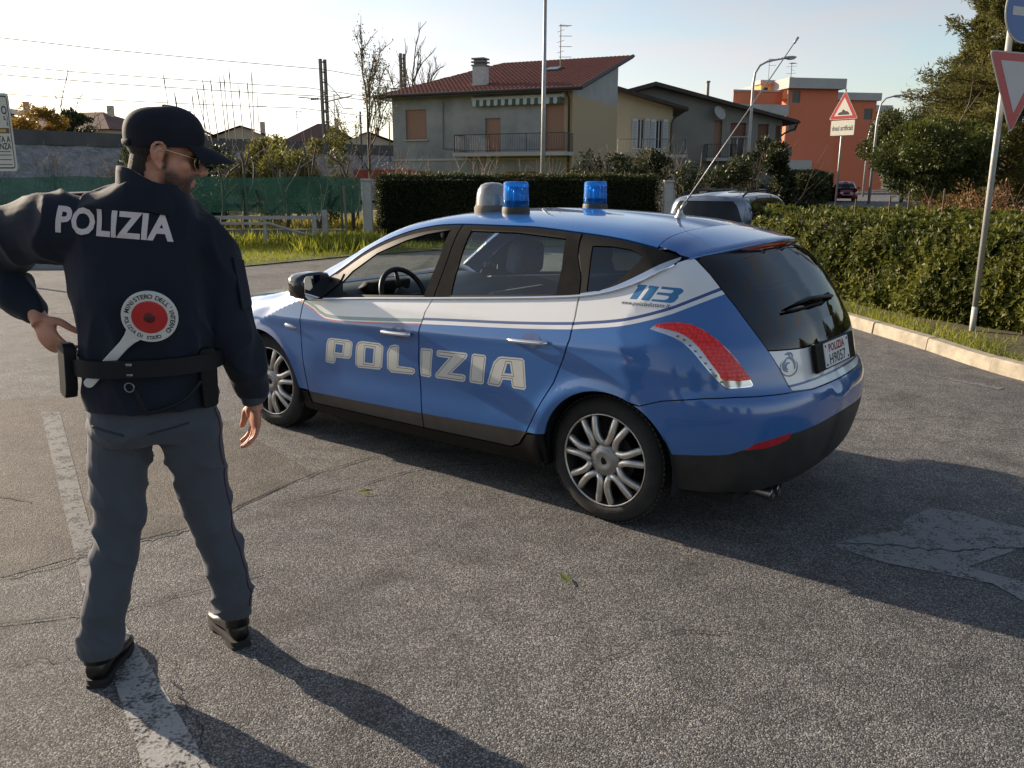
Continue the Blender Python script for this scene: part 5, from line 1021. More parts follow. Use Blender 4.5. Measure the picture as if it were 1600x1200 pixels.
for side_doors, outl, hole, nm, dec in ((fdoor, fr_f, FG, 'window_frame', grimy_pillars(True)), (rdoor, fr_r, RG, 'window_frame', grimy_pillars(False))):
    for i, dr in enumerate(side_doors):
        fo = panel(nm, 'side', outl, BLK, dr, dec, holes=[hole], mirror=False, h=.04, off=-.002, flange=.012)
        go = panel('window_pane', 'side', offset_poly(hole, .004), GLS, dr, mirror=False, h=.05, off=-.008, flange=0)
        if i:
            for ob in (fo, go): ob.scale = (1, -1, 1)
        elif dr is fdoor[0]: go.location = (0, -.045, -.38)      # this window is wound down into the door
_cw = pchip([-.3, -.2, -.08, .05, .2], [.020, .034, .026, .010, .006])
qchr = to('rad', on('side', beltpts(.2, -.29, -.02)), on('side', [(x, float(_belt(x)) + float(_cw(x))) for x in np.linspace(-.29, .2, 14)]))
panel('quarter_window_frame', 'rad', to('rad', on('side', fr_q)), BLK, car, [(qchr, CHR)], holes=[to('rad', on('side', QG))], h=.04, off=-.002, flange=.012)
panel('quarter_window', 'rad', to('rad', on('side', offset_poly(QG, .004))), GLD, car, h=.05, off=-.008, flange=0)
# chrome belt moulding
for s in (1, -1):
    m = MB(); pts = hull_side(np.linspace(2.15, -.28, 60), _belt(np.linspace(2.15, -.28, 60)) - .006)
    pts[:, 1] += .003; m.tube([(p[0], s * p[1], p[2]) for p in pts], .0085, 6); m.obj('chrome_belt_strip', CHR, car, True)

# ---- roof with the windscreen pillars, windscreen, bonnet
edge = on('side', dtpts(-.165, 2.235, .0, 60), .05)
inner = [(2.30, .735), (2.10, .665), (1.9, .60), (1.75, .555), (1.66, .51), (1.615, .44), (1.59, .30), (1.58, 0.0)]
half = [tuple(p[:2]) for p in edge] + spline(inner, 5)
roof_out = half + [(x, -y) for x, y in half[::-1][1:]]
roof_out = [(-.165, 0.0)] and roof_out
panel('roof', 'top', roof_out, BLUE, car, mirror=False, h=.05)
ws = spline(inner, 5); ws = [(x + .004, max(0, y - .006)) for x, y in ws]
wsb = [(2.36, .70), (2.46, .5), (2.52, .25), (2.54, 0)]
ws_half = ws[::-1] + spline(wsb, 5); ws_out = ws_half + [(x, -y) for x, y in ws_half[::-1] if y > 1e-6]
panel('windscreen', 'top', ws_out, GLS, car, mirror=False, h=.06, off=-.003, flange=0)
hb_half = spline([(2.40, .735), (2.50, .52), (2.56, .26), (2.58, 0)], 4)
hf_half = spline([(3.34, .545), (3.44, .40), (3.50, .2), (3.52, 0)], 4)
hood_half = hb_half[::-1] + [(x, y - .006) for x, y in hood_edge[1:]] + hf_half
hood_out = hood_half + [(x, -y) for x, y in hood_half[::-1] if y > 1e-6]
panel('bonnet', 'top', hood_out, WHITE, car, mirror=False, h=.06)
m = MB(); m.box((2.50, 0, .94), (.16, 1.3, .03)); m.obj('cowl', BLK, car)

# ---- tail: tailgate glass, white tailgate, bumper, spoiler
mir = lambda pts: [(math.pi - p, z) for p, z in pts][::-1]
gl_l = [(.988, .918), (.93, 1.005), (.862, 1.105), (.806, 1.175), (.753, 1.243), (.70, 1.300)]
gl_top = [(.72, 1.318), (.80, 1.338), (1.0, 1.345), (1.25, 1.352), (math.pi / 2, 1.355)]
tg = gl_l + gl_top + mir(gl_top)[1:] + mir(gl_l) + [(1.9, .902), (math.pi / 2, .900), (1.25, .902)]
tg_o = panel('tailgate_glass_surround', 'rad', rp(tg), DGLS, car, mirror=False, h=.045,
      holes=[rp(round_poly([(.955, 1.295), (1.25, 1.322), (math.pi - 1.25, 1.322), (math.pi - .955, 1.295), (math.pi - 1.06, 1.06), (math.pi - 1.12, .995), (1.12, .995), (1.06, 1.06)], .06))])
panel('rear_window', 'rad', rp(round_poly([(.950, 1.297), (1.25, 1.325), (math.pi - 1.25, 1.325), (math.pi - .950, 1.297), (math.pi - 1.057, 1.06), (math.pi - 1.12, .992), (1.12, .992), (1.057, 1.06)], .06)), GLD, car, mirror=False, h=.05, off=-.003, flange=0)
tl_l = [(1.110, .728), (1.055, .822), (.993, .912)]
tb = [(1.9, .896), (math.pi / 2, .894), (1.25, .896)]
tgl = tl_l + tb[::-1] + mir(tl_l) + [(1.9, .716), (math.pi / 2, .714), (1.25, .716)]
def tstripe(z0, z1): return [(p * K8, z0) for p in np.linspace(.9, 2.3, 30)] + [(p * K8, z1) for p in np.linspace(2.3, .9, 30)]
CREST = []
panel('tailgate', 'rad', rp(tgl), WHITE, car, [(tstripe(.742, .752), DKBLUE)], mirror=False, h=.03)
bt = qp_crease; bt = [(p / K8, z - .005) for p, z in bt]
b_top = bt + [(1.25, .710), (math.pi / 2, .708)]
b_arch3 = on('side', arc(*ARC_R, 112.5, 178, 16)); b_arch = [(q[0] / K8, q[1]) for q in FR['rad'][0](b_arch3)]
b_bot = [(.60, .27), (.75, .262), (.95, .255), (1.25, .250), (math.pi / 2, .248)]
bh = b_arch[::-1] + [(p, z) for p, z in b_top[1:]]
b_out = b_top + mir(b_top)[1:] + mir(b_arch[::-1])[1:] + mir(b_bot) + b_bot[::-1][1:] + b_arch[::-1][:-1]
blk = [(.50, .440), (.586, .447), (.728, .458), (.80, .466), (.86, .490), (.93, .515), (1.10, .537), (1.44, .548), (math.pi / 2, .549)]
blk_d = blk + mir(blk)[1:] + [(2.8, .1), (.35, .1)]
refl = [(.858, .486), (.90, .514), (.95, .526), (1.088, .545), (1.080, .518), (1.03, .500), (.95, .488)]
REFR = mat('red_reflector', (.42, .015, .02), .15, coat=1.0)
panel('rear_bumper', 'rad', rp(b_out), BLUE, car, [(rp(blk_d), CLAD), (rp(refl), REFR), (rp(mir(refl)), REFR)], mirror=False, h=.03)
# bumper top ledge filling the step under the tailgate
m = MB(); pz = np.linspace(1.10, math.pi - 1.10, 24); a = hull_rad(pz, np.full(24, .713)); b = hull_rad(pz, np.full(24, .722), off=-.035)
m.add([tuple(q) for q in a] + [tuple(q) for q in b], [(i, i + 1, 24 + i + 1, 24 + i) for i in range(23)]); m.obj('bumper_ledge', BLUE, car, True)

# spoiler
ys = np.linspace(-.632, .632, 43); sec = []
for y in ys:
    t = abs(y) / .632; xt = -.495 + .165 * t ** 2.4; zt_ = 1.372 - .057 * t ** 2.2
    A = hull_top(-.170, y); Bp = hull_top(-.26, y); Bp = (Bp[0], y, Bp[2] + .002)
    sec.append([(A[0], y, A[2] + .0005), (Bp[0], y, Bp[2] + .002), (xt + .05, y, zt_ + .009), (xt + .008, y, zt_ + .002), (xt, y, zt_ - .006), (xt + .006, y, zt_ - .016), (xt + .06, y, zt_ - .024), (xt + .13, y, zt_ - .020)])
m = MB(); n = len(sec[0])
m.add([p for s_ in sec for p in s_], [(i * n + k, (i + 1) * n + k, (i + 1) * n + k + 1, i * n + k + 1) for i in range(42) for k in range(n - 1)])
sp = m.obj('roof_spoiler', BLUE, car, True)
BRK = mat('red_lens', (.42, .012, .012), .15, coat=.5)
m = MB(); yy = np.linspace(-.42, .42, 22); A = []
for y in yy:
    t = abs(y) / .60; xt = -.495 + .165 * t ** 2.4; zt_ = 1.372 - .052 * t ** 2.2
    A.append([(xt + .016, y, zt_ - .0185), (xt + .020, y, zt_ - .040), (xt + .05, y, zt_ - .046), (xt + .10, y, zt_ - .03)])
m.add([p for s_ in A for p in s_], [(i * 4 + k, (i + 1) * 4 + k, (i + 1) * 4 + k + 1, i * 4 + k + 1) for i in range(21) for k in range(3)] + [(0, 1, 2, 3), (87, 86, 85, 84)])
m.obj('high_brake_light', BRK, car, True)

# ---- rear lights: bezel, red lens cells, clear strip
CLR = mat('clear_lens', (.62, .62, .62), .10, metal=.55, coat=1.0)
def cell_lens(name, col, dark):
    m_ = mat(name, col, .2, coat=.35); nt = m_.node_tree; b = nt.nodes['Principled BSDF']
    tc = nt.nodes.new('ShaderNodeTexCoord'); v = nt.nodes.new('ShaderNodeTexVoronoi'); v.inputs['Scale'].default_value = 62; v.inputs['Randomness'].default_value = .35
    r = nt.nodes.new('ShaderNodeValToRGB'); r.color_ramp.elements[0].color = (*col, 1); r.color_ramp.elements[1].color = (*dark, 1)
    r.color_ramp.elements[0].position = .25; r.color_ramp.elements[1].position = .75
    bp = nt.nodes.new('ShaderNodeBump'); bp.inputs['Strength'].default_value = .5; bp.inputs['Distance'].default_value = .004
    nt.links.new(tc.outputs['Object'], v.inputs['Vector']); nt.links.new(v.outputs['Distance'], r.inputs['Fac']); nt.links.new(r.outputs['Color'], b.inputs['Base Color'])
    nt.links.new(v.outputs['Distance'], bp.inputs['Height']); nt.links.new(bp.outputs['Normal'], b.inputs['Normal']); return m_
LENS = cell_lens('red_cell_lens', (.95, .028, .018), (.60, .008, .006))
TLS = spline(TLO, 3, True)
tin = [(.470, 1.008), (.53, 1.001), (.585, .990), (.632, .967), (.668, .932), (.702, .886), (.748, .822), (.768, .796), (.893, .794)]
tl_red = [(.462, 1.012)] + tin[1:] + [(.868, .836), (.83, .890), (.79, .937), (.748, .979), (.69, 1.018), (.64, 1.038), (.582, 1.044), (.515, 1.038), (.47, 1.025)]
tl_l2, tl_r2 = panel('tail_light', 'rad', rp(TLS), CHR, car, [(rp(offset_poly(TLS, -.0045)), CLR), (rp(offset_poly([p for p in TLS], -.006)), CLR)], h=.02, off=-.001, flange=.02, ret_right=True)
for i, tlp in enumerate((tl_l2, tl_r2)):
    ro = panel('red_lens', 'rad', rp(offset_poly(spline(tl_red, 2, True), -.0055)), LENS, tlp, mirror=False, h=.02, off=.003, flange=.008)
    if i: ro.scale = (1, -1, 1)
    for k in range(9):                               # small dark reflector windows in the clear strip
        a = [(.580, .981), (.608, .967), (.633, .945), (.655, .922), (.676, .897), (.696, .872), (.717, .846), (.738, .820), (.762, .792)][k]
        P3 = FR['rad'][1](np.array([(a[0] * K8, a[1])]))[0]; N3 = hull_normal(P3[None])[0]
        mm = MB(); M = frameM(P3 + N3 * .003, np.cross([0, 0, 1], N3), np.cross(N3, np.cross([0, 0, 1], N3)), N3)
        mm.prism(round_poly([(-.006, -.0045), (.006, -.0025), (.006, .0045), (-.006, .003)], .0025, 2), -.002, .001, M)
        wo = mm.obj('lamp_cell', mat('lamp_cell_grey', (.10, .10, .10), .3), tlp)
        if i: wo.scale = (1, -1, 1)

# ---- plate with its holder
def flat_on_tail(phi, z, off):
    P3 = hull_rad(np.array([phi]), np.array([z]))[0]; N3 = np.array([-1, 0, .22]); N3 = N3 / np.linalg.norm(N3)
    X = np.array([0, -1, 0.]); Y = np.cross(N3, X); return frameM(P3 + N3 * off, X, Y, N3)
Mp = flat_on_tail(math.pi / 2, .838, .012)
m = MB(); m.box((0, 0, 0), (.535, .135, .022), Mp); ph = m.obj('plate_holder', BLK, car, bevel=.006)
PLW = mat('plate_white', (.70, .71, .70), .4, vary=.06, vscale=14)
m = MB(); m.prism(round_poly([(-.17, -.058), (.17, -.058), (.17, .060), (-.17, .060)], .008), .0, .0145, Mp); pl = m.obj('number_plate', PLW, car)
RTX = mat('plate_red_text', (.30, .01, .01), .5); KTX = mat('plate_black_text', (.012, .012, .012), .5)
for body, sz, cy, mt, bold, sx in (('POLIZIA', .052, .031, RTX, .0016, 1.12), ('H9057', .072, -.025, KTX, .0008, 1.12)):
    V2, F2 = text_mesh(body, sz, bold, 0, 1.05); mesh_obj('plate_lettering', [Mp @ Vector((x * sx, y + cy, .0155)) for x, y in V2], F2, mt, pl)
m = MB()
for x in (-.15, .15):
    for y in (-.045, .045): m.lathe([(.0001, .0175), (.006, .017), (.007, .0147)], 8, Mp @ Matrix.Translation((x, y, 0)))
m.obj('plate_screws', KTX, pl)
tag(pl, 'white plate reading POLIZIA H9057')

# ---- police crest (plain ring with a rising crest figure of curved strokes)
def crest(frame, u, v, s, parent, right=1):
    m_ = MB(); col = DKBLUE
    def stroke(pts, w):
        pts = spline(pts, 6); L_ = []; R_ = []
        for i, p in enumerate(pts):
            a, b = np.array(pts[max(i - 1, 0)]), np.array(pts[min(i + 1, len(pts) - 1)]); t = (b - a) / (np.linalg.norm(b - a) + 1e-9)
            ww = w * (1 - abs(2 * i / (len(pts) - 1) - 1) ** 2 * .75); nrm = np.array([-t[1], t[0]]) * ww; L_.append(np.array(p) + nrm); R_.append(np.array(p) - nrm)
        U = np.array([(u + q[0] * s * right, v + q[1] * s) for q in L_ + R_]); P3 = FR[frame][1](U); P3 = P3 + hull_normal(P3) * .0015; k = len(L_)
        m_.add([tuple(q) for q in P3], [(i, i + 1, k + i + 1, k + i) for i in range(k - 1)])
    stroke([(.8, .3), (.95, -.2), (.7, -.75), (0, -1), (-.7, -.75), (-.95, -.2), (-.85, .15)], .06)
    stroke([(-.55, -.5), (-.62, 0), (-.3, .45), (.25, .55)], .13); stroke([(.25, .5), (.6, .1), (.6, -.35), (.2, -.62)], .12)
    stroke([(-.1, .1), (.25, .1), (.4, -.2), (.2, -.45)], .10); stroke([(-.5, .5), (-.35, .85), (.1, 1.0)], .10); stroke([(-.2, .55), (.0, .85), (.4, .9)], .08)
    return m_.obj('crest', col, parent)
crest('rad', 1.113 * K8, .843, .052, car, -1)

# ---- doors: handles and cups
for s, dr2 in ((1, 0), (-1, 1)):
    for dr, x0, x1, z0, z1 in ((fdoor[dr2], 1.456, 1.216, .815, .821), (rdoor[dr2], .520, .275, .874, .884)):
        m = MB(); n = 11; pts = []
        for k in range(n):
            t = k / (n - 1); x = x0 + (x1 - x0) * t; z = z0 + (z1 - z0) * t
            pts.append((x, s * (float(hullY(x, z)) + .012 + .016 * math.sin(math.pi * min(max(t, .0), 1)) ** .5), z))
        m.tube(pts, [.012] + [.0145] * (n - 2) + [.013], 10, flat=(1.0, .8)); m.obj('door_handle', CHR, dr, True)
        m = MB(); xc, zc = x0 + (x1 - x0) * .55, z0 + (z1 - z0) * .55 + .004; ring = []
        for k in range(20):
            q = 2 * math.pi * k / 20; xx, zz = xc + .058 * math.cos(q), zc + .038 * math.sin(q); ring.append((xx, s * (float(hullY(xx, zz)) + .0012), zz))
        m.add(ring + [(xc, s * (float(hullY(xc, zc)) + .0012), zc)], [(k, (k + 1) % 20, 20) if s > 0 else ((k + 1) % 20, k, 20) for k in range(20)])
        m.obj('handle_recess', DKBLUE, dr, True)
# side repeater on the fender
for s in (1, -1):
    m = MB(); p = hull_side(2.335, .752); m.tube([(2.385, s * (p[1] - .002), .757), (2.36, s * (p[1] + .006), .755), (2.29, s * (p[1] + .006), .748), (2.265, s * (p[1] - .002), .746)], [.006, .013, .012, .005], 8, flat=(.6, 1)); m.obj('side_repeater', CLR, car, True)

# ---- mirrors
for s, dr2 in ((1, 0), (-1, 1)):
    m = MB(); n = 14; rings = []
    for i, (dy, sc_) in enumerate(((-.03, .55), (.0, .85), (.05, .98), (.12, 1.0), (.18, .9), (.215, .68), (.228, .35))):
        for k in range(n):
            q = 2 * math.pi * k / n; cx = max(min(math.cos(q) * 1.25, 1), -1); sz = max(min(math.sin(q) * 1.25, 1), -1)
            rings.append((2.10 + .075 * sc_ * cx + (.012 if cx > 0 else 0), s * (.80 + dy), 1.032 + .082 * sc_ * sz - dy * .03))
    m.add(rings, [(i * n + k, i * n + (k + 1) % n, (i + 1) * n + (k + 1) % n, (i + 1) * n + k) for i in range(6) for k in range(n)] + [tuple(range(n))[::-1], tuple(range(6 * n, 7 * n))])
    mo = m.obj('door_mirror', mat('black_gloss', (.012, .012, .013), .15, coat=.6), fdoor[dr2], True)
    m = MB(); m.prism(round_poly([(.0 + .80, .965), (1.0, .955), (1.005, 1.095), (.81, 1.10)], .035), 0, .004, frameM((2.021, 0, 0), (0, s, 0), (0, 0, 1), (-1, 0, 0)) )
    m.obj('mirror_glass', mat('mirror_silver', (.8, .82, .85), .02, metal=1.0), mo)
    mo.name = 'door_mirror'
    tri = [(2.19, .945), (2.02, .960), (1.93, 1.04), (1.93, 1.10), (2.02, 1.085), (2.12, 1.03)]
    tp = panel('mirror_triangle', 'side', tri, BLK, fdoor[dr2], mirror=False, h=.04, off=.004, flange=.008)
    if s < 0: tp.scale = (1, -1, 1)

# ---- wheels
TYRE = mat('tyre_rubber', (.022, .021, .020), .85, vary=.35, vscale=14, bump=.15, bscale=60)
ALLOY = mat('brake_dusted_alloy', (.56, .53, .49), .30, metal=.75, vary=.2, vscale=18)
DARKM = mat('dark_metal', (.03, .028, .026), .6, metal=.5)
HUBM = mat('hub_grey', (.33, .32, .31), .4, metal=.6)
def wheel(x, s, steer=0.0):
    # local frame: Z outwards, turned about the axle
    M = Matrix.Translation((x, s * .815, .322)) @ Matrix.Rotation(steer, 4, 'Z') @ Matrix.Rotation(-math.pi / 2 * s, 4, 'X')
    m = MB(); m.lathe([(.05, -.10), (.13, -.10), (.13, -.06), (.145, -.055), (.145, -.04), (.05, -.035)], 32, M); m.lathe([(.205, -.20), (.200, -.06), (.215, -.02), (.226, .004)], 48, M)
    w = m.obj('wheel', DARKM, car, True, angle=40)
    m = MB(); pr = [(.205, -.215), (.235, -.225), (.275, -.226), (.302, -.214), (.318, -.195), (.3215, -.17), (.322, -.10), (.3215, -.045), (.318, -.022), (.305, -.004), (.280, .010), (.256, .013), (.242, .010), (.235, .004), (.230, -.006)]
    m.lathe(pr, 72, M)
    for k in range(72):                               # tread blocks
        q = 2 * math.pi * (k + .5) / 72
        for zc, w_ in ((-.030, .030), (-.075, .034), (-.125, .034), (-.17, .034)):
            m.box((0, 0, 0), (.008, .019, w_), M @ Matrix.Rotation(q + (.02 if zc > -.05 else 0), 4, 'Z') @ Matrix.Translation((.3225, 0, zc)))
    m.obj('tyre', TYRE, w, True, angle=35)
    m = MB(); m.lathe([(.220, -.03), (.2255, .0), (.2285, .008), (.233, .010), (.236, .006), (.234, -.004)], 64, M); m.obj('rim_lip', ALLOY, w, True)
    for k in range(7):
        m = MB(); a0 = 2 * math.pi * k / 7 + .25
        for sg in (-1, 1):
            pts = []; rr = []
            for t in np.linspace(0, 1, 10):
                r = .082 + .148 * t; ang = a0 + sg * np.interp(t, [0, .06, .15, .3, .5, .75, 1], [.0, .14, .25, .305, .305, .29, .28])
                pts.append((r * math.cos(ang), r * math.sin(ang), -.004 + .012 * math.sin(math.pi * min(1, t)) - .010 * t)); rr.append(np.interp(t, [0, .2, 1], [.0165, .0195, .0190]))
            m.tube([M @ Vector(p) for p in pts], rr, 8)
        m.obj('spoke', ALLOY, w, True)
    m = MB(); m.lathe([(.088, -.03), (.083, -.004), (.070, .004), (.060, .006), (.056, .012), (.040, .014), (.030, .010), (.0001, .010)], 40, M); m.obj('hub_cap', HUBM, w, True)
    m = MB(); sh = [(-.014, .017), (0, .02), (.014, .017), (.013, -.004), (0, -.02), (-.013, -.004)]; m.prism(sh, .0095, .0118, M @ Matrix.Rotation(.4, 4, 'Z')); m.obj('hub_badge', BLK, w)
    return w
for s in (1, -1):
    wheel(-.015, s); wheel(2.685, s, .05)
# wheel wells, underbody
for s in (1, -1):
    for cx in (-.04, 2.68):
        m = MB(); n = 20; v = []
        for k in range(n + 1):
            q = math.radians(-12 + 204 * k / n); v += [(cx + .385 * math.cos(q), s * .895 * .985, .325 + .385 * math.sin(q)), (cx + .385 * math.cos(q), s * .50, .325 + .385 * math.sin(q))]
        m.add(v, [(2 * k, 2 * k + 1, 2 * k + 3, 2 * k + 2) for k in range(n)]); v2 = [(cx + .385 * math.cos(math.radians(-12 + 204 * k / n)), s * .5, .325 + .385 * math.sin(math.radians(-12 + 204 * k / n))) for k in range(n + 1)]
        m.add(v2, [tuple(range(n + 1))]); m.obj('wheel_well', mat('wheel_well_black', (.008, .008, .008), .9), car)
m = MB(); m.box((1.33, 0, .215), (3.9, 1.30, .05)); m.box((1.33, 0, .24), (1.95, 1.62, .06)); m.obj('underbody', mat('wheel_well_black', (.008, .008, .008), .9), car)
m = MB()
for y in (.40, .475):
    m.tube([(-.50, y, .225), (-.60, y, .226), (-.74, y, .218)], [.028, .029, .031], 16, caps=False); m.tube([(-.5, y, .225), (-.735, y, .218)], .024, 12)
m.obj('exhaust_tips', mat('sooty_steel', (.30, .29, .28), .3, metal=1.0), car, True)

# ---- nose (mostly hidden): bumper with grille and lamps
fb_t = [(.79, .465), (.86, .595), (.98, .695), (1.10, .775), (1.3, .78), (math.pi / 2, .78)]
fb_a3 = on('side', arc(*ARC_F, 27, 0, 12)); fb_a = [(q[0] / K8, q[1]) for q in FR['front'][0](fb_a3)]
fb_b = [(.62, .24), (1.0, .20), (math.pi / 2, .19)]
fh = [(.30, .47)]
fbo = [fb_t[0]] + fb_t[1:] + mir(fb_t)[1:] + mir(fb_a[::-1])[::-1][::-1] + mir(fb_b) + fb_b[::-1][1:] + fb_a[::-1]
grille = [(1.38, .74), (math.pi - 1.38, .74), (math.pi - 1.42, .42), (1.42, .42)]
low = [(1.05, .36), (math.pi - 1.05, .36), (math.pi - 1.1, .26), (1.1, .26)]
lampf = [(.93, .68), (1.05, .76), (1.28, .74), (1.25, .66), (1.05, .62)]
try:
    panel('front_bumper', 'front', rp(fbo), BLUE, car, [(rp(grille), BLK), (rp(low), BLK), (rp(lampf), CLR), (rp(mir(lampf)), CLR)], mirror=False, h=.05)
except Exception as ex: print('front bumper', ex)

# ---- interior
m = MB(); m.box((1.2, 0, .30), (2.6, 1.5, .06)); m.obj('cabin_floor', INT, car)
for dr_i, s in ((0, 1), (1, -1)):
    for dr, xa, xb in ((fdoor[dr_i], 2.12, 1.17), (rdoor[dr_i], 1.12, .33)):
        xs = np.linspace(xa, xb, 12); v = []
        for x in xs:
            for z, dy in ((.30, .07), (.6, .09), (.85, .075), (float(_belt(x)) - .015, .035)): v.append((x, s * (float(hullY(x, z)) - dy), z))
        mesh_obj('door_card', v, [(i * 4 + k, (i + 1) * 4 + k, (i + 1) * 4 + k + 1, i * 4 + k + 1) for i in range(11) for k in range(3)], INT, dr, True)
def seat(x, y, w, name='front_seat'):
    prof = [(.27, .34), (.28, .44), (.20, .49), (-.12, .47), (-.22, .56), (-.30, .80), (-.36, 1.02), (-.40, 1.06), (-.46, 1.05), (-.46, .98), (-.38, .55), (-.30, .36)]
    m = MB(); m.prism([(a, b) for a, b in prof], -w / 2, w / 2, frameM((x, y, 0), (1, 0, 0), (0, 0, 1), (0, -1, 0)))
    st = m.obj(name, SEAT, car, True, bevel=.035, seg=3, angle=60)
    for yy in ([0] if w < .8 else [-.40, 0, .40]):
        m = MB(); m.prism(round_poly([(-.13, 1.09), (.13, 1.09), (.115, 1.27), (-.115, 1.27)], .05, 4), -.045, .045, frameM((x - .455, y + yy, 0), (0, 1, 0), (0, 0, 1), (1, 0, 0)) @ Matrix.Rotation(-.12, 4, 'X') @ Matrix.Translation((0, .05, .13)))
        m.obj('headrest', SEAT, st, True, bevel=.02, seg=3, angle=60)
seat(1.30, .37, .50); seat(1.30, -.37, .50); seat(.36, 0, 1.22, 'rear_seat')
dp = [(1.98, .70), (1.93, .82), (1.95, .92), (2.05, .975), (2.2, .985), (2.45, .965), (2.5, .8), (2.3, .6)]
m = MB(); m.prism(dp, -.70, .70, frameM((0, 0, 0), (1, 0, 0), (0, 0, 1), (0, -1, 0))); m.obj('dashboard', mat('dash_plastic', (.03, .033, .04), .55), car, True, bevel=.03, seg=3, angle=60)
m = MB(); m.prism(round_poly([(2.08, .975), (2.0, 1.03), (1.93, 1.02), (1.95, .95)], .02), -.17, .17, frameM((0, .37, 0), (1, 0, 0), (0, 0, 1), (0, -1, 0))); m.obj('instrument_hood', INT, car, True)
Msw = Matrix.Translation((1.82, .37, .93)) @ Matrix.Rotation(math.radians(-65), 4, 'Y')
m = MB(); m.tube([Msw @ Vector((.185 * math.cos(a), .185 * math.sin(a), 0)) for a in np.linspace(0, 2 * math.pi, 37)], .017, 10, False)
for a in (0.0, math.pi, -math.pi / 2, ): m.tube([Msw @ Vector((.05 * math.cos(a), .05 * math.sin(a), -.02)), Msw @ Vector((.18 * math.cos(a), .18 * math.sin(a), 0))], [.022, .014], 8, flat=(1, .6))
m.lathe([(.0001, .012), (.05, .008), (.068, -.012), (.06, -.04)], 20, Msw); m.tube([Msw @ Vector((0, 0, -.03)), Msw @ Vector((0, 0, -.3))], .03, 8)
m.obj('steering_wheel', mat('leather_black', (.02, .02, .021), .45), car, True)
m = MB(); m.prism(round_poly([(-.12, -.035), (.12, -.035), (.13, .035), (-.13, .04)], .02), 0, .03, frameM((1.72, 0.0, 1.325), (0, -1, 0), (-.25, 0, .97), (-.97, 0, -.25))); rm = m.obj('rear_view_mirror', INT, car, bevel=.006)
m = MB(); m.prism(round_poly([(-.11, -.028), (.11, -.028), (.12, .028), (-.12, .03)], .018), .0305, .032, frameM((1.72, 0.0, 1.325), (0, -1, 0), (-.25, 0, .97), (-.97, 0, -.25))); m.obj('mirror_glass', mat('mirror_silver', (.8, .82, .85), .02, metal=1.0), rm)
m = MB(); v = []
for x in np.linspace(-.1, 1.5, 10):
    for y in np.linspace(-.52, .52, 9): p = hull_top(x, y); v.append((x, y, p[2] - .035))
m.add(v, [(i * 9 + k, i * 9 + k + 1, (i + 1) * 9 + k + 1, (i + 1) * 9 + k) for i in range(9) for k in range(8)]); m.obj('headliner', mat('headliner_grey', (.45, .45, .43), .9), car, True)
m = MB(); v = []
for z in np.linspace(.62, 1.0, 4): v += [(.0, -.70, z), (.0, .70, z)]
m.box((-.35, 0, .93), (.62, 1.12, .02)); m.obj('parcel_shelf', INT, car)

# ---- roof furniture
def roof_pt(x, y): return hull_top(np.array(x), np.array(y))
LENSB = glass_mat('blue_beacon_lens', (.14, .50, .95), .03)
_nt = LENSB.node_tree; _o = [n for n in _nt.nodes if n.type == 'OUTPUT_MATERIAL'][0]; _mx0 = [n for n in _nt.nodes if n.type == 'MIX_SHADER'][0]; _tl = _nt.nodes.new('ShaderNodeBsdfTranslucent'); _tl.inputs['Color'].default_value = (.02, .34, .80, 1); _df = _nt.nodes.new('ShaderNodeBsdfDiffuse'); _df.inputs['Color'].default_value = (.012, .24, .60, 1)
_ma = _nt.nodes.new('ShaderNodeMixShader'); _ma.inputs[0].default_value = .5; _mb = _nt.nodes.new('ShaderNodeMixShader'); _mb.inputs[0].default_value = .42; _nt.links.new(_tl.outputs[0], _ma.inputs[1]); _nt.links.new(_df.outputs[0], _ma.inputs[2]); _nt.links.new(_mx0.outputs[0], _mb.inputs[1]); _nt.links.new(_ma.outputs[0], _mb.inputs[2]); _nt.links.new(_mb.outputs[0], _o.inputs['Surface'])
for x, y in ((.875, .40), (.875, -.40)):
    p = roof_pt(x, y); z0 = float(p[2])
    m = MB(); m.lathe([(.0001, -.01), (.078, -.012), (.079, .012), (.076, .030), (.0001, .030)], 32, Matrix.Translation((x, y, z0))); b = m.obj('roof_beacon', mat('dirty_black_rubber', (.05, .042, .032), .6, vary=.4, vscale=20), car, True, angle=40)
    Mz = Matrix.Translation((x, y, z0))
    m = MB(); m.lathe([(.073, .030), (.073, .062), (.0745, .064), (.0725, .068), (.071, .150), (.068, .162), (.058, .168), (.0001, .169)], 40, Mz); m.obj('blue_lens', LENSB, b, True, angle=40)
    m = MB(); m.lathe([(.0001, .03), (.066, .03), (.066, .066), (.0001, .067)], 32, Mz); m.obj('beacon_base', mat('beacon_dark_blue', (.006, .015, .07), .4), b, True, angle=40)
    m = MB(); m.lathe([(.016, .066), (.018, .10), (.012, .135), (.0001, .138)], 16, Mz)
    for q in np.linspace(0, 2 * math.pi, 13)[:-1]: m.box((0, 0, 0), (.003, .004, .075), Mz @ Matrix.Rotation(q, 4, 'Z') @ Matrix.Translation((.060, 0, .108)))
    m.lathe([(.022, .128), (.06, .136), (.064, .141), (.03, .145)], 24, Mz); m.obj('flasher_insert', mat('beacon_insert', (.55, .75, .9), .25, metal=.3), b, True)
p = roof_pt(1.16, .33); z0 = float(p[2]); Mz = Matrix.Translation((1.13, .30, float(roof_pt(1.13, .30)[2])))
m = MB(); pr = [(.107, -.014), (.108, .018), (.100, .034)]; m.lathe(pr, 28, Mz @ Matrix.Scale(1.0, 4, (1, 0, 0))); sd = m.obj('siren_speaker', mat('dusty_base', (.16, .13, .09), .8), car, True)
m = MB(); m.lathe([(.100, .030), (.095, .080), (.085, .122), (.068, .148), (.040, .160), (.0001, .163)], 28, Mz); m.obj('grey_dome', mat('clouded_dome', (.24, .24, .225), .2, coat=.8, vary=.35, vscale=12), sd, True)
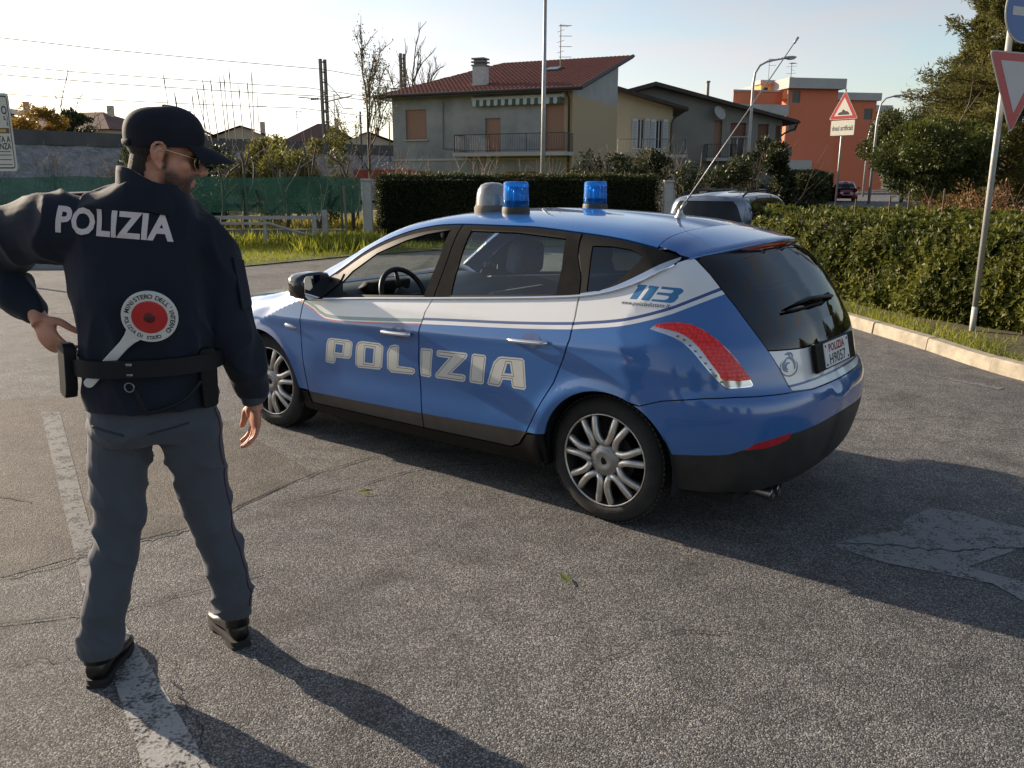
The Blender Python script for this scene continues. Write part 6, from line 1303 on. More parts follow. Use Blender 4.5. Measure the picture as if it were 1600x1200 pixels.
p = roof_pt(.075, -.02); m = MB(); Mz = Matrix.Translation((.075, -.02, float(p[2])))
m.lathe([(.030, -.008), (.030, .004), (.020, .016), (.014, .030), (.012, .045), (.0001, .046)], 20, Mz); an = m.obj('antenna_base', mat('aged_alloy', (.45, .43, .38), .4, metal=.8), car, True)
m = MB(); b0 = Vector((.075, -.02, float(p[2]) + .04)); tip = Vector((-.33, -.47, 2.39)); m.tube([b0 + Vector((0, 0, -.005)), b0 + (tip - b0) * .05], .010, 8); m.tube([b0, b0 + (tip - b0) * .5, tip], [.0045, .0035, .0026], 6); m.tube([b0 + (tip - b0) * .965, tip], .006, 6); m.obj('whip_antenna', mat('antenna_grey', (.30, .29, .28), .4, metal=.5), an, True)
# rear wiper
q = hull_rad(np.array([1.74, 1.45, 1.30, 1.21]), np.array([1.078, 1.088, 1.085, 1.078])); nrm = hull_normal(q)
m = MB(); m.tube([tuple(a + b * .028) for a, b in zip(q, nrm)], [.022, .017, .012, .006], 8, flat=(1, .45)); a = q[0]; m.tube([tuple(a), tuple(a + nrm[0] * .03)], .02, 12)
q2 = hull_rad(np.linspace(1.62, 1.16, 8), np.linspace(1.062, 1.062, 8)); n2 = hull_normal(q2); m.tube([tuple(a + b * .012) for a, b in zip(q2, n2)], .006, 6); m.obj('rear_wiper', BLK, car, True)
# ------------------------------------------------------------------ policeman seen from behind
from mathutils import noise as mnoise
from mathutils.bvhtree import BVHTree
PB = Vector((-1.19, 2.70, 0.0))
man = empty('person', PB, 0.0, 'person in dark police jacket and cap seen from behind, left hand on hip', 'person')
def rel(p): return tuple(Vector(p) - PB)
FW = Vector((-.27, .96, 0)).normalized(); RT = Vector((.96, .27, 0)).normalized()

def loft(m, rings, n=28):
    """rings: (centre, half_right, half_fwd[, yaw, squareness]); stacked along their order."""
    v = []
    for rg in rings:
        c, a, b = rg[:3]; yaw = rg[3] if len(rg) > 3 else 0; sq = rg[4] if len(rg) > 4 else 2.3
        r = Matrix.Rotation(yaw, 3, 'Z') @ RT; f = Matrix.Rotation(yaw, 3, 'Z') @ FW
        for k in range(n):
            q = 2 * math.pi * k / n; cq, sq_ = math.cos(q), math.sin(q)
            ca = math.copysign(abs(cq) ** (2 / sq), cq); sa = math.copysign(abs(sq_) ** (2 / sq), sq_)
            v.append(Vector(c) + r * a * ca + f * b * sa)
    N = len(rings)
    f_ = [(i * n + k, i * n + (k + 1) % n, (i + 1) * n + (k + 1) % n, (i + 1) * n + k) for i in range(N - 1) for k in range(n)] + [tuple(reversed(range(n))), tuple(range((N - 1) * n, N * n))]
    m.add(v, f_)
def limb(m, pts, n=18, sub=5):
    """pts: (x, y, z, r); smooth tube."""
    S = spline(pts, sub); m.tube([p[:3] for p in S], [p[3] for p in S], n)
    for p in (S[0], S[-1]): m.ell(p[:3], (p[3],) * 3, 12, 8)

def remesh(m, voxel, smooth_it=3, fac=.5):
    o = mesh_obj('tmp', m.v, m.f, mat('tmp', (1, 1, 1)))
    md = o.modifiers.new('r', 'REMESH'); md.mode = 'VOXEL'; md.voxel_size = voxel
    if smooth_it: sm = o.modifiers.new('s', 'SMOOTH'); sm.iterations = smooth_it; sm.factor = fac
    dg = bpy.context.evaluated_depsgraph_get(); dg.update()
    me = bpy.data.meshes.new_from_object(o.evaluated_get(dg))
    V = np.zeros(len(me.vertices) * 3); me.vertices.foreach_get('co', V); V = V.reshape(-1, 3)
    Nn = np.zeros(len(me.vertices) * 3); me.vertices.foreach_get('normal', Nn); Nn = Nn.reshape(-1, 3)
    F = [tuple(p.vertices) for p in me.polygons]
    bpy.data.objects.remove(o); bpy.data.meshes.remove(me)
    return V, Nn, F
def seg_dist(V, a, b):
    a, b = np.array(a), np.array(b); ab = b - a; t = np.clip(((V - a) @ ab) / (ab @ ab + 1e-12), 0, 1); return np.linalg.norm(V - (a + t[:, None] * ab), axis=1), t
def folds(V, N, freq, amp_fn, axis_stretch=(1, 1, 1), seed=0.0, ridged=True):
    out = np.zeros(len(V)); S = np.array(axis_stretch)
    for i, p in enumerate(V):
        a = amp_fn[i]
        if a < 1e-5: continue
        q = p * S * freq + seed; n1 = mnoise.noise(Vector(q)); n2 = mnoise.noise(Vector(q * 2.1 + 7.3))
        r = (1 - abs(n1)) ** 4 * 1.3 - .45 if ridged else n1
        out[i] = a * (r + .35 * n2)
    return V + N * out[:, None]
def cloth(name, V, F, material, sub=0):
    return mesh_obj(name, V - np.array(PB), F, material, man, True)

# joints (world)
J = dict(hipL=(-1.265, 2.655, .93), hipR=(-1.062, 2.69, .93), kneeL=(-1.305, 2.635, .54), kneeR=(-1.042, 2.775, .47), ankL=(-1.392, 2.60, .10), ankR=(-1.02, 2.835, .10),
         shL=(-1.36, 2.625, 1.52), shR=(-.985, 2.73, 1.495), elL=(-1.665, 2.735, 1.415), elR=(-.935, 2.745, 1.215), wrL=(-1.497, 2.655, 1.255), wrR=(-.885, 2.825, .935))
HC = Vector((-1.070, 2.662, 1.733)); HF = Vector((.88, .45, -.17)).normalized(); HU = (Vector((.0, -.05, 1)) - Vector((.0, -.05, 1)).dot(HF) * HF).normalized(); HS = 1.13; HR = HF.cross(HU).normalized()
def hd(f, r, u): return HC + (HF * f + HR * r + HU * u) * HS
HM = frameM(HC, HF, HR, HU) @ Matrix.Scale(HS, 4)

# ---- body: head, neck, trunk, limbs, hands in one surface
b = MB()
b.ell((.003, 0, .044), (.086, .072, .078), 28, 18, HM); b.ell((.036, 0, -.030), (.062, .061, .085), 24, 16, HM); b.ell((.040, 0, -.072), (.050, .054, .040), 20, 12, HM)
b.ell((.082, 0, -.102), (.021, .025, .020), 14, 10, HM); b.ell((.076, 0, .022), (.017, .050, .012), 18, 8, HM)
b.tube([HM @ Vector(p) for p in ((.088, 0, .022), (.104, 0, -.002), (.120, 0, -.025), (.106, 0, -.034))], [.008, .0095, .0125, .010], 12); b.ell((.120, 0, -.025), (.0115, .0115, .010), 12, 8, HM)
for s in (1, -1):
    b.ell((.101, s * .014, -.028), (.012, .0085, .0085), 10, 8, HM); b.ell((.058, s * .044, -.016), (.024, .020, .020), 12, 8, HM)
    # ear: rim, lobe and inner plate
    rim = [(.012 * 1, s * .074, -.018), (-.004, s * .082, -.028), (-.017, s * .088, -.012), (-.024, s * .092, .012), (-.018, s * .092, .030), (-.002, s * .088, .034), (.010, s * .080, .022), (.012, s * .075, .006)]
    R_ = spline(rim, 4); b.tube([HM @ Vector(p) for p in R_], .0048, 8); b.ell((-.006, s * .0785, .004), (.016, .006, .026), 12, 8, HM); b.ell((-.002, s * .081, -.028), (.008, .0055, .009), 10, 8, HM)
    b.tube([HM @ Vector(p) for p in ((-.012, s * .087, -.006), (-.013, s * .0885, .010), (-.006, s * .087, .022))], .004, 6)
b.ell((.092, 0, -.0535), (.010, .025, .0065), 14, 8, HM); b.ell((.089, 0, -.066), (.011, .022, .0065), 14, 8, HM)
nb = Vector((-1.10, 2.655, 1.52))
b.tube([hd(-.016, 0, -.02), hd(-.020, 0, -.08), tuple(nb)], [.056, .058, .070], 20)
loft(b, [((-1.165, 2.67, .88), .165, .11), ((-1.16, 2.67, 1.0), .17, .115), ((-1.155, 2.665, 1.15), .155, .105), ((-1.155, 2.665, 1.35), .18, .12), ((-1.155, 2.67, 1.48), .17, .10), ((-1.12, 2.66, 1.56), .09, .07)])
for s in 'LR':
    limb(b, [(*J['sh' + s], .062), (*J['el' + s], .046), (*J['wr' + s], .029)]); limb(b, [(*J['hip' + s], .085), (*J['knee' + s], .056), (*J['ank' + s], .030)])
def hand(m, W0, d, p, t, curl, spread=.0, thumb=.6, scale=1.0):
    """d fingers, p palm side, t thumb side; curl in radians per joint for index..little."""
    W0, d, p, t = Vector(W0), Vector(d).normalized(), Vector(p), Vector(t); p = (p - d * p.dot(d)).normalized(); t = (t - d * t.dot(d) - p * t.dot(p)).normalized()
    k = scale; m.tube([W0 - d * .03, W0, W0 + d * .02 * k], [.028, .027, .030], 14)
    M = frameM(W0 + d * .050 * k, d, t, p); m.ell((0, 0, 0), (.054 * k, .042 * k, .0165 * k), 18, 12, M); m.ell((-.016 * k, .022 * k, .008 * k), (.032 * k, .018 * k, .016 * k), 12, 8, M)
    for i, (off, ln, r) in enumerate(((.030, .074, .0090), (.010, .082, .0094), (-.011, .077, .0090), (-.030, .060, .0080))):
        base = W0 + d * (.086 - .006 * abs(i - 1)) * k + t * off * k; dirv = (d + t * spread * (1.5 - i) * .1).normalized(); pts = [base - dirv * .02 * k, base]; q = base; a = 0
        for j, seg in enumerate((.45, .31, .24)):
            a += curl[i] * (1.0 if j else .8); v = dirv * math.cos(a) + p * math.sin(a); q = q + v * ln * seg * k; pts.append(q)
        S = spline([tuple(x) for x in pts], 3); rr = [r * k * (1.06 - .22 * u / (len(S) - 1)) for u in range(len(S))]; m.tube(S, rr, 10); m.ell(S[-1], (rr[-1],) * 3, 8, 6); m.ell(S[0], (rr[0],) * 3, 8, 6)
    a0 = W0 + d * .022 * k + t * .024 * k; v1 = (d * .60 + t * .70 + p * .35).normalized(); v2 = (d * .86 + t * .30 + p * (.25 + thumb * .4)).normalized()
    pts = [a0, a0 + v1 * .040 * k, a0 + v1 * .040 * k + v2 * .034 * k, a0 + v1 * .040 * k + v2 * .060 * k + p * .004]
    S = spline([tuple(x) for x in pts], 3); rr = [(.0145 - .0050 * u / (len(S) - 1)) * k for u in range(len(S))]; m.tube(S, rr, 10); m.ell(S[-1], (rr[-1],) * 3, 8, 6)
hand(b, (-.887, 2.835, .915), (-.06, .10, -1), (-.82, -.52, 0), (-.55, .80, .1), (.34, .36, .38, .40), thumb=-.4, spread=.6, scale=1.06)
hand(b, (-1.487, 2.648, 1.238), (.52, -.30, -.80), (.55, .70, -.45), (.25, .75, .6), (.50, .58, .62, .66), thumb=.5)
V, N, F = remesh(b, .0045, 2, .4)
loc = (V - np.array(HC)); fu = np.stack([loc @ np.array(HF), loc @ np.array(HR), loc @ np.array(HU)], -1) / HS
inhead = V[:, 2] > 1.55
jaw = sstep(-.012, -.040, fu[:, 2]) if False else np.clip((-.020 - fu[:, 2]) / .02, 0, 1)
beard = np.where(inhead, np.clip((fu[:, 0] - .002) / .018, 0, 1) * jaw * np.clip((.125 - np.abs(fu[:, 0] - .02)) / .03, 0, 1), 0)
side_b = np.where(inhead, np.clip(1 - np.abs(fu[:, 0] - .014) / .013, 0, 1) * np.clip((.028 - fu[:, 2]) / .02, 0, 1) * np.clip((fu[:, 2] + .05) / .02, 0, 1), 0)
lip = np.exp(-(((fu[:, 2] + .0595) / .010) ** 2)) * (fu[:, 0] > .086) * (np.abs(fu[:, 1]) < .028)
cheek = np.exp(-(((fu[:, 2] + .022) / .022) ** 2) - ((fu[:, 0] - .062) / .022) ** 2)
beard = np.clip(np.maximum(beard * (1 - cheek), side_b), 0, 1) * (1 - np.clip(lip * 1.4, 0, 1)) * (1 - np.clip((fu[:, 0] - .105) / .006, 0, 1))
body = mesh_obj('body', V - np.array(PB), F, mat('skin', srgb(196, 140, 112), .5), man, True)
at = body.data.attributes.new('beard', 'FLOAT', 'POINT'); at.data.foreach_set('value', beard.astype(np.float32))
sk = MATS['skin']; nt = sk.node_tree; bs = nt.nodes['Principled BSDF']; bs.inputs['Subsurface Weight'].default_value = .12; bs.inputs['Subsurface Radius'].default_value = (.01, .004, .002)
an_ = nt.nodes.new('ShaderNodeAttribute'); an_.attribute_name = 'beard'; nz = nt.nodes.new('ShaderNodeTexNoise'); nz.inputs['Scale'].default_value = 420; nz.inputs['Detail'].default_value = 2
tc = nt.nodes.new('ShaderNodeTexCoord'); nt.links.new(tc.outputs['Object'], nz.inputs['Vector'])
ml = nt.nodes.new('ShaderNodeMath'); ml.operation = 'MULTIPLY_ADD'; ml.inputs[1].default_value = 1.5; ml.inputs[2].default_value = .22; nt.links.new(nz.outputs['Fac'], ml.inputs[0])
m2 = nt.nodes.new('ShaderNodeMath'); m2.operation = 'MULTIPLY'; m2.use_clamp = True; nt.links.new(ml.outputs[0], m2.inputs[0]); nt.links.new(an_.outputs['Fac'], m2.inputs[1])
n3 = nt.nodes.new('ShaderNodeTexNoise'); n3.inputs['Scale'].default_value = 26; nt.links.new(tc.outputs['Object'], n3.inputs['Vector']); r3 = nt.nodes.new('ShaderNodeValToRGB')
r3.color_ramp.elements[0].color = (*srgb(178, 118, 94), 1); r3.color_ramp.elements[1].color = (*srgb(206, 152, 124), 1); nt.links.new(n3.outputs['Fac'], r3.inputs['Fac'])
mxc = nt.nodes.new('ShaderNodeMix'); mxc.data_type = 'RGBA'; nt.links.new(m2.outputs[0], mxc.inputs[0]); nt.links.new(r3.outputs['Color'], mxc.inputs[6]); mxc.inputs[7].default_value = (*srgb(58, 44, 38), 1); nt.links.new(mxc.outputs[2], bs.inputs['Base Color'])

# ---- hair: short shell under the cap
h_ = MB(); h_.ell((.001, 0, .043), (.0885, .0745, .0800), 36, 24, HM)
V, N, F = remesh(h_, .005, 1); loc = (V - np.array(HC)) / HS; f_, r_, u_ = loc @ np.array(HF), loc @ np.array(HR), loc @ np.array(HU)
keepv = (u_ > np.interp(f_, [-.12, -.05, -.025, .0, .025, .06, .1], [-.045, -.040, -.002, .030, .034, .05, .06])) & (u_ < .062)
Fk = [f for f in F if all(keepv[i] for i in f)]; used = sorted({i for f in Fk for i in f}); mp = {a: k for k, a in enumerate(used)}
mesh_obj('hair', (V - np.array(PB))[used], [tuple(mp[i] for i in f) for f in Fk], mat('dark_brown_hair', (.022, .016, .012), .8, bump=.6, bscale=260, vary=.4, vscale=150), man, True)
h2 = MB(); h2.tube([hd(-.012, 0, .02), hd(-.017, 0, -.02), hd(-.021, 0, -.075)], [.0590, .0590, .0598], 28); V, N, F = remesh(h2, .005, 1); loc = (V - np.array(HC)) / HS; kb = (loc @ np.array(HF) < -.030) & (loc @ np.array(HU) > -.060)
Fk = [f for f in F if all(kb[i] for i in f)]; used = sorted({i for f in Fk for i in f}); mp = {a: k for k, a in enumerate(used)}; mesh_obj('nape_hair', (V - np.array(PB))[used], [tuple(mp[i] for i in f) for f in Fk], MATS['dark_brown_hair'], man, True)

def cloth_mat(name, col, scale, strength, vary=.2):
    m = mat(name, col, .82, spec=.22, vary=vary, vscale=5); nt = m.node_tree; b = nt.nodes['Principled BSDF']; N_ = nt.nodes.new; L_ = nt.links.new
    b.inputs['Sheen Weight'].default_value = .12; b.inputs['Sheen Roughness'].default_value = .5
    tc = N_('ShaderNodeTexCoord'); mp = N_('ShaderNodeMapping'); mp.inputs['Scale'].default_value = (1, 1, 1.5); n = N_('ShaderNodeTexNoise'); n.noise_type = 'RIDGED_MULTIFRACTAL'; n.inputs['Scale'].default_value = scale; n.inputs['Detail'].default_value = 3; n.inputs['Roughness'].default_value = .45; n.inputs['Distortion'].default_value = .9
    w = N_('ShaderNodeTexNoise'); w.inputs['Scale'].default_value = 430; b1 = N_('ShaderNodeBump'); b1.inputs['Strength'].default_value = strength; b1.inputs['Distance'].default_value = .012; b2 = N_('ShaderNodeBump'); b2.inputs['Strength'].default_value = .25; b2.inputs['Distance'].default_value = .001
    L_(tc.outputs['Object'], mp.inputs['Vector']); L_(mp.outputs['Vector'], n.inputs['Vector']); L_(tc.outputs['Object'], w.inputs['Vector']); L_(n.outputs['Fac'], b1.inputs['Height']); L_(w.outputs['Fac'], b2.inputs['Height']); L_(b1.outputs['Normal'], b2.inputs['Normal']); L_(b2.outputs['Normal'], b.inputs['Normal']); return m
# ---- cap: crown with seams, band, curved peak
NAVY = cloth_mat('navy_jacket_cloth', (.0105, .0150, .026), 5.5, .42)
CAPM = mat('navy_cap_cloth', (.0095, .0105, .018), .8, spec=.25, bump=.3, bscale=380, vary=.2, vscale=9, bdist=.001)
CT = HM @ Matrix.Translation((.011, 0, .052)) @ Matrix.Rotation(math.radians(-5), 4, 'Y') @ Matrix.Scale(.89, 4)
n, mrow = 48, 14; v = []
for i in range(mrow + 1):
    a = (i / mrow) * math.pi / 2
    for k in range(n):
        q = 2 * math.pi * k / n; seam = 1 - .010 * max(0, math.cos(3 * q + .5) ** 40); rr = math.sin(a) ** .82; hh = math.cos(a) ** .80
        dent = 1 + .02 * math.sin(2 * q + 1) + .012 * math.sin(5 * q)
        v.append((.113 * rr * math.cos(q) * seam * dent, .093 * rr * math.sin(q) * seam * dent, .090 * hh * (1 + .05 * math.cos(q)) - .002))
for zz, sc in ((-.012, 1.004), (-.030, .995)):
    for k in range(n): q = 2 * math.pi * k / n; v.append((.113 * math.cos(q) * sc, .093 * math.sin(q) * sc, zz + .006 * math.cos(q)))
f = [(i * n + k, (i + 1) * n + k, (i + 1) * n + (k + 1) % n, i * n + (k + 1) % n) for i in range(mrow + 2) for k in range(n)]
m = MB(); m.add(v, f, CT); m.v = [rel(p) for p in m.v]; cap = m.obj('cap', CAPM, man, True)
m = MB(); nb_, nr = 21, 7; v = []
for j in range(nr):
    t = j / (nr - 1)
    for k in range(nb_):
        q = math.radians(-62 + 124 * k / (nb_ - 1)); rx = .110 * math.cos(q); ry = .092 * math.sin(q)
        ex = .092 * (math.cos(q * 1.12)) ** .6 if abs(q * 1.12) < math.pi / 2 else 0
        v.append((rx + ex * t, ry * (1 - .05 * t), -.016 - .020 * t * t - .020 * t - .012 * (ry / .092) ** 2 * (.3 + .7 * t)))
v2 = [(x, y, z - .004) for x, y, z in v]; N0 = len(v)
fb = [(j * nb_ + k, j * nb_ + k + 1, (j + 1) * nb_ + k + 1, (j + 1) * nb_ + k) for j in range(nr - 1) for k in range(nb_ - 1)]
rim_ = [(nr - 1) * nb_ + k for k in range(nb_)]
m.add(v + v2, fb + [tuple(N0 + i for i in reversed(q)) for q in fb] + [(rim_[k], rim_[k + 1], N0 + rim_[k + 1], N0 + rim_[k]) for k in range(nb_ - 1)], CT); m.v = [rel(p) for p in m.v]
m.obj('peak', CAPM, cap, True, angle=50)
m = MB(); m.tube([CT @ Vector((-.113 * math.cos(q) * 1.01, .093 * math.sin(q) * 1.01, -.026)) for q in np.linspace(-.55, .55, 12)], .009, 8, flat=(.35, 1)); m.v = [rel(p) for p in m.v]; m.obj('cap_strap', CAPM, cap, True)
m = MB(); m.ell((0, 0, .089), (.007, .007, .003), 12, 6, CT); m.v = [rel(p) for p in m.v]; m.obj('cap_button', CAPM, cap, True)

# ---- sunglasses
m = MB()
for s in (1, -1):
    ring = [HM @ Vector((.104 - .018 * (abs(y) / .06) ** 2 + .000, y, z)) for y, z in [(s * (.034 + .027 * math.cos(q)), .000 + .021 * math.sin(q)) for q in np.linspace(0, 2 * math.pi, 22)]]
    m.tube(ring, .0018, 6, False)
    m.tube([HM @ Vector(p) for p in ((.087, s * .062, .008), (.060, s * .0745, .012), (.010, s * .083, .018), (-.008, s * .085, .010))], .0020, 6)
m.tube([HM @ Vector(p) for p in ((.103, -.010, .005), (.106, 0, .008), (.103, .010, .005))], .0018, 6)
m.v = [rel(p) for p in m.v]; sg = m.obj('sunglasses', mat('gold_wire', (.55, .45, .28), .25, metal=1.0), man, True)
for s in (1, -1):
    m = MB(); qs = np.linspace(0, 2 * math.pi, 21)[:-1]; v = [HM @ Vector((.104 - .018 * (abs(s * (.034 + .027 * math.cos(q))) / .06) ** 2, s * (.034 + .027 * math.cos(q)), .000 + .021 * math.sin(q))) for q in qs]
    m.add(v, [tuple(range(20))]); m.v = [rel(p) for p in m.v]; m.obj('dark_lens', mat('sunglass_lens', (.010, .010, .010), .05, coat=1), sg)

# ---- trousers
t = MB()
loft(t, [((-1.165, 2.672, 1.02), .186, .132), ((-1.163, 2.672, .955), .192, .138), ((-1.165, 2.67, .89), .196, .142), ((-1.167, 2.67, .845), .180, .128)])
limb(t, [(-1.264, 2.658, .90, .106), (-1.280, 2.650, .80, .098), (-1.293, 2.640, .68, .086), (-1.303, 2.630, .54, .076), (-1.338, 2.612, .38, .072), (-1.380, 2.598, .20, .070), (-1.390, 2.590, .135, .068)], 22)
limb(t, [(-1.066, 2.688, .90, .106), (-1.060, 2.705, .80, .098), (-1.055, 2.735, .67, .088), (-1.047, 2.768, .50, .079), (-1.026, 2.800, .35, .074), (-1.013, 2.822, .20, .071), (-1.012, 2.828, .150, .069)], 22)
V, N, F = remesh(t, .0062, 3, .5)
dk = np.minimum(seg_dist(V, J['kneeL'], J['kneeL'])[0], seg_dist(V, J['kneeR'], J['kneeR'])[0]); dc = seg_dist(V, (-1.165, 2.6, .84), (-1.165, 2.74, .84))[0]
da = np.minimum(np.abs(V[:, 2] - .17), 1)
amp = .0048 + .0130 * np.exp(-(dk / .13) ** 2) + .0085 * np.exp(-(dc / .12) ** 2) + .0095 * np.exp(-(da / .07) ** 2)
sh = V.copy(); sh[:, 2] += .55 * (V[:, 0] + 1.165) * np.where(V[:, 0] < -1.165, 1, -1)     # creases run slantwise off the crotch
Vf = V + N * (folds(sh, np.ones_like(V) * [1, 0, 0], 5.4, amp, (1.1, 1.1, 1.7), 3.1)[:, 0] - sh[:, 0])[:, None]
V = Vf
hemz = np.where(V[:, 0] < -1.2, .105, .120); V[:, 2] = np.maximum(V[:, 2], hemz)
TRS = cloth_mat('grey_blue_trousers', (.070, .080, .098), 5.0, .42, .1)
trs = cloth('trousers', V, F, TRS); tbvh = BVHTree.FromPolygons([Vector(p) for p in V], F)
for sgn, path in ((1, [(.93, 2.69), (.80, 2.70), (.67, 2.735), (.50, 2.768), (.35, 2.80), (.14, 2.825)]), (-1, [(.93, 2.655), (.80, 2.65), (.68, 2.64), (.54, 2.63), (.38, 2.612), (.13, 2.59)])):
    pts = []
    for z in np.arange(.94, .14, -.02):
        y = float(np.interp(-z, [-q[0] for q in path], [q[1] for q in path])); x0 = -.6 if sgn > 0 else -1.8; h_ = tbvh.ray_cast(Vector((x0, y - .012, z)), Vector((-sgn, 0, 0)))
        if h_[0] is not None: pts.append(rel(h_[0]))
    m = MB(); m.tube(pts, .0032, 5); m.obj('side_piping', mat('crimson_piping', (.055, .012, .030), .8), trs, True)
for x in (-1.255, -1.075):
    pts = []
    for t_ in np.linspace(-.055, .055, 9):
        h_ = tbvh.ray_cast(Vector((x + t_, 2.0, .905 + .012 * (t_ / .055) * (1 if x > -1.16 else -1))), Vector((0, 1, 0)))
        if h_[0] is not None: pts.append(rel(h_[0] - Vector((0, .0005, 0))))
    m = MB(); m.tube(pts, .0035, 5); m.obj('pocket_welt', mat('pocket_shadow', (.030, .034, .042), .9), trs, True)
# ---- shoes
LEA = mat('black_leather', (.012, .011, .010), .32, spec=.5, bump=.2, bscale=60, bdist=.002)
for heel, dirv in (((-1.396, 2.545, 0), (-.10, 1.0)), ((-.985, 2.795, 0), (-.60, .80))):
    d_ = Vector((*dirv, 0)).normalized(); s_ = Vector((d_.y, -d_.x, 0)); M = frameM(heel, s_, d_, (0, 0, 1)); m = MB()
    rings = [(0, .030, .034, .090), (.035, .036, .036, .115), (.085, .037, .036, .118), (.13, .039, .036, .088), (.18, .046, .030, .066), (.23, .046, .030, .056), (.27, .036, .028, .046), (.292, .018, .028, .034)]
    v = []; n = 16
    for y, hw, zb, zt_ in rings:
        for k in range(n): q = 2 * math.pi * k / n; v.append((hw * math.cos(q), y, (zb + zt_) / 2 + (zt_ - zb) / 2 * math.sin(q) if math.sin(q) > 0 else zb * .8 + .2 * zb * 0 + (zt_ - zb) / 2 * (1 + math.sin(q)) * .9))
    m.add(v, [(i * n + k, i * n + (k + 1) % n, (i + 1) * n + (k + 1) % n, (i + 1) * n + k) for i in range(7) for k in range(n)] + [tuple(reversed(range(n))), tuple(range(7 * n, 8 * n))], M)
    m.tube([M @ Vector((0, .03, .08)), M @ Vector((0, .045, .17))], [.043, .046], 16)
    m.v = [rel(p) for p in m.v]; sh_ = m.obj('shoe', LEA, man, True)
    m = MB(); outl = round_poly([(-.034, -.004), (.034, -.004), (.040, .10), (.051, .19), (.045, .25), (.018, .300), (-.018, .300), (-.045, .25), (-.051, .19), (-.040, .10)], .02, 3); m.prism(outl, .012, .030, M)
    m.prism(round_poly([(-.036, -.006), (.036, -.006), (.040, .075), (-.040, .075)], .014, 3), .0, .0125, M); m.prism([p for p in outl if p[1] > .13], .0, .0125, M); m.v = [rel(p) for p in m.v]; m.obj('sole', mat('sole_rubber', (.012, .012, .012), .7), sh_)

# ---- jacket
j = MB()
loft(j, [((-1.160, 2.668, .960), .202, .158), ((-1.160, 2.668, 1.03), .204, .160), ((-1.158, 2.666, 1.115), .192, .150), ((-1.158, 2.666, 1.19), .198, .154), ((-1.160, 2.668, 1.32), .206, .156), ((-1.160, 2.672, 1.43), .208, .150), ((-1.158, 2.674, 1.52), .203, .136), ((-1.150, 2.670, 1.575), .178, .116), ((-1.126, 2.662, 1.620), .136, .104), ((-1.106, 2.658, 1.652), .102, .094)], 36)
limb(j, [(-1.28, 2.645, 1.505, .108), (-1.375, 2.632, 1.520, .106), (-1.50, 2.665, 1.500, .098), (-1.61, 2.71, 1.462, .090), (-1.682, 2.737, 1.425, .083), (-1.668, 2.727, 1.370, .078), (-1.615, 2.708, 1.332, .072), (-1.560, 2.684, 1.296, .061), (-1.520, 2.667, 1.266, .047)], 22, 4)
limb(j, [(-1.03, 2.715, 1.475, .102), (-.985, 2.735, 1.455, .098), (-.958, 2.742, 1.37, .087), (-.945, 2.744, 1.28, .081), (-.930, 2.748, 1.20, .077), (-.912, 2.768, 1.12, .070), (-.898, 2.793, 1.03, .061), (-.888, 2.818, .965, .050)], 22, 4)
V, N, F = remesh(j, .0065, 4, .5)
dA = np.minimum.reduce([seg_dist(V, J['elL'], (-1.56, 2.69, 1.30))[0], seg_dist(V, J['elR'], (-.90, 2.79, 1.05))[0]]); dS = np.minimum(seg_dist(V, J['shL'], (-1.26, 2.60, 1.60))[0], seg_dist(V, J['shR'], J['shR'])[0])
dB = np.abs(V[:, 2] - 1.11)
amp = .0065 + .0140 * np.exp(-(dA / .13) ** 2) + .0120 * np.exp(-(dS / .12) ** 2) + .0085 * np.exp(-(dB / .09) ** 2)
back = np.clip(-((V - np.array([-1.16, 2.67, 0])) @ np.array(FW)) / .1, 0, 1) * (V[:, 2] > 1.28) * (V[:, 2] < 1.5) * (np.abs(V[:, 0] + 1.16) < .19)
amp = amp * (1 - .55 * back)
V = folds(V, N, 5.2, amp, (1.7, 1.5, .9), 9.7)
jac = cloth('jacket', V, F, NAVY)
jbvh = BVHTree.FromPolygons([Vector(p) for p in V], F)
# collar: a standing band that dips at the throat
m = MB(); n = 40; v = []
for zi, (hz, rad) in enumerate(((-.060, .096), (-.030, .098), (.0, .096), (.026, .092), (.040, .089), (.042, .084), (.010, .082))):
    for k in range(n):
        q = 2 * math.pi * k / n; dr = HF * math.cos(q) + HR * math.sin(q); dr = Vector((dr.x, dr.y, 0)).normalized(); frn = math.cos(q)
        c = Vector((-1.102, 2.655, 1.630)); v.append(c + dr * rad * (1.0 + .03 * frn) + Vector((0, 0, hz - (.046 * frn + .010) * (hz + .12) / .17 + .003 * math.sin(4 * q + zi))))
m.add(v, [(i * n + k, i * n + (k + 1) % n, (i + 1) * n + (k + 1) % n, (i + 1) * n + k) for i in range(6) for k in range(n)]); m.v = [rel(p) for p in m.v]; m.obj('collar', NAVY, jac, True)
# cuffs, epaulettes, pocket flap
m = MB(); m.tube([(-.890, 2.815, .975), (-.887, 2.822, .945), (-.886, 2.828, .925)], [.046, .043, .041], 18, False); m.v = [rel(p) for p in m.v]; m.obj('shirt_cuff', mat('blue_grey_cuff', (.045, .055, .075), .8), jac, True)
EPM = mat('epaulette_cloth', (.016, .014, .013), .7)
for (a, c_, up) in (((-1.255, 2.64, 1.618), (-1.405, 2.632, 1.612), (0.03, -.1, 1)), ((-1.02, 2.70, 1.582), (-.925, 2.735, 1.530), (.4, 0, 1))):
    a, c_ = Vector(a), Vector(c_); x = (c_ - a).normalized(); z = Vector(up); z = (z - x * z.dot(x)).normalized(); y = z.cross(x); L_ = (c_ - a).length
    m = MB(); m.prism(round_poly([(0, -.022), (L_, -.027), (L_, .027), (0, .022)], [.020, .004, .004, .020], 4), 0, .009, frameM(a, x, y, z)); m.v = [rel(p) for p in m.v]; m.obj('epaulette', EPM, jac, bevel=.003)
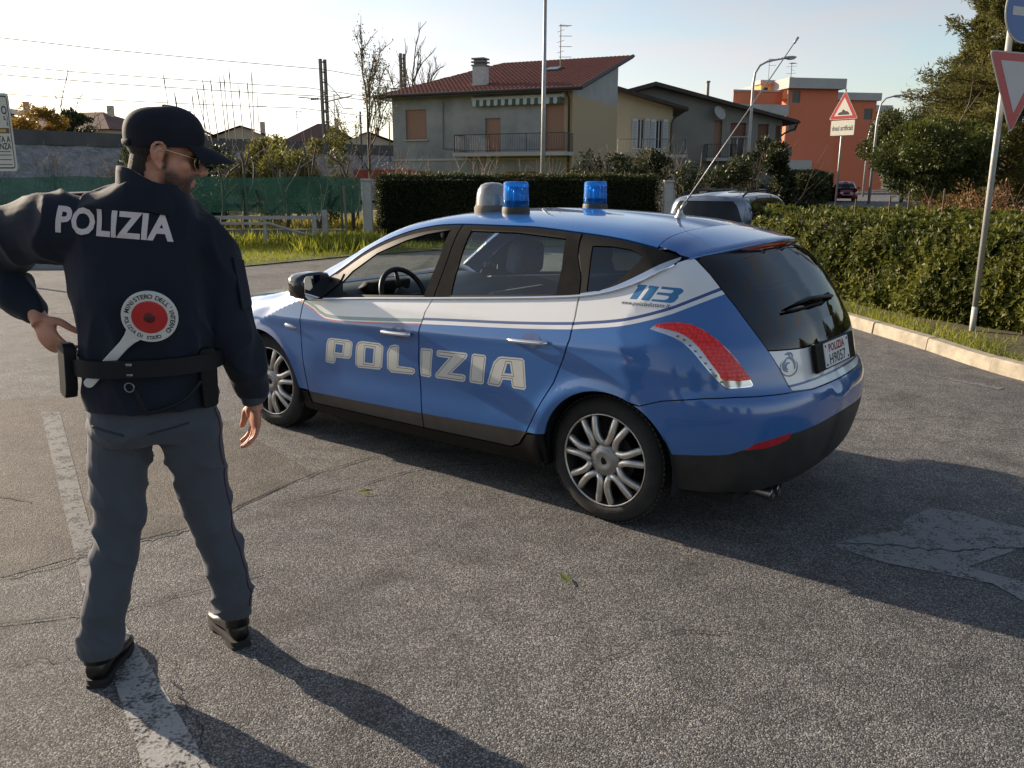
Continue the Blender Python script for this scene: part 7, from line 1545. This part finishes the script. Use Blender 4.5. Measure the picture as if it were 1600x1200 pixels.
m = MB(); m.prism([(-.028, -.10), (.032, -.09), (.032, .06), (-.025, .07)], 0, .006, frameM((-.868, 2.725, 1.355), (.25, .95, -.1), (-.12, .0, .99), (.95, -.25, .1))); m.v = [rel(p) for p in m.v]; m.obj('sleeve_pocket_flap', NAVY, jac, bevel=.002)
# lettering laid on the cloth
def lay(V2, F2, origin, ex, ey, direction, lift, name, material, parent, sub=0):
    dirv = Vector(direction).normalized(); out = []
    for x, y in V2:
        p = Vector(origin) + Vector(ex) * x + Vector(ey) * y; hit = jbvh.ray_cast(p - dirv * .5, dirv)
        out.append(rel(hit[0] - dirv * lift) if hit[0] is not None else rel(p))
    return mesh_obj(name, out, F2, material, parent)
LETM = mat('reflective_letter_grey', (.62, .54, .52), .55, vary=.06, vscale=30)
V2, F2 = text_mesh('POLIZIA', .1, .0036, 0.0, 1.04); k = .328 / np.ptp(V2[:, 0]); kh = .080 / np.ptp(V2[:, 1])
bmt = bmesh.new(); [bmt.verts.new((x * k, y * kh, 0)) for x, y in V2]; bmt.verts.ensure_lookup_table()
for f in F2:
    try: bmt.faces.new([bmt.verts[i] for i in f])
    except ValueError: pass
for ax, lo, hi in ((0, -.18, .18), (1, -.05, .05)):
    for c in np.arange(lo, hi, .012):
        nrm = (1, 0, 0) if ax == 0 else (0, 1, 0); bmesh.ops.bisect_plane(bmt, geom=bmt.verts[:] + bmt.edges[:] + bmt.faces[:], plane_co=tuple(np.array(nrm) * c), plane_no=nrm)
V2 = np.array([v.co[:2] for v in bmt.verts]); bmt.verts.index_update(); F2 = [tuple(v.index for v in f.verts) for f in bmt.faces]; bmt.free()
lay(V2, F2, (-1.170, 2.50, 1.538), (.985, .12, -.095), (.09, 0, .995), (-.05, 1, -.05), .003, 'back_lettering', LETM, jac)

# ---- duty belt with pouches, ring and cord
BELT = mat('belt_nylon', (.006, .007, .010), .6, spec=.3)
def beltring(z, grow): return [Vector((-1.158, 2.666, z)) + RT * (.194 + grow) * math.copysign(abs(math.cos(q)) ** (2 / 2.3), math.cos(q)) + FW * (.152 + grow) * math.copysign(abs(math.sin(q)) ** (2 / 2.3), math.sin(q)) for q in np.linspace(0, 2 * math.pi, 49)[:-1]]
m = MB(); v = beltring(1.084, .012) + beltring(1.084, .036) + beltring(1.136, .036) + beltring(1.136, .012); n = 48
m.add(v, [(i * n + k, i * n + (k + 1) % n, (i + 1) * n + (k + 1) % n, (i + 1) * n + k) for i in range(3) for k in range(n)]); m.v = [rel(p) for p in m.v]; belt = m.obj('duty_belt', BELT, man, True, angle=40)
m = MB(); c = Vector((-1.143, 2.472, 1.058)); m.tube([c + Vector((.014 * math.cos(q), -.002, .014 * math.sin(q))) for q in np.linspace(0, 2 * math.pi, 17)], .0022, 6, False)
m.box((-1.143, 2.478, 1.125), (.022, .006, .010)); m.box((-1.143, 2.478, 1.094), (.022, .006, .008)); m.v = [rel(p) for p in m.v]; m.obj('belt_ring', mat('dull_steel', (.25, .25, .24), .35, metal=1), belt, True)
m = MB(); m.tube(spline([(-1.138, 2.490, 1.050), (-1.122, 2.492, 1.01), (-1.108, 2.497, .975), (-1.05, 2.51, .985), (-1.0, 2.53, 1.01), (-.965, 2.57, 1.055)], 6), .0065, 8); m.v = [rel(p) for p in m.v]; m.obj('lanyard', BELT, belt, True)
# pouch on his left hip, holster on his right
xl = RT; yl = FW
m = MB(); m.prism(round_poly([(-.024, -.085), (.022, -.095), (.032, -.06), (.032, .055), (.020, .075), (-.025, .075)], .012, 3), 0, .036, frameM((-1.345, 2.552, 1.105), (.72, -.69, 0), (.05, .02, 1), (-.69, -.72, .05))); m.v = [rel(p) for p in m.v]; m.obj('belt_pouch', mat('pouch_black', (.006, .006, .007), .6, spec=.25), belt, bevel=.008)
m = MB(); m.prism(round_poly([(-.025, -.13), (.023, -.125), (.030, .03), (.025, .06), (-.023, .06), (-.028, .0)], .012, 3), 0, .034, frameM((-.972, 2.625, 1.090), (.70, .71, 0), (0, 0, 1), (.71, -.70, 0))); m.v = [rel(p) for p in m.v]; m.obj('holster', MATS['pouch_black'], belt, bevel=.008)
# ---- signalling paddle tucked behind the belt
pad = empty('signal_paddle', (-1.084, 2.486, 1.262), 0, 'white signalling paddle with red disc tucked in the belt of the policeman', 'paddle')
def back_hit(x, z, d): h_ = jbvh.ray_cast(Vector((x, 1.9, z)), Vector((0, 1, 0))); return (h_[0] if h_[0] is not None else Vector((x, 2.51, z))) - Vector((0, d, 0))
_pc, _pe = back_hit(-1.072, 1.268, .036), back_hit(-1.292, 1.048, .026); _h = (_pe - _pc).normalized(); PZ = Vector((.97, .22, 0)).cross(_h); PZ = (PZ if PZ.y < 0 else -PZ).normalized(); _p = PZ.cross(_h); hd_ = Vector((-.735, -.678)).normalized(); hn = Vector((-hd_.y, hd_.x))
PX = _h * hd_.x + _p * hn.x; PY = _h * hd_.y + _p * hn.y
PM = Matrix(((PX.x, PY.x, PZ.x, 0), (PX.y, PY.y, PZ.y, 0), (PX.z, PY.z, PZ.z, 0), (0, 0, 0, 1)))
PWH = mat('paddle_white', (.66, .66, .63), .4, vary=.06, vscale=18); PRD = mat('paddle_red', (.50, .018, .022), .3, coat=.4, vary=.1, vscale=20)
hw = .0145
disc = [(.079 * math.cos(q), .079 * math.sin(q)) for q in np.linspace(0, 2 * math.pi, 61)[:-1]]
m = MB(); m.prism(disc, -.006, .006, PM); dk_ = m.obj('disc', PWH, pad, bevel=.002)
hpts = [hd_ * .06 + hn * .03, hd_ * .095 + hn * hw * 1.25, hd_ * .12 + hn * hw] + [hd_ * (.285 + .0145 * math.cos(a)) + hn * .0145 * math.sin(a) for a in np.linspace(math.pi / 2, -math.pi / 2, 9)] + [hd_ * .12 - hn * hw, hd_ * .095 - hn * hw * 1.25, hd_ * .06 - hn * .03]
m = MB(); m.prism([tuple(p) for p in hpts], -.0045, .0045, PM); m.obj('handle', PWH, pad, bevel=.002)
m = MB(); m.lathe([(.0505, .0055), (.0500, .0085), (.044, .0105), (.0001, .0125)], 48, PM); m.obj('red_reflector', PRD, pad, True, angle=40)
m = MB(); m.lathe([(.0165, .0117), (.015, .0135), (.0001, .0138)], 24, PM); m.obj('centre_boss', mat('dark_boss', (.10, .012, .014), .5), pad, True)
PTX = mat('paddle_black_text', (.02, .02, .022), .5)
def ring_text(txt, r, a_start, a_end, size, inward):
    chars = list(txt); n = len(chars); vv = []; ff = []
    for i, ch in enumerate(chars):
        if ch == ' ': continue
        a = math.radians(a_start + (a_end - a_start) * i / (n - 1)); V2, F2 = text_mesh(ch, size, size * .025)
        if not len(V2): continue
        rot = a - math.pi / 2 if not inward else a + math.pi / 2; n0 = len(vv)
        if ch == "'": V2 = V2 + np.array([0, size * .28])
        for x, y in V2: vv.append(PM @ Vector((r * math.cos(a) + x * math.cos(rot) - y * math.sin(rot), r * math.sin(a) + x * math.sin(rot) + y * math.cos(rot), .0066)))
        ff += [tuple(i_ + n0 for i_ in f) for f in F2]
    mesh_obj('ring_lettering', vv, ff, PTX, pad)
ring_text("MINISTERO DELL'INTERNO", .0645, 156, -46, .0185, False)
ring_text('POLIZIA DI STATO', .0650, 176, 284, .0155, True)
pad.location = _pc
# ------------------------------------------------------------------ lamps, signs, other cars
GALV = mat('galvanised_pole', (.36, .36, .35), .5, metal=.4, vary=.15, vscale=6)
def lamp_post(loc, label, pts, radii, head=None, hd=(1, 0, 0)):
    o = empty('street_lamp', loc, 0, label, 'street lamp', 'street lamps'); mb = MB(); mb.tube(pts, radii, 10); mb.obj('pole', GALV, o, True)
    if head:
        h = Vector(head); d = Vector(hd).normalized(); s = Vector((-d.y, d.x, 0)); M = frameM(h, d, s, d.cross(s)); mb = MB(); mb.ell((.25, 0, .02), (.34, .13, .075), 14, 10, M); mb.tube([M @ Vector((-.15, 0, 0)), M @ Vector((.1, 0, .01))], .05, 8); lh = mb.obj('lamp_head', GALV, o, True); mb = MB(); mb.ell((.30, 0, -.03), (.22, .10, .06), 12, 8, M); mb.obj('lamp_glass', mat('lamp_glass', (.6, .6, .58), .2, coat=1), lh, True)
    return o
lamp_post((1.0, 29, 0), 'tall grey lamp post in front of the grey house reaching out of the picture', [(0, 0, 0), (.03, 0, 4), (.06, 0, 8.5)], [.085, .07, .05], (.9, -.3, 9.2), (1, -.3, 0)) 
lamp_post((11.25, 42, 0), 'curved-arm street lamp beside the grey gabled house', [(0, 0, 0), (.02, 0, 3.5), (.04, 0, 6.0), (.10, 0, 6.5), (.30, 0, 6.82), (.65, 0, 7.0), (1.35, 0, 7.12)], [.085, .075, .06, .055, .05, .045, .04], (1.4, 0, 7.13), (1, 0, .06))
lamp_post((34.2, 85, 0), 'farthest street lamp among the trees on the right', [(0, 0, 0), (.02, 0, 5.5), (.2, 0, 6.7), (.7, 0, 7.3), (1.4, 0, 7.5)], [.10, .09, .07, .06, .05], (1.4, 0, 7.5), (1, 0, .1)); lamp_post((24.6, 60, 0), 'street lamp half hidden behind the warning sign', [(0, 0, 0), (.05, 0, 5.5), (.2, 0, 6.6), (.5, 0, 6.95), (.9, 0, 7.05)], [.10, .08, .06, .05, .05], (.95, 0, 7.06), (1, 0, .08))
# the tall post needs its own arm joining pole top and lamp
mb = MB(); mb.tube([(.06, 0, 8.45), (.2, -.05, 8.9), (.75, -.25, 9.18)], .04, 8); arm = mb.obj('arm', GALV, None, True); arm.parent = bpy.data.objects['street_lamp']

SWH = mat('sign_white', (.60, .58, .50), .45, vary=.05, vscale=3); SRD = mat('sign_red', (.42, .02, .025), .4); SBK = mat('sign_black', (.015, .015, .015), .5); SBL = mat('sign_blue', (.008, .075, .30), .35, vary=.06, vscale=4); SGY = mat('sign_back_grey', (.30, .30, .29), .5)
SWD = mat('sign_dull_white', (.44, .43, .43), .4, vary=.04, vscale=5)
def plate(parent, name, poly, M, z0, z1, m): mb = MB(); mb.prism(poly, z0, z1, M); return mb.obj(name, m, parent)
# warning sign for the speed hump
ws = empty('warning_sign', (10.78, 29, 0), 0, 'triangular speed hump warning sign on a pole above the hedge', 'traffic sign'); a = math.radians(-52); X = Vector((math.cos(a), math.sin(a), 0)); Zn = Vector((math.sin(a), -math.cos(a), 0)); M = frameM((0, -.06, 0), X, (0, 0, 1), Zn)
mb = MB(); mb.tube([(0, 0, 0), (.02, 0, 4.5)], .034, 10); mb.obj('pole', GALV, ws, True)
tri_ = lambda s, cy: [(-s / 2, cy - s * .2887), (s / 2, cy - s * .2887), (0, cy + s * .5774)]
tp = plate(ws, 'triangle_plate', round_poly(tri_(1.03, 3.86), .07), M, 0, .012, SWH); plate(tp, 'red_border', round_poly(tri_(.98, 3.86), .06), M, .012, .015, SRD); plate(tp, 'white_field', round_poly(tri_(.66, 3.86), .03), M, .015, .018, SWH)
plate(tp, 'hump_symbol', spline([(-.20, 3.70), (-.17, 3.77), (-.08, 3.80), (-.02, 3.87), (.06, 3.82), (.14, 3.80), (.20, 3.74)], 4) + [(.20, 3.70)], M, .018, .020, SBK); pp = plate(ws, 'text_plate', round_poly([(-.42, 3.06), (.42, 3.06), (.42, 3.53), (-.42, 3.53)], .02), M, 0, .012, SWH)
V2, F2 = text_mesh('dossi artificiali', .2, .003, 0, 1.0); k = .74 / np.ptp(V2[:, 0]); mesh_obj('plate_lettering', [M @ Vector((x * k, y * k * 1.7 + 3.29, .0135)) for x, y in V2], F2, SBK, pp)
# give-way and blue sign on the island
gs = empty('road_sign', (4.91, 8.966, .09), 0, 'grey pole with give-way triangle below a round blue sign in the hedge', 'traffic sign'); mb = MB(); mb.tube([(0, 0, -.05), (0, 0, 3.75)], .030, 14); mb.obj('pole', GALV, gs, True); mb = MB(); mb.tube([(0, 0, -.02), (0, 0, .26)], .0305, 14); mb.obj('pole_foot', mat('foot_paint', (.5, .49, .45), .6), gs, True)
a = math.radians(25); X = Vector((math.cos(a), math.sin(a), 0)); Zn = Vector((math.sin(a), -math.cos(a), 0)); M = frameM((0.10, -.045, 0), X, (0, 0, 1), Zn); inv = lambda s, cy: [(0, cy - s * .5774), (s / 2, cy + s * .2887), (-s / 2, cy + s * .2887)]
yp = plate(gs, 'give_way_plate', round_poly(inv(.90, 2.53), .07, 5), M, -.002, .004, SGY); plate(yp, 'white_edge', round_poly(inv(.885, 2.53), .066, 5), M, .004, .006, SWD); plate(yp, 'red_border', round_poly(inv(.855, 2.53), .055, 5), M, .006, .008, SRD); plate(yp, 'white_field', round_poly(inv(.56, 2.54), .01), M, .008, .010, SWD)
circ = lambda r, cy, n=48: [(r * math.cos(2 * math.pi * i / n), cy + r * math.sin(2 * math.pi * i / n)) for i in range(n)]
bpz = plate(gs, 'blue_disc', circ(.30, 3.17), M, -.002, .005, SGY); plate(bpz, 'pale_rim', circ(.297, 3.17), M, .005, .007, SWD); plate(bpz, 'blue_face', circ(.282, 3.17), M, .007, .009, SBL); plate(bpz, 'white_arrow', [(-.20, 3.12), (.04, 3.12), (.04, 3.03), (.20, 3.17), (.04, 3.31), (.04, 3.20), (-.20, 3.20)], M, .009, .011, SWD)
# white panel at the left edge
LS = 2.7; ls = empty('notice_sign', (-8.45, 14.0, 0), 0, 'white notice panel with black border at the left edge of the picture', 'sign'); mb = MB(); mb.tube([(0, .05, 0), (0, .05, 3.1)], .04, 10); mb.obj('pole', GALV, ls, True); M = frameM((0, 0, -2.80), (1, .06, 0), (0, 0, 1), (.06, -1, 0)) @ Matrix.Diagonal((LS * .62, LS, 1, 1)); np_ = plate(ls, 'notice_plate', round_poly([(-.33, 1.70), (.33, 1.70), (.33, 2.14), (-.33, 2.14)], .03), M, 0, .01, SWH)
fr_o = round_poly([(-.315, 1.715), (.315, 1.715), (.315, 2.125), (-.315, 2.125)], .025); fr_i = offset_poly(fr_o, -.007); n = len(fr_o); mb = MB(); mb.add([(x, y, .0112) for x, y in fr_o] + [(x, y, .0112) for x, y in fr_i], [(i, (i + 1) % n, n + (i + 1) % n, n + i) for i in range(n)], M); mb.obj('border_line', SBK, np_)
for body, cy, sz in (('O', 2.045, .065), ('s.)', 2.000, .045), ('a', 1.968, .04), ('TA A', 1.882, .05), ('NZA', 1.842, .05)):      # only the line ends show in the photograph
    V2, F2 = text_mesh(body, sz, sz * .02); V2[:, 0] += .30 - V2[:, 0].max(); mesh_obj('notice_lettering', [M @ Vector((x, y + cy, .0115)) for x, y in V2], F2, SBK, np_)
for cy, x0 in ((1.812, .12), (1.792, .05), (1.766, .16), (1.738, .02)): plate(np_, 'small_print', [(x0, cy - .003), (.29, cy - .003), (.29, cy + .003), (x0, cy + .003)], M, .0105, .0113, mat('small_print_grey', (.16, .16, .15), .6))
plate(np_, 'yellow_pictogram', [(.12, 1.915), (.30, 1.915), (.30, 1.945), (.12, 1.945)], M, .0105, .0118, mat('pictogram_brown', (.14, .09, .06), .6)); plate(np_, 'yellow_bar', [(.20, 1.922), (.27, 1.922), (.27, 1.937), (.20, 1.937)], M, .0118, .0125, mat('pictogram_yellow', (.55, .38, .05), .6))

# ---- other cars: same panel method on other body curves
def other_car(name, loc, yaw, label, paint, kind):
    global _zt, _xr, _xf, _wl, _belt, _dt
    keep = (_zt, _xr, _xf, _wl, _belt, _dt); c = empty(name, loc, yaw, label, 'car')
    if kind == 'estate':
        _zt = pchip([-1.0, -.85, -.6, 0, .8, 1.3, 1.6, 2.05, 2.35, 2.5, 2.9, 3.25, 3.4, 3.45], [1.36, 1.385, 1.41, 1.44, 1.45, 1.435, 1.38, 1.16, 1.00, .95, .89, .80, .70, .5]); _xr = pchip([.1, .2, .35, .5, .62, .75, .9, 1.0, 1.2, 1.35, 1.42], [-.7, -.92, -1.0, -1.03, -1.03, -1.0, -.985, -.96, -.90, -.85, -.80]); _xf = pchip([.1, .3, .5, .8, 1.0], [3.2, 3.42, 3.46, 3.42, 3.40])
        tail, bl0, win_rear = -.80, .93, -.62
    else:
        _zt = pchip([-.7, -.5, 0, .6, 1.1, 1.5, 2.0, 2.2, 2.6, 2.9, 3.0, 3.05], [1.38, 1.42, 1.50, 1.52, 1.49, 1.34, 1.03, .98, .90, .78, .68, .5]); _xr = pchip([.1, .2, .35, .55, .75, .9, 1.1, 1.3, 1.45], [-.35, -.52, -.58, -.60, -.57, -.54, -.48, -.42, -.34]); _xf = pchip([.1, .3, .5, .8, 1.0], [2.85, 3.02, 3.06, 3.02, 3.0])
        tail, bl0, win_rear = -.38, .95, -.25
    _wl = pchip([.10, .2, .35, .6, .8, .95], [.70, .79, .83, .845, .845, .82]); belt = lambda x: bl0 + .03 * (1.5 - x) / 2; wb = 2.55 if kind == 'estate' else 2.35
    _belt0 = belt; GLc = mat('dark_car_glass', (.010, .012, .015), .05, spec=.35)
    fx = 2.1 if kind == 'estate' else 1.9
    lo_b = [(x, belt(x)) for x in np.linspace(fx + .1, tail, 16)]; arcs = lambda cx: arc(cx, .31, .35, 0, 180, 14)
    ax0, ax1 = 0.0, wb
    body_out = [(tail + .02, .25), (-.36 if kind == 'estate' else -.36, .22)] + arc(ax0, .31, .35, 190, -10, 16) + arc(ax1, .31, .35, 190, -10, 16) + [(ax1 + .55, .22), (ax1 + .62, .55), (ax1 + .52, .72), (fx + .3, .86)] + lo_b
    panel('body_side', 'side', body_out, paint, c, h=.07)
    zt_side = lambda x: float(_zt(x)) - .075
    gl = [(x, belt(x) + .02) for x in np.linspace(fx - .05, win_rear, 12)] + [(x, zt_side(x)) for x in np.linspace(win_rear + .10, 1.35, 10)] + [((fx + 1.35) / 2, (zt_side(1.35) + belt(fx)) / 2 + .02)]
    panel('side_window', 'side', gl, GLc, c, h=.07, off=-.004)
    fr = [(x, belt(x) + .004) for x in np.linspace(fx + .08, tail, 14)] + [(x, zt_side(x) + .045) for x in np.linspace(tail, 1.42, 14)] + [((fx + .1 + 1.42) / 2, (zt_side(1.42) + .045 + belt(fx)) / 2 + .035)]
    panel('pillars', 'side', fr, paint, c, holes=[gl], h=.07, off=-.002)
    for x in ((1.02, .12) if kind == 'estate' else (.75,)):
        for s in (1, -1): mb = MB(); mb.tube([(xx, s * (float(hullY(np.array(xx), np.array(z))) + .002), z) for xx, z in ((x, belt(x) + .02), (x - .03, (belt(x) + zt_side(x)) / 2), (x - .08, zt_side(x)))], .022, 4, flat=(.3, 1)); mb.obj('door_pillar', BLK, c)
    ex = np.linspace(tail, 1.45, 20); e3 = hull_side(ex, np.array([zt_side(x) + .048 for x in ex])); half = [tuple(p[:2]) for p in e3] + [(1.50, .45), (1.54, .2), (1.55, 0)]
    panel('roof', 'top', half + [(x, -y) for x, y in half[::-1] if y > 1e-6], paint, c, mirror=False, h=.09)
    wh = [(1.55, 0), (1.54, .2), (1.50, .45), (1.47, .56), (fx + .12, .68), (fx + .24, .4), (fx + .28, 0)]; panel('windscreen', 'top', wh + [(x, -y) for x, y in wh[::-1] if y > 1e-6], GLc, c, mirror=False, h=.08, flange=0)
    xn = 3.3 if kind == 'estate' else 2.92; bo = [(fx + .30, 0), (fx + .26, .42), (fx + .14, .70), (fx + .5, .72), (xn - .25, .62), (xn - .05, .4), (xn, 0)]; panel('bonnet', 'top', bo + [(x, -y) for x, y in bo[::-1] if y > 1e-6], paint, c, mirror=False, h=.09)
    mir_ = lambda pts: [(math.pi - p, z) for p, z in pts][::-1]
    zb = belt(tail); lw = [(.72, zb + .05), (.70, 1.36 if kind != 'estate' else 1.345)]; tgo = [(.78, zb + .03), (.70, 1.33), (1.1, 1.37 if kind == 'estate' else 1.40), (math.pi / 2, 1.38 if kind == 'estate' else 1.41)]
    if kind == 'estate':
        rwn = round_poly([(.93, .96), (.90, 1.305), (math.pi - .90, 1.305), (math.pi - .93, .96)], .05); tg_out = [(.80, .30), (.80, .9), (.78, 1.0), (.74, 1.345), (1.0, 1.372), (math.pi / 2, 1.385)]
        panel('tailgate', 'rad', rp(tg_out + mir_(tg_out)[1:] + [(math.pi / 2, .28)]), paint, c, [(rp([(.6, .1), (2.6, .1), (2.6, .42), (.6, .42)]), BLK)], holes=[rp(rwn)], mirror=False, h=.06); panel('rear_window', 'rad', rp(offset_poly(rwn, .004)), GLc, c, mirror=False, h=.08, off=-.006, flange=0)
        for s in (1, -1):
            mb = MB(); pts = []
            for t in np.linspace(0, 1, 14): x = -.55 + 1.75 * t; p = hull_top(np.array(x), np.array(.56)); pts.append((x, s * .56, float(p[2]) + .012 + .05 * min(1, math.sin(math.pi * t) * 3)))
            mb.tube(pts, .016, 8); mb.obj('roof_rail', BLK, c, True); q = hull_rad(np.array([.86]), np.array([.78]))[0]; mb = MB(); mb.ell((q[0], s * q[1], .80), (.05, .06, .14), 12, 10); mb.obj('tail_light', BRK, c, True)
            mb = MB(); mb.ell((1.95, s * .93, 1.0), (.07, .10, .065), 12, 8); mb.obj('door_mirror', BLK, c, True)
    else:
        tg_out = [(.70, .30), (.70, .95), (.72, 1.36), (1.1, 1.42), (math.pi / 2, 1.44)]; panel('tailgate', 'rad', rp(tg_out + mir_(tg_out)[1:] + [(math.pi / 2, .28)]), paint, c, mirror=False, h=.09)
        for s in (1, -1): mb = MB(); mb.ell((1.75, s * .93, 1.02), (.07, .10, .065), 12, 8); mb.obj('door_mirror', BLK, c, True)
    fo = [(.72, .24), (.70, .70), (1.0, .76), (1.25, .79), (math.pi / 2, .80)]; hl = [(.86, .60), (.98, .72), (1.20, .71), (1.16, .61)]
    panel('front_bumper', 'front', rp(fo + mir_(fo)[1:]), paint, c, [(rp([(1.25, .68), (math.pi - 1.25, .68), (math.pi - 1.3, .58), (1.3, .58)]), BLK), (rp([(1.0, .46), (math.pi - 1.0, .46), (math.pi - 1.05, .26), (1.05, .26)]), BLK), (rp(hl), CLR), (rp(mir_(hl)), CLR)], mirror=False, h=.06)
    mb = MB(); mb.box(((wb) / 2, 0, .62), (wb + .6, 1.45, .75)); mb.obj('inner_shell', mat('wheel_well_black', (.008, .008, .008), .9), c)
    for x in (ax0, ax1):
        for s in (1, -1): M = Matrix.Translation((x, s * .74, .305)) @ Matrix.Rotation(-math.pi / 2 * s, 4, 'X'); mb = MB(); mb.lathe([(.19, -.1), (.27, -.1), (.30, -.08), (.305, 0), (.30, .07), (.27, .09), (.2, .085)], 28, M); w = mb.obj('wheel', TYRE, c, True); mb = MB(); mb.lathe([(.205, .06), (.2, .085), (.15, .05), (.05, .06), (.0001, .07)], 24, M); mb.obj('rim', ALLOY, w, True)
    _zt, _xr, _xf, _wl, _belt, _dt = keep; return c
SILV = mat('silver_paint', (.19, .215, .26), .30, metal=.5, coat=1.0); REDP = mat('red_car_paint', (.22, .012, .025), .3, coat=1.0)
other_car('estate_car', (3.75, 15.6, 0), math.radians(58), 'silver estate car with roof rails seen behind the police car', SILV, 'estate')
other_car('small_car', (26.2, 69.0, 0), math.radians(-106), 'small red car driving towards us on the far street', REDP, 'hatch')
